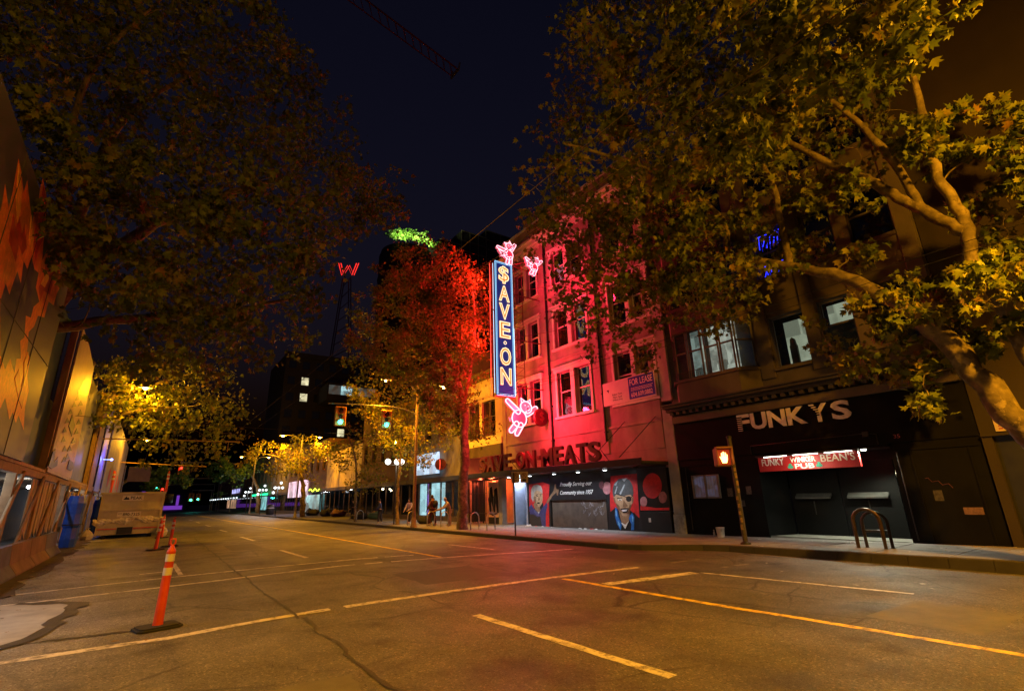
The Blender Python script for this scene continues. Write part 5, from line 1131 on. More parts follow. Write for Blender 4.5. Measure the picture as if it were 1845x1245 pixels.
MB().box(WF, 27.2, 37.5, 104, 111.9, 22.0, 25.6).build("gallery_shell", M_TOWER, GR)
for k in range(4):
    MB().box(WF, 27.4 + k * 2.5, 29.75 + k * 2.5, 103.9, 103.99, 23.2, 25.1).build("pane", lit_mat("gallery_glow%d" % (k == 1), (.45, .8, .85), (.9 if k == 1 else .10), .9, .2), GR)
# big round tower with a planted, lit roof terrace
RT = thing("round_tower", (66, 158, 0), "dark round-fronted tower with a lit roof garden above the red tree", "building")
MB().lathe((66, 158, 0), [(10, 0), (10, 88), (9.4, 88.2), (9.4, 90)], 28).build("wall", M_TOWER, RT)
for k in range(6):
    MB().lathe((66, 158, 58 + k * 5), [(10.02, 0), (10.25, .1), (10.25, .8), (10.02, .9)], 28).build("floor_band", mat("night_band", (.03, .03, .03), .8), RT)
SQ = thing("stepped_tower", (100, 160, 0), "dark stepped tower with faint railings right of the roof garden", "building")
for i, (x0, x1, tp) in enumerate(((78, 88, 99), (88.05, 100, 106), (100.05, 122, 110))):
    MB().box(WF, x0, x1, 155 + i * .3, 178, 0, tp).build("wing", M_TOWER, SQ)
    t = MB()
    for k in range(5):
        z = tp - k * 4.5
        t.tube([(x0, 154.6 + i * .3, z), (x1, 154.6 + i * .3, z)], .22, 5)
    for k in range(4): t.tube([(x0 + (x1 - x0) * k / 3, 154.6 + i * .3, tp - 18), (x0 + (x1 - x0) * k / 3, 154.6 + i * .3, tp)], .16, 5)
    t.build("balcony_rail", mat("night_rail", (.16, .13, .12), .6), SQ)
# red W on a frame tower
WT = thing("letter_w_sign", (42.5, 150, 60), "red neon letter W high on a lattice mast behind the left tree", "neon sign")
fw = Fr((42.5, 150, 74.7), (1, -.35, .12), (0, 0, 1))
wpts = [(-2.8, 2.1), (-1.6, -2.2), (0, 1.3), (1.6, -2.2), (2.8, 2.1)]
for d in (-.35, .35):
    MB().tube([fw(a + d, b, 0) for a, b in wpts], .17, 6).build("neon_tube", glow("w_red", (1, .03, .02), 1.4), WT)
t = MB()
for sx_ in (-1.6, 1.6):
    for sy_ in (-1.2, 1.2): t.tube([(42.5 + sx_ * 2, 151 + sy_, 40), (42.5 + sx_ * .6, 151 + sy_, 72)], .18, 5)
for k in range(8): t.tube([(42.5 - 1.6 * (2 - k * .17), 149.8, 40 + k * 4), (42.5 + 1.6 * (2 - (k + 1) * .17), 149.8, 44 + k * 4)], .12, 5)
t.build("mast", mat("mast_steel", (.08, .03, .03), .6), WT)
WB = tower("hidden_tower", "dark tower carrying the lattice mast of the red letter", 34, 52, 148, 166, 42, M_TOWER, 5, 10, 4, {(8, 2)}, M_LITW)

# crane jib
CJ = thing("crane_jib", (36, 90, 108), "red lattice crane jib crossing the night sky", "crane")
A0, A1 = Vector((20.5, 88, 112.5)), Vector((49.0, 90, 108.2))
dirv = (A1 - A0).normalized(); sd = dirv.cross(Vector((0, 0, 1))).normalized(); up = sd.cross(dirv)
M_CR = mat("crane_red", (.55, .05, .03), .5, var=.2, emit=(1, .05, .03), estr=0.0)
t = MB(); c3 = [sd * 1.5, sd * -1.5, up * 2.2]
for q in c3: t.tube([A0 + q - dirv * 30, A1 + q * (.9)], .17, 5)
t.build("chord", M_CR, CJ)
t = MB(); n = 26; base = A0 - dirv * 30; ln = (A1 - base).length
for k in range(n):
    p0 = base + dirv * ln * k / n; p1 = base + dirv * ln * (k + 1) / n
    t.tube([p0 + c3[0], p1 + c3[1]], .08, 4).tube([p0 + c3[0], p1 + c3[2]], .08, 4).tube([p1 + c3[1], p0 + c3[2]], .08, 4)
t.build("lacing", M_CR, CJ)
t = MB().box(Fr(A1, sd, up, dirv), -1.8, 1.8, -.3, .2, -.3, .3).box(Fr(A1, sd, up, dirv), -1.9, -1.6, -.6, 2.2, -.2, .2).box(Fr(A1, sd, up, dirv), 1.6, 1.9, -.6, 2.2, -.2, .2)
t.build("jib_end", mat("crane_grey", (.35, .25, .2), .5), CJ)

# ================================================================== STREET FURNITURE
M_POLE = mat("galvanised_pole", (.22, .20, .18), .5, metal=.5, var=.25, scale=4, bump=.1)
M_POLE_RED = mat("painted_pole", (.20, .12, .09), .6, var=.3, scale=4, bump=.15)
M_SODL = glow("sodium_lens", (1, .62, .20), 30)
def street_lamp(loc, label, arms=(-2.1, 1.9), power=900, side=1.0, down=0.0, z=8.9, polem=M_POLE_RED):
    x, y, _ = loc
    T = thing("street_lamp", loc, label, "street lamp", "street lamps along the kerb")
    MB().tube([(x, y, loc[2]), (x, y, 1.2), (x, y, z - 1.2), (x, y, z + .2)], [.13, .10, .075, .06], 12).build("pole", polem, T)
    MB().lathe((x, y, loc[2]), [(.22, 0), (.22, .05), (.15, .12), (.14, .5), (.11, .55)], 12).build("base", polem, T)
    for a in arms:
        P = smooth_path([(x, y, z - .6), (x + a * .35, y, z + .02), (x + a * .8, y, z + .12)], 5)
        MB().tube(P, .035, 8).build("arm", M_POLE, T)
        hx = x + a
        s = 1 if a > 0 else -1
        hd = MB(); prof = [(0, .06), (.10, .10), (.30, .13), (.55, .11), (.70, .04)]
        V = []
        for (d, w) in prof:
            for q in range(10):
                an = math.pi * q / 9
                V.append((hx - s * .35 + s * d, y + w * math.cos(an) * 1.2, z + .03 + w * math.sin(an)))
        hd.add(V, [(i * 10 + q, i * 10 + q + 1, (i + 1) * 10 + q + 1, (i + 1) * 10 + q) for i in range(4) for q in range(9)], 0, True)
        ho = hd.build("lamp_head", M_POLE, T)
        MB().lathe((hx, y, z - .10), [(.03, 0), (.11, .03), (.14, .09), (.14, .125)], 14).build("lens", M_SODL, ho)
        if power > 0: lamp("sodium_light", 'POINT', (hx, y, z - .22), power * (side if a > 0 and x > 0 else 1), SODIUM, T, .12)
        if down > 0: lamp("sodium_downlight", 'SPOT', (hx, y, z - .24), down, SODIUM, T, .12, spot=134, blend=.45, aim=(0, .12, -1))
    return T
street_lamp((13.2, 28.9, .15), "double-armed street lamp with the brightest sodium glow by the red-lit tree", power=1500, side=.22, down=2400)
street_lamp((13.35, 60, .15), "distant double-armed street lamp behind the traffic signals", power=2600, side=.4, down=2500, polem=M_POLE)
street_lamp((13.35, 91, .15), "farthest double-armed street lamp down the right kerb", power=1300, polem=M_POLE)
street_lamp((13.2, -1.8, .25), "double-armed street lamp just outside the right edge lighting the leaning tree", arms=(-2.4,), power=2800, down=6400, polem=M_POLE)
street_lamp((-3.6, 38, .0), "street lamp half buried in yellow leaves beside the hoarding", arms=(2.4,), power=1900, polem=M_POLE)
street_lamp((-3.6, 5.6, .0), "single-armed street lamp outside the left edge of the view", arms=(2.4,), power=800, down=2300, polem=M_POLE)
street_lamp((-3.6, 70, .0), "far single-armed street lamp on the left side", arms=(2.4,), power=1300, polem=M_POLE)

# --- traffic signals hung from a mast arm
M_SIG = mat("signal_yellow", (.55, .22, .02), .45, var=.15, scale=5)
M_LDARK = mat("lens_dark", (.02, .015, .012), .3, var=0)
def signal(name, x, y, zt, label, lit, s=1.0, fr=None, houm=M_SIG, group="traffic signals over the road"):
    T = thing(name, (x, y, zt - 1.1 * s), label, "traffic light", group)
    F_ = fr or Fr((x, y, zt), (1, 0, 0), (0, 0, 1), (0, -1, 0))
    MB().box(F_, -.34 * s, .34 * s, -1.12 * s, .06 * s, -.16 * s, 0).build("housing", houm, T, bevel=.03 * s)
    cols_ = {'r': (1, .02, .01), 'y': (1, .5, .02), 'g': (.05, .95, .72)}
    for i, k in enumerate("ryg"):
        zc = -.20 * s - i * .34 * s; rr = (.17 if i == 0 else .14) * s
        vz = MB()
        n = 12; ring = []
        for dd, sh in ((0.0, 1.0), (.20 * s, 1.08)):
            ring.append([F_(rr * sh * math.cos(math.pi * q / n - .35 + (math.pi + .7) / n * 0), zc + rr * sh * math.sin(math.pi * q / n), dd) for q in range(n + 1)])
        vz.add(ring[0] + ring[1], [(q, q + 1, n + 2 + q, n + 1 + q) for q in range(n)] + [(n + 1 + q, n + 2 + q, q + 1, q) for q in range(n)])
        vz.build("visor", houm, T)
        on = (k == lit)
        lm = glow("signal_" + k, cols_[k], 11) if on else M_LDARK
        MB().lathe(F_(0, zc, .002), [(rr * .95, 0), (rr * .8, .02 * s), (rr * .3, .035 * s)], 16, axis=F_.n).build("lens", lm, T)
        if on: lamp("signal_light", 'POINT', F_(0, zc, .30), 12 * s * s, cols_[k], T, .08 * s)
    return T
MA = thing("signal_mast_arm", (13.2, 28.9, 6.9), "thin mast arm and span wire carrying two traffic signals", "mast arm")
MB().tube(smooth_path([(13.15, 28.75, 6.9), (11.5, 28.75, 7.25), (7.6, 28.75, 7.15)], 6), .03, 8).build("arm", M_POLE, MA)
MB().tube([(13.15, 28.75, 5.6), (9.0, 28.75, 5.45), (-3.4, 28.75, 5.7)], .012, 5).build("span_wire", M_IRON, MA)
t = MB()
for x in (8.4, 11.15): t.tube([(x, 28.75, 7.2), (x, 28.75, 6.9)], .018, 6)
t.build("hanger", M_IRON, MA)
signal("traffic_signal", 8.38, 28.8, 6.98, "left amber-housed traffic signal with pale green lamp lit", 'g', .95)
signal("traffic_signal", 11.17, 28.8, 6.98, "right traffic signal with bright turquoise green lamp among golden leaves", 'g', .95)
# far ones
for (x, y, z, k, s, lb) in ((4.2, 115, 8.8, 'r', 1.3, "highest far red traffic signal over the street"), (-.6, 135, 6.6, 'r', 1.2, "far red traffic signal left of the far green one"), (1.2, 140, 6.9, 'g', 1.5, "far turquoise green traffic signal beside the dumpster posts"),
    (2.4, 150, 5.8, 'r', 1.2, "low far red traffic signal right of the far green one"), (8.6, 150, 4.4, 'g', 1.7, "lowest far green traffic signal near the canopy lights"), (10.4, 155, 4.4, 'g', 1.5, "rightmost far green traffic signal near the canopy lights")):
    o = signal("traffic_signal", x, y, z, lb, k, s)
    MB().tube([(x, y + .1, z), (x, y + .1, z + .8), (13.3, y + .1, z + .8), (13.3, y + .1, .1)], .08, 6).build("mast", M_POLE, o)

# --- pedestrian signal
PD = thing("pedestrian_signal", (15.2, 9.05, sz(9.05)), "pole with a lit orange hand pedestrian signal before the pub", "pedestrian signal")
MB().tube([(15.2, 9.05, .15), (15.19, 9.05, 1.5), (15.17, 9.05, 3.42)], [.075, .07, .068], 12).build("pole", mat("stickered_pole", (.05, .042, .032), .6, var=.5, scale=9, bump=.2), PD)
MB().lathe((15.2, 9.05, .17), [(.16, 0), (.16, .04), (.09, .09)], 12).build("base", M_IRON, PD)
MB().lathe((15.17, 9.05, 3.4), [(.085, 0), (.085, .06), (.02, .09)], 10).build("cap", M_IRON, PD)
PFR = Fr((14.62, 9.0, 2.50), (.78, -.62, 0), (0, 0, 1))
MB().box(PFR, -.24, .24, 0, .56, -.26, 0).build("housing", mat("ped_housing", (.14, .06, .02), .5, var=.2), PD, bevel=.03)
t = MB()
for q in range(2): t.tube([(15.17, 9.05, 2.55 + q * .46), (14.78, 9.0, 2.55 + q * .46)], .022, 6)
t.build("bracket", mat("ped_bracket", (.35, .18, .04), .5), PD)
MB().box(PFR, -.20, .20, .05, .51, .001, .012).build("face", mat("ped_face", (.02, .008, .004), .3, var=0, emit=(1, .06, .01), estr=.35), PD)
t = MB().box(PFR, -.25, .25, .555, .60, 0, .20).box(PFR, -.25, -.225, .05, .56, 0, .17).box(PFR, .225, .25, .05, .56, 0, .17)
t.build("hood", mat("ped_hood", (.16, .07, .02), .5), PD)
hand = [(-.07, .10), (.06, .10), (.085, .20), (.125, .29), (.105, .31), (.07, .25), (.068, .40), (.045, .42), (.03, .40), (.026, .30), (.018, .30), (.012, .44), (-.008, .455), (-.024, .44), (-.026, .30), (-.034, .30), (-.05, .42), (-.07, .425), (-.08, .405), (-.074, .29), (-.082, .28), (-.10, .36), (-.118, .36), (-.124, .34), (-.11, .20)]
MB().prism(PFR, [(-a, b) for a, b in hand][::-1], .0125, .018).build("hand_symbol", glow("hand_orange", (1, .42, .10), 9), PD)
lamp("hand_light", 'POINT', PFR(0, .3, .35), 4, (1, .25, .05), PD, .12)
t = MB()
for k in range(9):
    z = .6 + k * .22; an = 3.6 + random.uniform(-.6, .6)
    t.box(Fr((15.195 + .078 * math.cos(an), 9.05 + .078 * math.sin(an), z), (-math.sin(an), math.cos(an), 0), (0, 0, 1)), -.035, .035, 0, random.uniform(.08, .16), -.004, .002)
t.build("sticker", mat("pole_stickers", (.22, .14, .07), .6, var=.5, scale=20), PD)

# --- parking sign
PK = thing("parking_sign", (13.15, 18.34, .15), "twin no-parking plate on a thin dark post before the doorway", "sign")
MB().tube([(13.15, 18.34, .1), (13.12, 18.34, 2.78)], .035, 8).build("post", mat("post_maroon", (.05, .02, .02), .6, var=.2), PK)
pf = Fr((13.42, 18.29, 2.34), (.86, -.5, 0), (0, 0, 1))
for k, a in enumerate((-.36, .02)):
    pl = MB().box(pf, a, a + .36, 0, .48, -.008, .004).build("plate", mat("sign_plate", (.40, .30, .20), .5, var=.1), PK, bevel=.004)
    MB().tube([pf(a + .18 + .105 * math.cos(q), .31 + .105 * math.sin(q), .008) for q in np.linspace(0, 6.283, 19)[:-1]], .016, 5, closed=True).tube([pf(a + .11, .38, .008), pf(a + .25, .24, .008)], .013, 5).build("prohibition_ring", mat("ring_red", (.20, .03, .02), .5), pl)
    text_mb("P", pf, a + .18, .245, .005, .12, .002, align='CENTER', height=.13, width=.085).build("lettering", M_BLACK, pl)
    t = MB()
    if k == 0: t.prism(pf, [(a + .06, .10), (a + .13, .05), (a + .13, .085), (a + .24, .085), (a + .24, .115), (a + .13, .115), (a + .13, .15)], .005, .007)
    else: t.box(pf, a + .10, a + .27, .05, .16, .005, .007)
    t.build("symbol", M_BLACK, pl)

# --- bike racks
def rack(x, y, ang, label, m, w=.62, hgt=.86, r=.028, cross=False):
    z0 = sz(y)
    T = thing("bike_rack", (x, y, z0), label, "bike rack", "inverted-U bike racks on the pavement")
    dx, dy = math.cos(ang) * w / 2, math.sin(ang) * w / 2
    P = [(x - dx, y - dy, z0 - .02), (x - dx, y - dy, z0 + hgt - w / 2)]
    for q in range(1, 8):
        t_ = math.pi * q / 8
        P.append((x - dx * math.cos(t_), y - dy * math.cos(t_), z0 + hgt - w / 2 + w / 2 * math.sin(t_)))
    P += [(x + dx, y + dy, z0 + hgt - w / 2), (x + dx, y + dy, z0 - .02)]
    MB().tube(P, r, 10).build("hoop", m, T)
    if cross:
        MB().tube([(x - dx, y - dy, z0 + .42), (x + dx, y + dy, z0 + .42)], r * .8, 8).build("crossbar", m, T)
    for s in (-1, 1): MB().lathe((x + s * dx, y + s * dy, z0), [(.06, 0), (.06, .008)], 10).build("foot_plate", m, T)
    return T
M_RACK = mat("rack_steel", (.40, .38, .35), .3, metal=.8, var=.15)
M_RACKB = mat("rack_brass", (.09, .06, .03), .35, metal=.7, var=.3, scale=8)
rack(15.75, 5.85, 1.75, "large double bike rack with dark hoops before the pub entrance", M_RACKB, .60, .98, .045)
ra = rack(15.98, 5.75, 1.75, "rear hoop of the large bike rack before the pub entrance", mat("rack_dark", (.03, .025, .02), .4, metal=.6), .56, .9, .04, True)
rack(14.4, 22.2, .25, "steel bike rack under the poster right of the red-lit trunk", M_RACK)
rack(14.1, 23.3, .25, "steel bike rack nearest the red-lit trunk on its right", M_RACK)
rack(14.5, 27.4, .3, "steel bike rack in front of the stooping person in orange", M_RACK)
rack(14.2, 28.6, .3, "steel bike rack just right of the street lamp base", M_RACK)
rack(14.0, 31.0, .3, "steel bike rack just left of the street lamp base", M_RACK)
rack(13.9, 40.5, .3, "bright steel bike rack by the slender trees farther along", M_RACK)

# globe lamps by the lit shop
GL = thing("globe_lamp", (13.6, 32.4, .15), "dark heritage post with a cluster of white globe lamps", "street lamp")
MB().tube([(13.9, 33.6, .15), (13.9, 33.6, 4.2)], .05, 8).build("post", M_IRON, GL)
for dx in (-.62, .05, .38):
    g1 = MB().sphere((13.9 + dx, 33.6, 4.3), .20, 14).build("globe", glow("globe_white", (1, .95, .82), 5), GL)
MB().tube([(13.28, 33.6, 4.08), (14.28, 33.6, 4.08)], .025, 6).build("arm", M_IRON, GL)
lamp("globe_light", 'POINT', (13.9, 33.2, 4.0), 60, (1, .9, .7), GL, .3)
for k, (x, y) in enumerate(((13.6, 72), (13.7, 84), (13.8, 98))):
    g = thing("globe_lamp", (x, y, .15), ("nearest", "middle", "farthest")[k] + " of the far heritage globe lamp clusters on the right", "street lamp", "far globe lamps")
    MB().tube([(x, y, .1), (x, y, 3.6)], .07, 6).build("post", M_IRON, g)
    t = MB()
    for q in range(5): t.sphere((x + .55 * math.cos(q * 1.3), y + .4 * math.sin(q * 1.3), 3.6 + (.6 if q == 4 else 0) - .6 * (q == 2)), .17, 8)
    lamp("globe_light", 'POINT', (x - .9, y, 3.4), 260, (.8, .9, 1), g, .3)
    t.build("globe", glow("globe_cool", (.9, .97, 1), 2), g)
# litter bin and post far
LB = thing("litter_bin", (14.2, 79, .15), "black litter bin beside far globe lamps", "bin")
MB().lathe((14.2, 79, .15), [(.45, 0), (.5, .1), (.5, 1.15), (.42, 1.3), (.2, 1.4)], 14).build("body", M_IRON, LB)
MB().lathe((14.2, 79, 1.0), [(.505, 0), (.505, .12)], 14).build("band", mat("bin_band", (.3, .3, .3), .5), LB)

# bucket and bottle before the pub
BK = thing("paint_bucket", (17.2, 11.15, sz(11)), "white plastic bucket standing against the pub wall", "bucket")
MB().lathe((17.2, 11.15, sz(11)), [(.12, 0), (.145, .30), (.152, .305), (.152, .33), (.135, .335), (.12, .10)], 18).build("body", mat("bucket_white", (.62, .58, .52), .45, var=.1), BK)
MB().tube([(17.2 + .15 * math.cos(q), 11.15 + .15 * math.sin(q) * .3 - .14, sz(11) + .3 - .12 * math.sin(q)) for q in np.linspace(0, 3.1416, 9)], .005, 5).build("handle", M_IRON, BK)
BT = thing("drink_bottle", (17.25, 11.45, sz(11)), "small clear bottle beside the white bucket", "bottle")
MB().lathe((17.25, 11.45, sz(11)), [(.035, 0), (.037, .02), (.037, .13), (.014, .18), (.014, .21)], 12).build("body", mat("bottle_plastic", (.35, .4, .5), .2, var=.2), BT)
MB().lathe((17.25, 11.45, sz(11) + .21), [(.017, 0), (.017, .022)], 10).build("cap", mat("bottle_cap", (.5, .5, .5), .4), BT)

# litter below the mural
def scrap(x, y, col, s, label, k):
    o = MB(); n = 7
    z0 = sz(y) + .004
    ring = [(x + s * random.uniform(.6, 1.1) * math.cos(6.283 * i / n), y + s * 1.6 * random.uniform(.6, 1.1) * math.sin(6.283 * i / n), z0 + random.uniform(0, .02)) for i in range(n)]
    top = [(q[0] * .6 + x * .4, q[1] * .6 + y * .4, z0 + s * random.uniform(.3, .7)) for q in ring]
    o.add(ring + top, [(i, (i + 1) % n, n + (i + 1) % n, n + i) for i in range(n)] + [tuple(range(n, 2 * n))])
    ob = o.build("litter_scrap", mat("litter_%s" % k, col, .6, var=.2), loc=(x, y, z0))
    return tag(ob, label, "litter", "crumpled litter along the mural wall")
WHITE_, RED_, DK_ = (.55, .55, .55), (.45, .04, .04), (.02, .02, .025)
for i, (y, dx, c, k, s, lb) in enumerate(((23.0, -.35, WHITE_, "white", .16, "flattened white carton at the doorway sill"), (22.5, -.2, RED_, "red", .07, "small red scrap left of the grey-haired portrait's base"), (21.9, -.25, WHITE_, "white", .06, "white scrap under the grey-haired portrait"), (21.2, -.2, WHITE_, "white", .05, "white scrap by the gate's left post"),
        (20.3, -.25, DK_, "black", .08, "crumpled black bag under the lattice gate"), (18.9, -.3, WHITE_, "white", .09, "left white wrapper in the litter pile by the gate"), (18.5, -.35, WHITE_, "white", .08, "second white wrapper in the litter pile by the gate"), (18.1, -.3, RED_, "red", .08, "red wrapper in the litter pile by the gate"), (17.8, -.3, WHITE_, "white", .09, "right white wrapper in the litter pile by the gate"), (17.4, -.25, WHITE_, "white", .05, "small white cup right of the litter pile"),
        (6.7, -.9, WHITE_, "white", .09, "white scrap lying by the pub entrance splay"))):
    scrap(17.75 + dx, y, c, s, lb, k)
t = MB()
for i in range(420):
    y = random.uniform(1, 34); x = random.uniform(kx(y) + .2, 17.6)
    if i % 6 == 0: x = random.uniform(8.5, kx(y) - .05)
    z = sz(y) + .007 if x > kx(y) + .1 else .010
    s = random.uniform(.012, .045); an = random.uniform(0, 6.28)
    t.add([(x + s * math.cos(an + q) * random.uniform(.5, 1.1), y + s * 1.5 * math.sin(an + q), z + random.uniform(0, .012)) for q in (0, 1.5, 3.1, 4.6)], [(0, 1, 2, 3)], random.choice([0, 0, 1, 2]))
tag(t.build("pavement_litter", [mat("scrap_pale", (.45, .43, .40), .8), mat("scrap_tan", (.28, .18, .08), .8), mat("scrap_dark", (.06, .05, .04), .8)]), "scattered paper scraps and butts on the right pavement", "litter", kind="stuff")

# trolley wires
for k, (x, z, lb) in enumerate(((3.45, 5.55, "leftmost overhead trolley wire above the near lane"), (4.1, 5.55, "second overhead trolley wire above the near lane"), (10.3, 5.55, "third trolley wire crossing before the red facade"), (10.95, 5.6, "rightmost trolley wire crossing before the red facade"))):
    t = MB().tube([(x, -6 + i * 6, z + .03 * math.sin(i * 1.3)) for i in range(27)], .0065, 5)
    tag(t.build("trolley_wire", M_IRON if k > 1 else mat("wire_copper", (.07, .045, .025), .6, metal=.2), loc=(x, 0, z)), lb, "wire", "overhead trolley wires")
SPW = thing("span_wire", (13.2, 44, 6), "yellowish cantilever bracket arm holding the trolley wires near the left tree", "wire")
MB().tube([(-3.5, 44, 6.3), (5.2, 44, 6.4)], .05, 6).tube([(4.4, 44, 6.4), (4.4, 44, 5.6)], .02, 5).tube([(3.5, 44, 6.4), (3.5, 44, 5.6)], .02, 5).build("arm", mat("arm_yellow", (.4, .25, .05), .5), SPW)
MB().tube([(13.3, 44, 6.8), (9.5, 44, 5.7), (13.3, 44, 6.0)], .02, 5).build("stay", M_IRON, SPW)
SPX = thing("span_wire", (13.2, 75, 6), "farther yellowish bracket arm holding the trolley wires above the dumpster", "wire")
MB().tube([(-3.5, 72, 6.6), (5.2, 72, 6.2)], .06, 6).build("arm", MATS["arm_yellow"], SPX)

# ================================================================== LEFT SIDE: HOARDING, SKIP, DELINEATORS
M_TIMBER = mat("raw_timber", (.28, .19, .11), .8, var=.25, scale=3, bump=.3, bscale=18)
M_PLANK = mat("plank_pale", (.36, .27, .17), .8, var=.3, scale=2.5, bump=.25, bscale=20, dirt=.3)
M_TEAL = mat("teal_sheet", (.015, .05, .07), .55, var=.25)
M_NAVY = mat("navy_sheet", (.008, .012, .10), .5, var=.2)
M_ARTG = mat("art_grey", (.085, .08, .13), .55, var=.18, scale=1.2)
M_ARTP = mat("art_pink", (.34, .25, .22), .55, var=.22, scale=1.5, dirt=.25)
M_BLUE = mat("blue_tarp", (.015, .07, .42), .4, var=.3, scale=3, bump=.5, bscale=9)
HD = thing("art_hoarding", (-3.2, 22, 0), "tall timber hoarding carrying painted art panels on the left", "hoarding")
p1 = MB().box(HO, 5.5, 20.5, 3.15, 9.05, -.05, 0).build("art_panel", M_ARTG, HD); p1["label"] = "grey panel with orange flame-like woven pattern"
painted("flame_pattern", ART1, HO, .001, p1)
p2 = MB().prism(HO, [(25.1, 3.1), (31.7, 3.05), (31.4, 8.45), (28.0, 8.75), (25.4, 8.8)], -.05, 0).build("art_panel", M_ARTP, HD); p2["label"] = "pink panel with black triangle pattern"
painted("triangle_pattern", ART2[-1:] + ART2[:-1], HO, .001, p2)
for y_ in (8.1, 10.55, 13.0, 15.45, 17.9): MB().box(HO, y_, y_ + .03, 3.16, 9.04, .0, .012).build("panel_seam", mat("seam_dark", (.05, .045, .05), .7), p1)
MB().box(HO, 5.5, 20.5, 6.05, 6.075, .0, .011).build("panel_seam", MATS["seam_dark"], p1)
MB().box(HO, 20.6, 25.05, 3.3, 8.9, -.45, -.40).build("dark_panel", M_TEAL, HD)
MB().box(HO, 33.0, 40.6, 2.9, 8.6, -.35, -.30).build("dark_panel", M_NAVY, HD)
MB().box(HO, 41.2, 44.0, 2.8, 9.2, -.05, 0).build("timber_panel", mat("stained_ply", (.30, .16, .07), .7, var=.35, scale=2, dirt=.3), HD)
MB().box(HO, 46.0, 50.5, 2.9, 9.0, -.08, -.03).build("blue_panel", mat("blue_panel", (.06, .10, .45), .5, var=.2), HD)
lamp("added_blue_light", 'POINT', (-2.5, 48.2, 5.2), 160, (.12, .18, 1), HD, .1)  # blue light added to brighten the blue panel
MB().sphere((-2.72, 48.2, 5.2), .09, 10).tube([(-2.8, 48.2, 5.2), (-3.22, 48.2, 5.2)], .02, 6).build("added_blue_lamp", glow("added_blue_bulb", (.2, .3, 1), 6), HD)  # invented bulb and bracket to go with the added blue light
fp = MB().box(HO, 52.0, 84.0, 2.6, 9.3, -.06, 0).build("art_panel", mat("art_faded", (.26, .22, .21), .6, var=.35, scale=.5, dirt=.4), HD); fp["label"] = "faded far panel with a red smear"
t = MB()
for k in range(5): t.prism(HO, el(58 + k * 4.5, 4.3 + .3 * math.sin(k), 1.3, .8, .2, 12), .001, .003 + k * .0004)
t.build("red_smear", mat("red_smear", (.45, .05, .05), .6, var=.3), fp)
for y in (8.6, 14.2, 20.55, 25.0, 31.9, 40.9, 45.0, 51.3, 60, 70, 84.2):
    MB().box(HO, y - .09, y + .09, 0.0, 8.9 if y < 45 else 9.2, -.28, -.06).build("post", M_TIMBER, HD, bevel=.01)
for y0, y1 in ((5.5, 20.6), (20.62, 32.5), (32.52, 51)):
    MB().box(HO, y0, y1, 2.82, 3.05, -.26, -.055).build("header_beam", M_TIMBER, HD, bevel=.01)
for y, d in ((15, 2.2), (19.2, 2.0), (22.5, 2.4), (26.5, 2.2), (30.5, 2.3), (35, 2.4), (39, 2.2), (43.5, 2.0)):
    MB().tube([HO(y, .75, -.02), HO(y + d, 2.9, -.02)], .055, 4).build("brace", M_TIMBER, HD)
for k in range(16):
    y = 23.6 + k * .62
    if 30.6 < y < 33.4: continue
    MB().prism(HO, [(y, .9 + .1 * (k % 3)), (y + .42, .8), (y + .50, 2.80), (y + .06, 2.80)], -.16 - .01 * (k % 2), -.12 - .01 * (k % 2)).build("plank", M_PLANK, HD)
for k in range(22):
    y = 34.2 + k * .95
    MB().box(HO, y, y + .7, .25, 2.6, -.16, -.12).build("plank", M_BLUE if k % 4 == 1 else M_PLANK, HD)
MB().box(WF, -7.2, -7.0, 4, 86, 0, 9.5).build("back_wall", mat("site_back_wall", (.10, .10, .11), .85, var=.2), HD)
MB().box(WF, -6.9, -3.25, 4, 86, 3.06, 3.16).build("walkway_roof", M_PLANK, HD)
for y in (11.5, 20.0, 30.0, 40, 50):
    b_ = MB().sphere((-4.3, y, 2.72), .07, 10).build("bulb", glow("work_bulb", (.92, .95, 1), 20), HD)
    lamp("work_light", 'POINT', (-4.3, y, 2.62), 320 if y < 15 else 70, (.85, .92, 1.0), HD, .08)
# blue wrapped posts
for (y, hgt, lb) in ((32.2, 2.35, "nearer"), (47, 2.3, "farther")):
    T = thing("wrapped_post", (-2.75, y, 0), "%s post wrapped in bright blue tarpaulin before the hoarding" % lb, "wrapped post", "blue wrapped posts")
    prof = [(.30, .05), (.34, .4), (.31, .9), (.36, 1.0), (.33, 1.5), (.37, 2.0), (.30, hgt)]
    MB().lathe((-2.8, y, 0), prof, 9, sm=False).build("tarpaulin", M_BLUE, T)
    MB().lathe((-2.8, y, 1.02), [(.37, 0), (.37, .05)], 9).build("strap", M_IRON, T)
# jersey barriers
M_JER = mat("barrier_concrete", (.20, .13, .10), .9, var=.3, scale=2, bump=.4, bscale=25, dirt=.4)
prof = [(-.30, 0), (.30, 0), (.30, .07), (.12, .33), (.08, .85), (-.08, .85), (-.12, .33), (-.30, .07)]
for k in range(7):
    y0 = 8.0 + k * 3.05
    fr = Fr((-3.0, y0, 0), (-1, 0, 0), (0, 0, 1), (0, 1, 0))
    o = MB().prism(fr, prof, 0, 2.98).build("jersey_barrier", M_JER if k % 3 else mat("barrier_bluegrey", (.10, .11, .20), .85, var=.3, bump=.3), loc=(-3.0, y0, 0))
    tag(o, "%s concrete barrier counted from the left edge at the hoarding foot" % ("first", "second", "third", "fourth", "fifth", "sixth", "seventh")[k], "barrier", "concrete barriers below the hoarding")

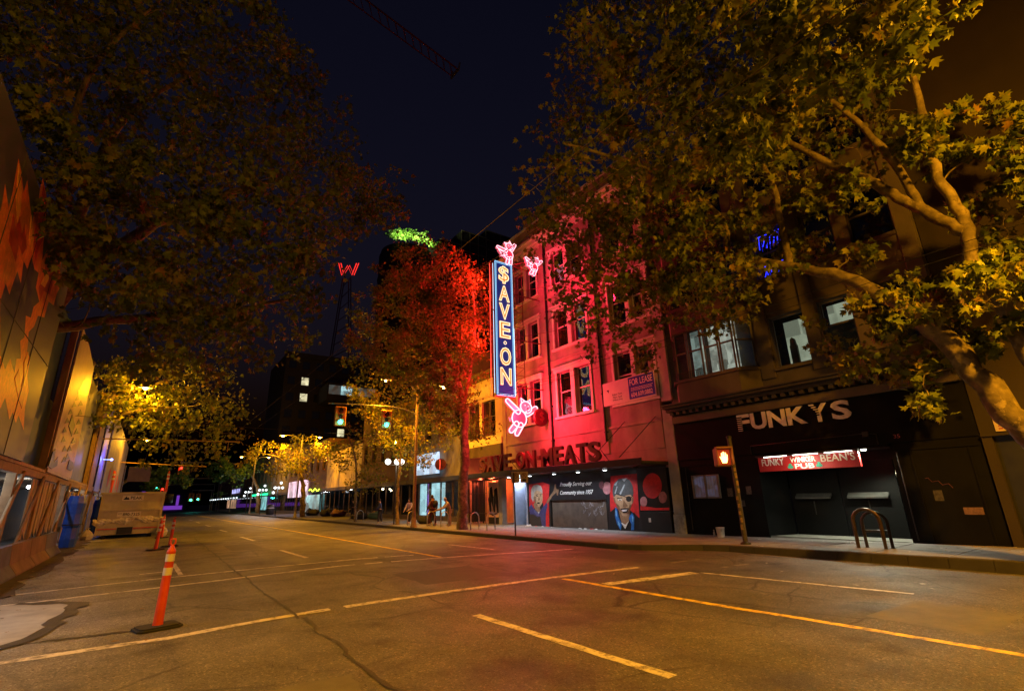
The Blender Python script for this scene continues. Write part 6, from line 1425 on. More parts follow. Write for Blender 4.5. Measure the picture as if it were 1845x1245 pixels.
# --- skip
SK = thing("dumpster", (-.75, 41, 0), "beige roll-off dumpster with sign boards parked in the lane", "dumpster")
M_SK = mat("skip_beige", (.42, .39, .27), .55, var=.2, scale=1.5, dirt=.4)
DF = Fr((-2.25, 39, 0), (1, 0, 0), (0, 0, 1), (0, -1, 0))
t = MB()
t.box(DF, .05, 2.95, .22, 2.55, -.06, 0)
t.box(WF, -2.25, -2.18, 39.06, 45.2, .22, 2.55).box(WF, .68, .75, 39.06, 45.2, .22, 2.55).box(WF, -2.2, .7, 39.06, 45.2, .2, .27).box(WF, -2.2, .7, 45.2, 45.27, .22, 2.55)
t.build("shell", M_SK, SK)
t = MB()
for z in (2.5, 1.55): t.box(DF, -.03, 3.03, z, z + .13, -.02, .07)
for a in (-.03, 2.93): t.box(DF, a, a + .1, .2, 2.6, -.02, .06)
for k in range(6): t.box(WF, .75, .84, 39.6 + k, 39.75 + k, .25, 2.5)
t.box(WF, .7, .86, 39.0, 45.3, 2.5, 2.63).box(WF, -2.36, -2.2, 39, 45.3, 2.5, 2.63)
t.build("rib", M_SK, SK)
s1 = MB().box(DF, .95, 2.0, 2.14, 2.44, .001, .02).build("sign_board", mat("skip_sign", (.62, .60, .50), .5), SK)
text_mb("PEAK", DF, 1.36, 2.20, .021, .2, .004, width=.58, height=.18, offset=.015).build("lettering", M_BLACK, s1)
MB().prism(DF, [(1.0, 2.19), (1.32, 2.19), (1.24, 2.34), (1.2, 2.29), (1.14, 2.39)], .021, .025).build("mountain_mark", M_BLACK, s1)
s2 = MB().box(DF, .85, 2.0, 1.20, 1.50, .001, .02).build("sign_board", MATS["skip_sign"], SK)
text_mb("890-7325", DF, 1.12, 1.26, .021, .2, .004, width=.82, height=.17, offset=.012).build("lettering", M_BLACK, s2)
text_mb("604", DF, .90, 1.36, .021, .1, .004, width=.17, height=.07).build("lettering", M_BLACK, s2)
# plastic sheet draped round the foot
t = MB(); n = 34; rows_ = 6
for r_ in range(rows_):
    for i in range(n + 1):
        q = r_ / (rows_ - 1); sag = .10 * math.sin(3.14 * i / n * 2.2 + .4) + .05 * math.sin(i * .9)
        t.v.append(DF(-.22 + 3.5 * i / n + random.uniform(-.03, .03), 1.16 - sag * .6 - q * (.30 + .10 * math.sin(i * .55)) + random.uniform(-.02, .02), .03 + .05 * math.sin(q * 3.14) + random.uniform(0, .035) + .02 * math.sin(i * 2.2)))
for r_ in range(rows_ - 1):
    for i in range(n):
        t.f.append([r_ * (n + 1) + i, (r_ + 1) * (n + 1) + i, (r_ + 1) * (n + 1) + i + 1, r_ * (n + 1) + i + 1]); t.mi.append(0); t.smooth.append(False)
t.build("plastic_sheet", mat("plastic_white", (.50, .48, .42), .35, var=.3, scale=4, bump=.4, bscale=8), SK)
t = MB().box(DF, .05, .95, .52, .57, .07, .08).box(DF, 1.75, 2.95, .52, .57, .07, .08); t.build("red_tape", mat("red_tape", (.5, .05, .04), .4), SK)
MB().box(DF, .98, 1.72, .24, .62, .001, .05).build("dark_plate", M_BLACK, SK)
for a in (.4, 2.6): MB().lathe(DF(a, .12, -.3), [(.12, -.1), (.12, .1)], 12, axis=(1, 0, 0)).build("roller", M_IRON, SK)
# bags beside
for (x, y, lb) in ((-2.6, 38.7, "white rubbish bag at the dumpster's left foot"), (.95, 38.6, "white rubbish bag at the dumpster's right foot")):
    o = MB(); o.lathe((x, y, .0), [(.16, .0), (.27, .08), (.30, .25), (.24, .42), (.10, .54), (.05, .60), (.09, .66)], 11, sm=False)
    for v in o.v: v += Vector((random.uniform(-.04, .04), random.uniform(-.04, .04), random.uniform(-.03, .03)))
    tag(o.build("rubbish_bag", MATS["plastic_white"], loc=(x, y, 0)), lb, "rubbish bag")

# --- delineator posts
M_ORANGE = mat("delineator_orange", (.62, .07, .012), .5, var=.15, scale=6, dirt=.3)
M_REFL = mat("reflective_band", (.62, .60, .55), .35, var=.1)
M_RUBBER = mat("rubber_base", (.02, .02, .02), .8, var=.3, bump=.4)
def delineator(x, y, label, hgt=1.22, lean=(0, 0), rot=.5):
    T = thing("delineator_post", (x, y, 0), label, "delineator post", "orange delineator posts beside the lane")
    c_, s_ = math.cos(rot), math.sin(rot)
    fr = Fr((x, y, 0), (c_, s_, 0), (-s_, c_, 0))
    oc = [(-.30, -.16), (-.24, -.22), (.24, -.22), (.30, -.16), (.30, .16), (.24, .22), (-.24, .22), (-.30, .16)]
    b = MB(); b.prism(fr, oc, .005, .035); b.prism(fr, [(p * .9, q * .88) for p, q in oc], .0352, .055)
    b.build("base", M_RUBBER, T, bevel=.006)
    ax = Vector((lean[0], lean[1], 1)).normalized()
    o = Vector((x, y, .05))
    MB().lathe(o, [(.072, 0), (.068, .05), (.062, .62), (.060, 1.02), (.066, 1.03), (.060, 1.06), (.035, 1.10), (.028, 1.13)], 18, axis=ax).build("tube", M_ORANGE, T)
    for z in (.70, .90): MB().lathe(o + ax * z, [(.0645, 0), (.064, .11)], 18, axis=ax).build("reflective_band", M_REFL, T)
    tp = o + ax * 1.12; MB().tube([tp, tp + Vector((-.035, 0, .05)), tp + Vector((-.03, 0, .11)), tp + Vector((.03, 0, .11)), tp + Vector((.035, 0, .05)), tp], .013, 8).build("handle", M_ORANGE, T)
    return T
delineator(.40, 10.05, "nearest orange delineator post on the cracked line", lean=(.022, 0), rot=.25)
delineator(.55, 26.9, "middle delineator post left of the one behind the nearest", lean=(.05, 0))
delineator(1.1, 28.6, "farther delineator post directly behind the nearest one", lean=(.02, 0))
delineator(.95, 36.5, "delineator post at the dumpster's right corner", lean=(-.03, 0))
for (x, y, lb) in ((.82, 39.2, "tall orange marker pole on the dumpster's right corner"), (-1.95, 39.4, "tall orange marker pole on the dumpster's left corner")):
    T = thing("marker_pole", (x, y, 2.6), lb, "marker pole", "marker poles on the dumpster")
    MB().lathe((x, y, 2.62), [(.07, 0), (.065, 1.0), (.06, 1.25), (.02, 1.3)], 12).build("tube", M_ORANGE, T)
    for z in (.75, 1.0): MB().lathe((x, y, 2.62 + z), [(.071, 0), (.071, .12)], 12).build("reflective_band", M_REFL, T)
# road sign board beyond the hoarding
SB = thing("road_sign", (-2.4, 62, 0), "blank tan road sign seen from behind beyond the hoarding", "sign")
MB().tube([(-2.3, 62, 0), (-2.3, 62, 5.6)], .06, 8).build("post", M_POLE, SB)
MB().box(WF, -2.0, -.2, 61.9, 61.94, 4.1, 5.5).build("board", mat("sign_back", (.22, .19, .14), .6), SB)

# ================================================================== TREES
LEAF2 = [(0, 0), (-.22, .06), (-.50, .26), (-.26, .36), (-.42, .74), (-.15, .64), (0, 1.05), (.15, .64), (.42, .74), (.26, .36), (.50, .26), (.22, .06)]
LV = np.array([(0, .38, 0)] + [(x, y, .34 * abs(x) - .26 * y * y) for x, y in LEAF2])
LT = np.array([(0, i, i % 12 + 1) for i in range(1, 13)])
def leaf_material(name, ramp, trans=.35, rough=.5):
    m = bpy.data.materials.new(name); m.use_nodes = True
    N = m.node_tree.nodes; L = m.node_tree.links; b = N["Principled BSDF"]; o = N["Material Output"]
    at = N.new("ShaderNodeAttribute"); at.attribute_name = "tint"
    cr = N.new("ShaderNodeValToRGB"); e = cr.color_ramp.elements
    e[0].position = 0; e[0].color = (*ramp[0], 1); e[1].position = 1; e[1].color = (*ramp[-1], 1)
    for i, c in enumerate(ramp[1:-1]):
        q = e.new((i + 1) / (len(ramp) - 1)); q.color = (*c, 1)
    L.new(at.outputs["Fac"], cr.inputs[0])
    L.new(cr.outputs[0], b.inputs["Base Color"]); b.inputs["Roughness"].default_value = rough; b.inputs["Specular IOR Level"].default_value = .35
    t = N.new("ShaderNodeBsdfTranslucent"); L.new(cr.outputs[0], t.inputs[0])
    mx = N.new("ShaderNodeMixShader"); mx.inputs[0].default_value = trans
    L.new(b.outputs[0], mx.inputs[1]); L.new(t.outputs[0], mx.inputs[2]); L.new(mx.outputs[0], o.inputs[0])
    return m
OLIVE = [(.065, .09, .012), (.10, .135, .014), (.17, .195, .018), (.26, .24, .02), (.24, .14, .02)]
RUST = [(.06, .085, .013), (.095, .125, .016), (.15, .14, .02), (.19, .09, .02)]
GREENS = [(.03, .08, .012), (.05, .12, .02), (.08, .15, .03)]
ML_OLIVE = leaf_material("plane_leaf", OLIVE); ML_RUST = leaf_material("rust_leaf", RUST); ML_GREEN = leaf_material("green_leaf", GREENS)
def bark_mat():
    m = bpy.data.materials.new("plane_bark"); m.use_nodes = True
    N = m.node_tree.nodes; L = m.node_tree.links; b = N["Principled BSDF"]; b.inputs["Roughness"].default_value = .85
    tc = N.new("ShaderNodeTexCoord")
    v = N.new("ShaderNodeTexVoronoi"); v.inputs["Scale"].default_value = 4.5
    n0 = N.new("ShaderNodeTexNoise"); n0.inputs["Scale"].default_value = 6; n0.inputs["Detail"].default_value = 4; L.new(tc.outputs["Object"], n0.inputs["Vector"])
    mv = N.new("ShaderNodeMix"); mv.data_type = 'VECTOR'; mv.inputs[0].default_value = .35; L.new(tc.outputs["Object"], mv.inputs[4]); L.new(n0.outputs["Color"], mv.inputs[5]); L.new(mv.outputs[1], v.inputs["Vector"])
    n = N.new("ShaderNodeTexNoise"); n.inputs["Scale"].default_value = 7; n.inputs["Detail"].default_value = 6; L.new(tc.outputs["Object"], n.inputs["Vector"])
    cr = N.new("ShaderNodeValToRGB"); e = cr.color_ramp.elements
    e[0].position = .25; e[0].color = (.06, .045, .024, 1); e[1].position = .8; e[1].color = (.30, .24, .13, 1)
    q = e.new(.5); q.color = (.13, .10, .055, 1)
    sp = N.new("ShaderNodeSeparateColor"); L.new(v.outputs["Color"], sp.inputs[0])
    a = N.new("ShaderNodeMath"); a.operation = 'MULTIPLY_ADD'; a.inputs[1].default_value = .28; L.new(sp.outputs[0], a.inputs[0])
    s = N.new("ShaderNodeMath"); s.operation = 'MULTIPLY'; s.inputs[1].default_value = .75; L.new(n.outputs["Fac"], s.inputs[0]); L.new(s.outputs[0], a.inputs[2])
    L.new(a.outputs[0], cr.inputs[0]); L.new(cr.outputs[0], b.inputs["Base Color"])
    bp = N.new("ShaderNodeBump"); bp.inputs["Strength"].default_value = .8; bp.inputs["Distance"].default_value = .03
    L.new(a.outputs[0], bp.inputs["Height"]); L.new(bp.outputs[0], b.inputs["Normal"])
    return m
M_BARK = bark_mat()
CAMP = np.array((0, 0, 1.8))
def rand_rot(n, droop=.6):
    """leaf frames: y axis (leaf length) hangs outward/down, normal roughly up with scatter"""
    y = RNG.normal(size=(n, 3)); y[:, 2] -= droop; y /= np.linalg.norm(y, axis=1)[:, None]
    z = RNG.normal(size=(n, 3)); z[:, 2] += .5
    z -= (z * y).sum(1)[:, None] * y; z /= np.linalg.norm(z, axis=1)[:, None]
    x = np.cross(y, z)
    return np.stack([x, y, z], axis=1)
def leaf_mesh(name, pos, size, tint, mtl, off):
    n = len(pos); R = rand_rot(n)
    V = np.einsum('kj,njd->nkd', LV, R) * size[:, None, None] + (pos - off)[:, None, :]
    F = LT[None] + (np.arange(n) * 13)[:, None, None]
    me = bpy.data.meshes.new(name)
    me.vertices.add(n * 13); me.vertices.foreach_set("co", V.astype(np.float32).ravel())
    nf = n * 12
    me.loops.add(nf * 3); me.loops.foreach_set("vertex_index", F.astype(np.int32).ravel())
    me.polygons.add(nf); me.polygons.foreach_set("loop_start", np.arange(0, nf * 3, 3, dtype=np.int32))
    at = me.attributes.new("tint", 'FLOAT', 'POINT'); at.data.foreach_set("value", np.repeat(tint, 13).astype(np.float32))
    me.materials.append(mtl); me.update(); me.validate()
    return me
LEAFV = {}
def single_leaf_mesh(mtl, k):
    key = (mtl.name, k)
    if key not in LEAFV:
        me = bpy.data.meshes.new("leaf"); me.from_pydata([tuple(q) for q in LV], [], [tuple(int(i) for i in f) for f in LT])
        at = me.attributes.new("tint", 'FLOAT', 'POINT'); at.data.foreach_set("value", [k / 4] * 13)
        me.materials.append(mtl); LEAFV[key] = me
    return LEAFV[key]
def tree(name, label, base, limbs, blobs, nper, lsize, mtl, tint=(.1, .8), single=0, twig=True, sides=10, cat="tree", group=None, sub=7):
    T = thing(name, base, label, cat, group)
    off = np.array(base, float)
    pts = []
    for i, (P, R) in enumerate(limbs):
        S = smooth_path(P, 6); rr = lerp_list(R, 6, 0)
        for q in range(1, len(S) - 1): S[q] += Vector((random.uniform(-1, 1), random.uniform(-1, 1), random.uniform(-1, 1))) * rr[q] * .30
        rr = [r * random.uniform(.92, 1.1) for r in rr]
        MB().tube(S, rr, sides).build("trunk" if i == 0 else "limb", M_BARK, T)
        pts += [(s, r) for s, r in zip(S, rr)][(len(S) // 3 if i == 0 else 0):]
    arr = np.array([tuple(s) for s, r in pts])
    tw = MB(); P_, S_, C_ = [], [], []
    nodes = [(np.array(tuple(q)), r) for q, r in pts]
    order = sorted(blobs, key=lambda bb: np.linalg.norm(arr - np.array(bb[:3]), axis=1).min())
    for (x, y, z, r) in order:
        c = np.array((x, y, z))
        subs = c + RNG.normal(size=(sub, 3)) * r * .55
        if twig:
            NA = np.array([q for q, _ in nodes])
            d = np.linalg.norm(NA - c, axis=1) + .3 * np.maximum(0, NA[:, 2] - z + .3)
            j = int(d.argmin()); s0 = Vector(nodes[j][0]); L0 = (Vector(c) - s0).length
            r0 = min(nodes[j][1] * .7, .018 + .006 * L0)
            n_ = 5; path = [s0]
            for q in range(1, n_):
                w_ = L0 * .10
                path.append(s0.lerp(Vector(c), q / n_) + Vector((random.uniform(-w_, w_), random.uniform(-w_, w_), random.uniform(-w_, w_) + L0 * .12 * math.sin(3.14 * q / n_))))
            path.append(Vector(c)); S = smooth_path(path, 3); rr = [r0 + (.008 - r0) * q / (len(S) - 1) for q in range(len(S))]
            tw.tube(S, rr, 5)
            nodes += [(np.array(tuple(S[q])), rr[q]) for q in range(4, len(S), 3)]
            for q in subs[:4]:
                tw.tube([Vector(c), Vector((c + q) / 2) + Vector((random.uniform(-.1, .1), random.uniform(-.1, .1), .08)), Vector(q)], [.010, .007, .004], 4)
        k = max(3, int(nper / sub))
        for q in subs:
            P_.append(q + RNG.normal(size=(k, 3)) * np.array((.29, .29, .22)) * r)
            C_.append(np.full(k, RNG.uniform(*tint)))
    P_ = np.concatenate(P_); n = len(P_)
    S_ = RNG.uniform(.5, 1.2, n) * lsize
    C_ = np.clip(np.concatenate(C_) + RNG.normal(size=n) * .16, 0, 1)
    if twig and tw.v: tw.build("twigs", M_BARK, T)["kind"] = "stuff"
    keep = np.ones(n, bool)
    if single:
        d = np.linalg.norm(P_ - CAMP, axis=1)
        idx = np.argsort(d)[:single]; keep[idx] = False
        R = rand_rot(len(idx))
        for j, i in enumerate(idx):
            o = bpy.data.objects.new("leaf", single_leaf_mesh(mtl, int(round(C_[i] * 4)))); COL.objects.link(o); o.parent = T
            M4 = np.eye(4); M4[:3, :3] = R[j].T * S_[i]; M4[:3, 3] = P_[i] - off
            o.matrix_basis = Matrix(M4.tolist())
    co = bpy.data.objects.new("crown", leaf_mesh("crown", P_[keep], S_[keep], C_[keep], mtl, off)); COL.objects.link(co); co.parent = T; co["kind"] = "stuff"
    return T
RB = BLOBS['RIGHT_A'] + BLOBS['RIGHT_B'] + BLOBS['RIGHT_C'] + BLOBS['RIGHT_D'] + BLOBS['RIGHT_E'] + BLOBS['RIGHT_F']
tree("leaning_tree", "big leaning plane tree with amber-lit limbs at the right", (14.3, 1.2, .25),
     [([(14.3, 1.2, .2), (14.2, 1.65, 1.6), (14.05, 2.18, 3.15), (14.0, 2.85, 4.95), (13.95, 3.3, 5.7)], [.36, .27, .24, .22, .20]),
      ([(13.97, 3.2, 5.6), (13.9, 4.2, 6.8), (13.8, 5.7, 7.85), (13.6, 7.4, 8.8), (13.4, 9.3, 9.75), (12.8, 11.6, 10.4)], [.195, .155, .13, .105, .07, .03]),
      ([(14.15, 1.7, 2.0), (14.1, 1.6, 3.7), (14.0, 1.72, 5.2), (14.0, 1.98, 6.3), (14.0, 1.92, 7.4), (14.0, 2.10, 8.7), (14.0, 2.02, 10.5), (13.9, 1.95, 12.9), (13.6, 2.3, 15)], [.19, .175, .16, .145, .13, .11, .09, .07, .035]),
      ([(14.0, 1.95, 7.2), (13.95, 2.65, 8.15), (13.8, 3.3, 9.2), (13.6, 3.75, 9.75), (13.2, 5.1, 11.6), (12.3, 6.4, 13.0)], [.14, .125, .11, .095, .07, .03]),
      ([(13.95, 2.55, 8.05), (13.9, 2.75, 9.4), (13.8, 3.4, 11.4), (13.3, 4.2, 13.0)], [.11, .09, .07, .03]),
      ([(13.6, 7.2, 8.7), (13.2, 7.0, 9.8), (12.2, 7.6, 11.0), (10.8, 8.6, 12.0), (9.2, 9.6, 12.6)], [.11, .09, .07, .06, .03]),
      ([(13.8, 5.6, 7.8), (13.6, 5.5, 9.0), (13.0, 5.4, 10.6), (11.0, 5.8, 11.6), (9.0, 6.6, 11.8)], [.12, .10, .08, .06, .03])],
     RB, 125, .20, ML_OLIVE, (.1, .8), single=290)
tree("dark_tree", "large dim rust-tinged tree overhanging the road at upper left", (-4.6, 22, 0),
     [([(-4.6, 22, 0), (-4.4, 22, 3.5), (-4.0, 21.8, 6.5), (-3.4, 21.5, 9.2)], [.45, .38, .34, .28]),
      ([(-3.5, 21.6, 8.8), (-2.0, 20.8, 11), (.4, 20, 13.2), (3, 19.5, 15)], [.24, .2, .14, .05]),
      ([(-3.5, 21.6, 9.0), (-3.8, 19.5, 11.8), (-3.4, 17, 14.5), (-2, 15.5, 17.0)], [.2, .12, .08, .03]),
      ([(-3.8, 21.7, 7.5), (-1.6, 22.5, 8.6), (1.2, 22.6, 9.4), (4.2, 22, 10.6)], [.2, .16, .12, .05]),
      ([(-3.4, 21.5, 9.2), (-3.6, 22, 13), (-3.0, 22, 17), (-1, 21.5, 20)], [.24, .18, .12, .05])],
     BLOBS['LEFT'] + BLOBS['LEFTB'], 150, .22, ML_RUST, (0, .7), single=280)
tree("yellow_lit_tree", "yellow-lit tree hanging over the dumpster and hoarding", (-4.6, 41, 0),
     [([(-4.6, 41, 0), (-4.4, 41, 4), (-3.6, 40.5, 7.2), (-2.2, 40, 9.5)], [.36, .3, .25, .12]), ([(-3.8, 40.6, 6.6), (-1.6, 39.5, 7.6), (1.2, 38.5, 8.0)], [.18, .12, .04]), ([(-3.4, 40.5, 7.4), (-1.0, 41, 9.6), (1.6, 41, 11)], [.16, .12, .04])],
     BLOBS['LEFT2'], 190, .24, ML_OLIVE, (.25, .8))
tree("red_lit_tree", "street tree glowing red beside the neon blade sign", (14.0, 24.4, .15),
     [([(14.0, 24.4, .1), (14.05, 24.4, 2.0), (14.15, 24.5, 5.0), (14.1, 24.6, 7.2), (13.3, 24.6, 9.4)], [.33, .27, .24, .20, .15]), ([(14.1, 24.6, 6.6), (14.5, 24.4, 9), (14.6, 24, 12), (14.2, 23.8, 14.6)], [.14, .11, .08, .03]),
      ([(13.4, 24.6, 9.2), (12.2, 24.6, 11.4), (11.4, 24.6, 14.4)], [.13, .1, .04]), ([(13.8, 24.6, 8.4), (11.6, 24.4, 9.6), (9.2, 24.2, 10.4)], [.1, .07, .03])],
     BLOBS['RED'], 330, .17, ML_RUST, (.2, .9))
tree("golden_tree", "slender golden tree under the brightest street lamp", (13.85, 32.9, .15),
     [([(13.85, 32.9, .1), (13.8, 32.9, 2.5), (13.9, 33, 5), (13.6, 33, 7.5)], [.13, .10, .08, .04]), ([(13.9, 33, 4.2), (12.6, 33, 5.8), (11.4, 33, 7.2)], [.06, .05, .02]), ([(13.85, 33, 4.6), (14.8, 33.2, 6.4), (15.2, 33.2, 8)], [.06, .04, .02])],
     BLOBS['GOLD'], 210, .17, ML_OLIVE, (.4, .95))
tree("thin_tree", "thin half-bare tree by the dark building", (13.7, 41, .15),
     [([(13.7, 41, .1), (13.6, 41, 2.5), (13.4, 41, 5), (12.6, 41, 7)], [.12, .09, .07, .03])], BLOBS['GOLD2'], 130, .18, ML_OLIVE, (.4, .9))
tree("lamp_tree", "golden tree below the distant double street lamp", (14.6, 62, .15),
     [([(14.6, 62, .1), (14.4, 62, 3), (13.8, 62, 6)], [.3, .24, .12]), ([(14.0, 62, 5), (11.5, 61, 6.5), (9.5, 61, 7)], [.12, .08, .03])], BLOBS['FAR'], 150, .26, ML_OLIVE, (.4, .95), twig=True)
tree("green_tree", "small bright green tree far down the right pavement", (16, 100, .15),
     [([(16, 100, .1), (15.6, 100, 4), (14, 100, 7)], [.4, .3, .1])], BLOBS['GREEN'], 150, .42, ML_GREEN, (.2, .9))
tree("green_tree", "pale green tree behind the dumpster on the left", (-5, 90, 0),
     [([(-5, 90, 0), (-4, 90, 4), (-1, 90, 7)], [.4, .3, .1])], BLOBS['GREENL'], 150, .40, ML_GREEN, (.2, .9))
lamp("green_tree_light", 'POINT', (13, 97, 8.5), 0.0, (.8, 1, .7)) if False else None
RG = tree("roof_garden", "lit green shrubs on the round tower's roof", (66, 154, 88),
     [([(63, 152, 88), (63, 152, 91)], [.3, .1]), ([(68, 152, 88), (68, 152, 92)], [.3, .1])],
     [(57 + 2.3 * k, 150.5 + .6 * math.sin(k), 91.5 + 3.4 * math.sin(3.14 * (k + .6) / 8.5), 1.7) for k in range(8)], 150, .75, ML_GREEN, (.2, 1), cat="shrub")
for k in range(3):
    lamp("garden_light", 'SPOT', (59.5 + k * 5.5, 147.2, 90.3), 16000, (.90, 1, .35), RG, .3, spot=125, blend=.6, aim=(0, .55, 1))
# fallen leaves along the barriers
t = MB()
for i in range(260):
    y = random.uniform(8.2, 34); x = -2.5 + abs(random.gauss(0, .55)) if i % 5 else random.uniform(-2, 3)
    s = random.uniform(.05, .12); an = random.uniform(0, 6.28); c_, s_ = math.cos(an), math.sin(an); z = .024 + random.uniform(0, .02)
    t.add([(x + s * (q[0] * c_ - q[1] * s_), y + s * (q[0] * s_ + q[1] * c_), z + abs(q[0]) * .03 * random.random()) for q in LEAF2], [tuple(range(12))], random.choice([0, 1, 1]))
tag(t.build("fallen_leaves", [mat("dry_leaf_dark", (.06, .04, .02), .8), mat("dry_leaf_tan", (.20, .13, .05), .8)]), "brown fallen leaves in the gutter along the barriers", "leaves", kind="stuff")

# ================================================================== PEOPLE AND BUNDLES
def skin_obj(name, joints, edges, radii, m, parent, root=0, sub=1):
    me = bpy.data.meshes.new(name); me.from_pydata([tuple(j) for j in joints], edges, [])
    o = bpy.data.objects.new(name, me); COL.objects.link(o); o.parent = parent
    sk = o.modifiers.new("skin", 'SKIN'); sk.use_smooth_shade = True
    sub_ = o.modifiers.new("sub", 'SUBSURF'); sub_.levels = sub; sub_.render_levels = sub
    if not me.skin_vertices: bpy.context.view_layer.objects.active = o
    for i, r in enumerate(radii):
        d = me.skin_vertices[0].data[i] if me.skin_vertices else None
        if d: d.radius = (r, r) if not isinstance(r, tuple) else r; d.use_root = (i == root)
    me.materials.append(m)
    return o
M_FACE = mat("face_skin", (.30, .17, .11), .6, var=.1)
M_HAIR = mat("person_hair", (.03, .02, .015), .7)
def person(loc, yaw, label, top, bottom, bend=0.0, arms=((.1, .25), (.1, .25)), stride=.12, hood=False, bag=None, hgt=1.72, hat=False):
    """a standing figure facing +y before yaw; bend tips the trunk forward"""
    T = thing("person", loc, label, "person")
    T.rotation_euler = (0, 0, yaw); k = hgt / 1.75
    def P(x, y, z): return (x * k, y * k, z * k)
    cb, sb = math.cos(bend), math.sin(bend)
    def B(x, y, z):
        z -= .95; return P(x, y * cb + z * sb, .95 + z * cb - y * sb)
    J = [P(0, 0, .95), B(0, .01, 1.15), B(0, .0, 1.35), B(0, .0, 1.47), B(0, .03, 1.54), B(0, .05, 1.63), B(0, .05, 1.74)]
    Rr = [(.14, .11), (.13, .10), (.15, .11), (.09, .08), (.055, .055), (.09, .10), (.065, .07)]
    E_ = [(0, 1), (1, 2), (2, 3), (3, 4), (4, 5), (5, 6)]
    hands = []
    for s, (ax, ay) in zip((-1, 1), arms):
        i0 = len(J)
        sh = B(.19 * s, 0, 1.40); el_ = (sh[0] + s * ax * .5 * k, sh[1] + ay * .35 * k, sh[2] - .28 * k); wr = (el_[0] - s * ax * .25 * k, el_[1] + ay * .8 * k, el_[2] - (.24 - .12 * ay) * k)
        J += [sh, el_, wr]; Rr += [(.062, .062), (.045, .045), (.030, .034)]
        E_ += [(2, i0), (i0, i0 + 1), (i0 + 1, i0 + 2)]
        d = (Vector(wr) - Vector(el_)).normalized(); pl = Vector(wr) + d * .07 * k
        J.append(tuple(pl)); Rr.append((.022, .042)); E_.append((i0 + 2, i0 + 3))
        hands.append((i0 + 3, pl, d, s))
    for s, dy in ((-1, stride), (1, -stride)):
        i0 = len(J)
        J += [P(.09 * s, 0, .90), P(.10 * s, dy * .6 + .03, .50), P(.11 * s, dy, .09), P(.12 * s, dy + .14, .045)]
        Rr += [(.092, .10), (.06, .062), (.042, .045), (.04, .028)]
        E_ += [(0, i0), (i0, i0 + 1), (i0 + 1, i0 + 2), (i0 + 2, i0 + 3)]
    for (hi, pl, d, s) in hands:
        sd_ = d.cross(Vector((0, 1, 0.2))).normalized()
        for f in range(4):
            o_ = sd_ * (f - 1.5) * .019 * k; ln = (.065, .078, .075, .058)[f] * k
            i0 = len(J); a_ = pl + o_ + d * .03 * k; J += [tuple(a_), tuple(a_ + d * ln * .5 + Vector((0, .012, 0))), tuple(a_ + d * ln + Vector((0, .03, 0)))]
            Rr += [(.009, .009), (.0085, .0085), (.007, .007)]; E_ += [(hi, i0), (i0, i0 + 1), (i0 + 1, i0 + 2)]
        i0 = len(J); a_ = pl - sd_ * .035 * k - d * .01; J += [tuple(a_), tuple(a_ - sd_ * .02 + d * .04 * k)]; Rr += [(.011, .011), (.009, .009)]; E_ += [(hi, i0), (i0, i0 + 1)]
    skin_obj("body", J, E_, Rr, M_FACE, T)
    # face details and hair
    hc = Vector(B(0, .05, 1.66)); fw = Vector((0, cb, -sb)); upv = Vector((0, sb, cb))
    t = MB(); t.sphere(hc + upv * .035 * k - fw * .02, .105 * k, 12, sz=1.05)
    t.v = [v if (v - hc).dot(fw) < .055 * k or (v - hc).dot(upv) > .07 * k else v - fw * .05 * k for v in t.v]
    hm = M_HAIR if not hood else top
    ob = MB(); ob.v = [v + T.location for v in t.v]; ob.f = t.f; ob.mi = t.mi; ob.smooth = t.smooth
    ob.build("hood" if hood else "hair", hm, T)
    t = MB(); t.tube([hc + fw * .085 * k + T.location, hc + fw * .115 * k - upv * .03 * k + T.location], [.01, .016], 5); t.build("nose", M_FACE, T)
    # clothes: jacket shell and trousers
    n_t = [0, 1, 2, 3]; JJ = [J[0], J[1], J[2], J[3]]; RR = [(.165, .14), (.16, .13), (.185, .14), (.10, .095)]; EE = [(0, 1), (1, 2), (2, 3)]
    for a0 in (7, 11):
        i0 = len(JJ); JJ += [J[a0], J[a0 + 1], J[a0 + 2]]; RR += [(.085, .085), (.068, .068), (.052, .052)]; EE += [(2, i0), (i0, i0 + 1), (i0 + 1, i0 + 2)]
    skin_obj("jacket", JJ, EE, RR, top, T)
    JJ = [J[0]]; RR = [(.155, .13)]; EE = []
    for a0 in (15, 19):
        i0 = len(JJ); JJ += [J[a0], J[a0 + 1], tuple(Vector(J[a0 + 2]) + Vector((0, 0, .02)))]; RR += [(.115, .12), (.088, .09), (.075, .078)]; EE += [(0, i0), (i0, i0 + 1), (i0 + 1, i0 + 2)]
    skin_obj("trousers", JJ, EE, RR, bottom, T)
    for a0 in (17, 21):
        q0 = Vector(J[a0]); q1 = Vector(J[a0 + 1])
        t = MB().tube([q0 + Vector((0, -.05, -.05)) + T.location, q0.lerp(q1, .5) + Vector((0, 0, -.03)) + T.location, q1 + Vector((0, .05, -.012)) + T.location], [.052, .055, .032], 8); t.build("shoe", mat("shoe_pale", (.3, .3, .3), .6), T)
    if bag:
        t = MB(); c0 = Vector(B(0, -.20, 1.25)); t.sphere(c0 + T.location, .17 * k, 10, sz=1.35); t.build("backpack", bag, T)
    return T
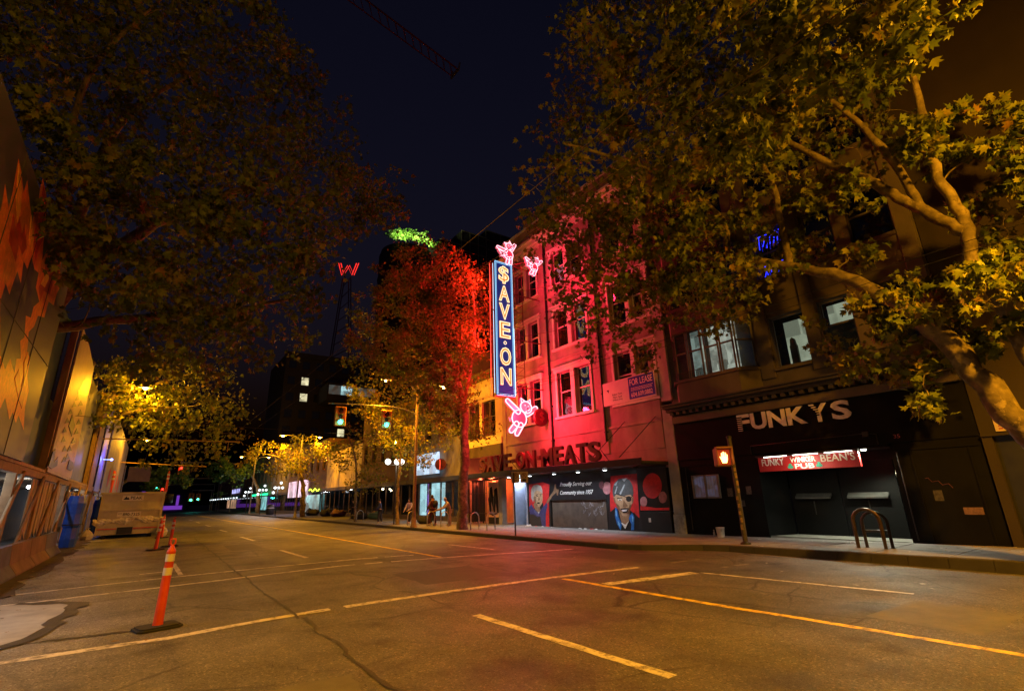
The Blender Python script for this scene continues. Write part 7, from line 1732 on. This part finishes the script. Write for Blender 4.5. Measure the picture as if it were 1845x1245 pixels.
DARK = mat("cloth_black", (.02, .02, .025), .85); MARO = mat("cloth_maroon", (.07, .02, .02), .85); OR = mat("cloth_grey", (.30, .26, .24), .85); NAVY = mat("cloth_navy", (.02, .025, .09), .85); TEALC = mat("cloth_teal", (.04, .10, .09), .85); LILAC = mat("cloth_lilac", (.30, .24, .32), .85); JEAN = mat("cloth_jean", (.04, .06, .10), .85)
person((15.5, 30.9, .155), 2.6, "person in dark coat and jeans before the lit shop", DARK, JEAN, .12, ((.15, .4), (.1, .2)), .05, hgt=1.62)
person((14.75, 29.5, .155), .6, "tall person in maroon seen from behind with a backpack", MARO, MARO, .03, ((.35, .2), (.35, .25)), .16, bag=DARK, hgt=1.78)
person((15.55, 28.7, .155), 1.35, "stooping hooded person in pale orange-lit clothes", OR, OR, .42, ((.1, .7), (.1, .6)), .08, hood=True, hgt=1.68)
person((15.0, 33.6, .155), 2.2, "person in lilac top standing left of the street lamp", LILAC, DARK, .06, ((.2, .5), (.1, .3)), .1, hgt=1.62)
person((13.9, 36.2, .155), 1.0, "person in navy jacket behind the slender golden trunk", NAVY, DARK, .1, ((.2, .3), (.2, .3)), .1, hgt=1.66)
person((15.6, 47.5, .155), 1.0, "distant dark figure against the dark doorway", DARK, DARK, .05, ((.1, .2), (.1, .2)), .1, hgt=1.72)
def bundle(x, y, rx, ry, rz, m, label):
    t = MB(); t.sphere((0, 0, 0), 1.0, 16)
    ph = random.random() * 6
    for i, v in enumerate(t.v):
        f = 1 + .16 * math.sin(v.x * 5 + ph) * math.cos(v.y * 4) + .10 * math.sin(v.z * 7 + v.x * 3 + ph)
        t.v[i] = Vector((x + v.x * rx * f, y + v.y * ry * f, .15 + max(0, v.z * .75 + .55) * rz * f))
    return tag(t.build("blanket_bundle", m, loc=(x, y, .15)), label, "bundle", "bundles of belongings on the far pavement")
bundle(15.4, 31.9, .5, .6, .42, DARK, "dark bundle behind the people at the lit shop")
bundle(16.6, 44.5, .6, .8, .45, TEALC, "greenish blanket bundle by the dark building")
bundle(15.8, 46.0, .8, .9, .38, DARK, "low dark bundle by the thin tree")
bundle(16.8, 56, .8, 1.0, .55, MARO, "larger maroon bundle below the blank cream wall")
bundle(16.5, 59.5, .6, .8, .6, DARK, "black bundle below the blank cream wall")
bundle(16.6, 66, .8, 1.0, .6, DARK, "dark bundle before the pink shop")
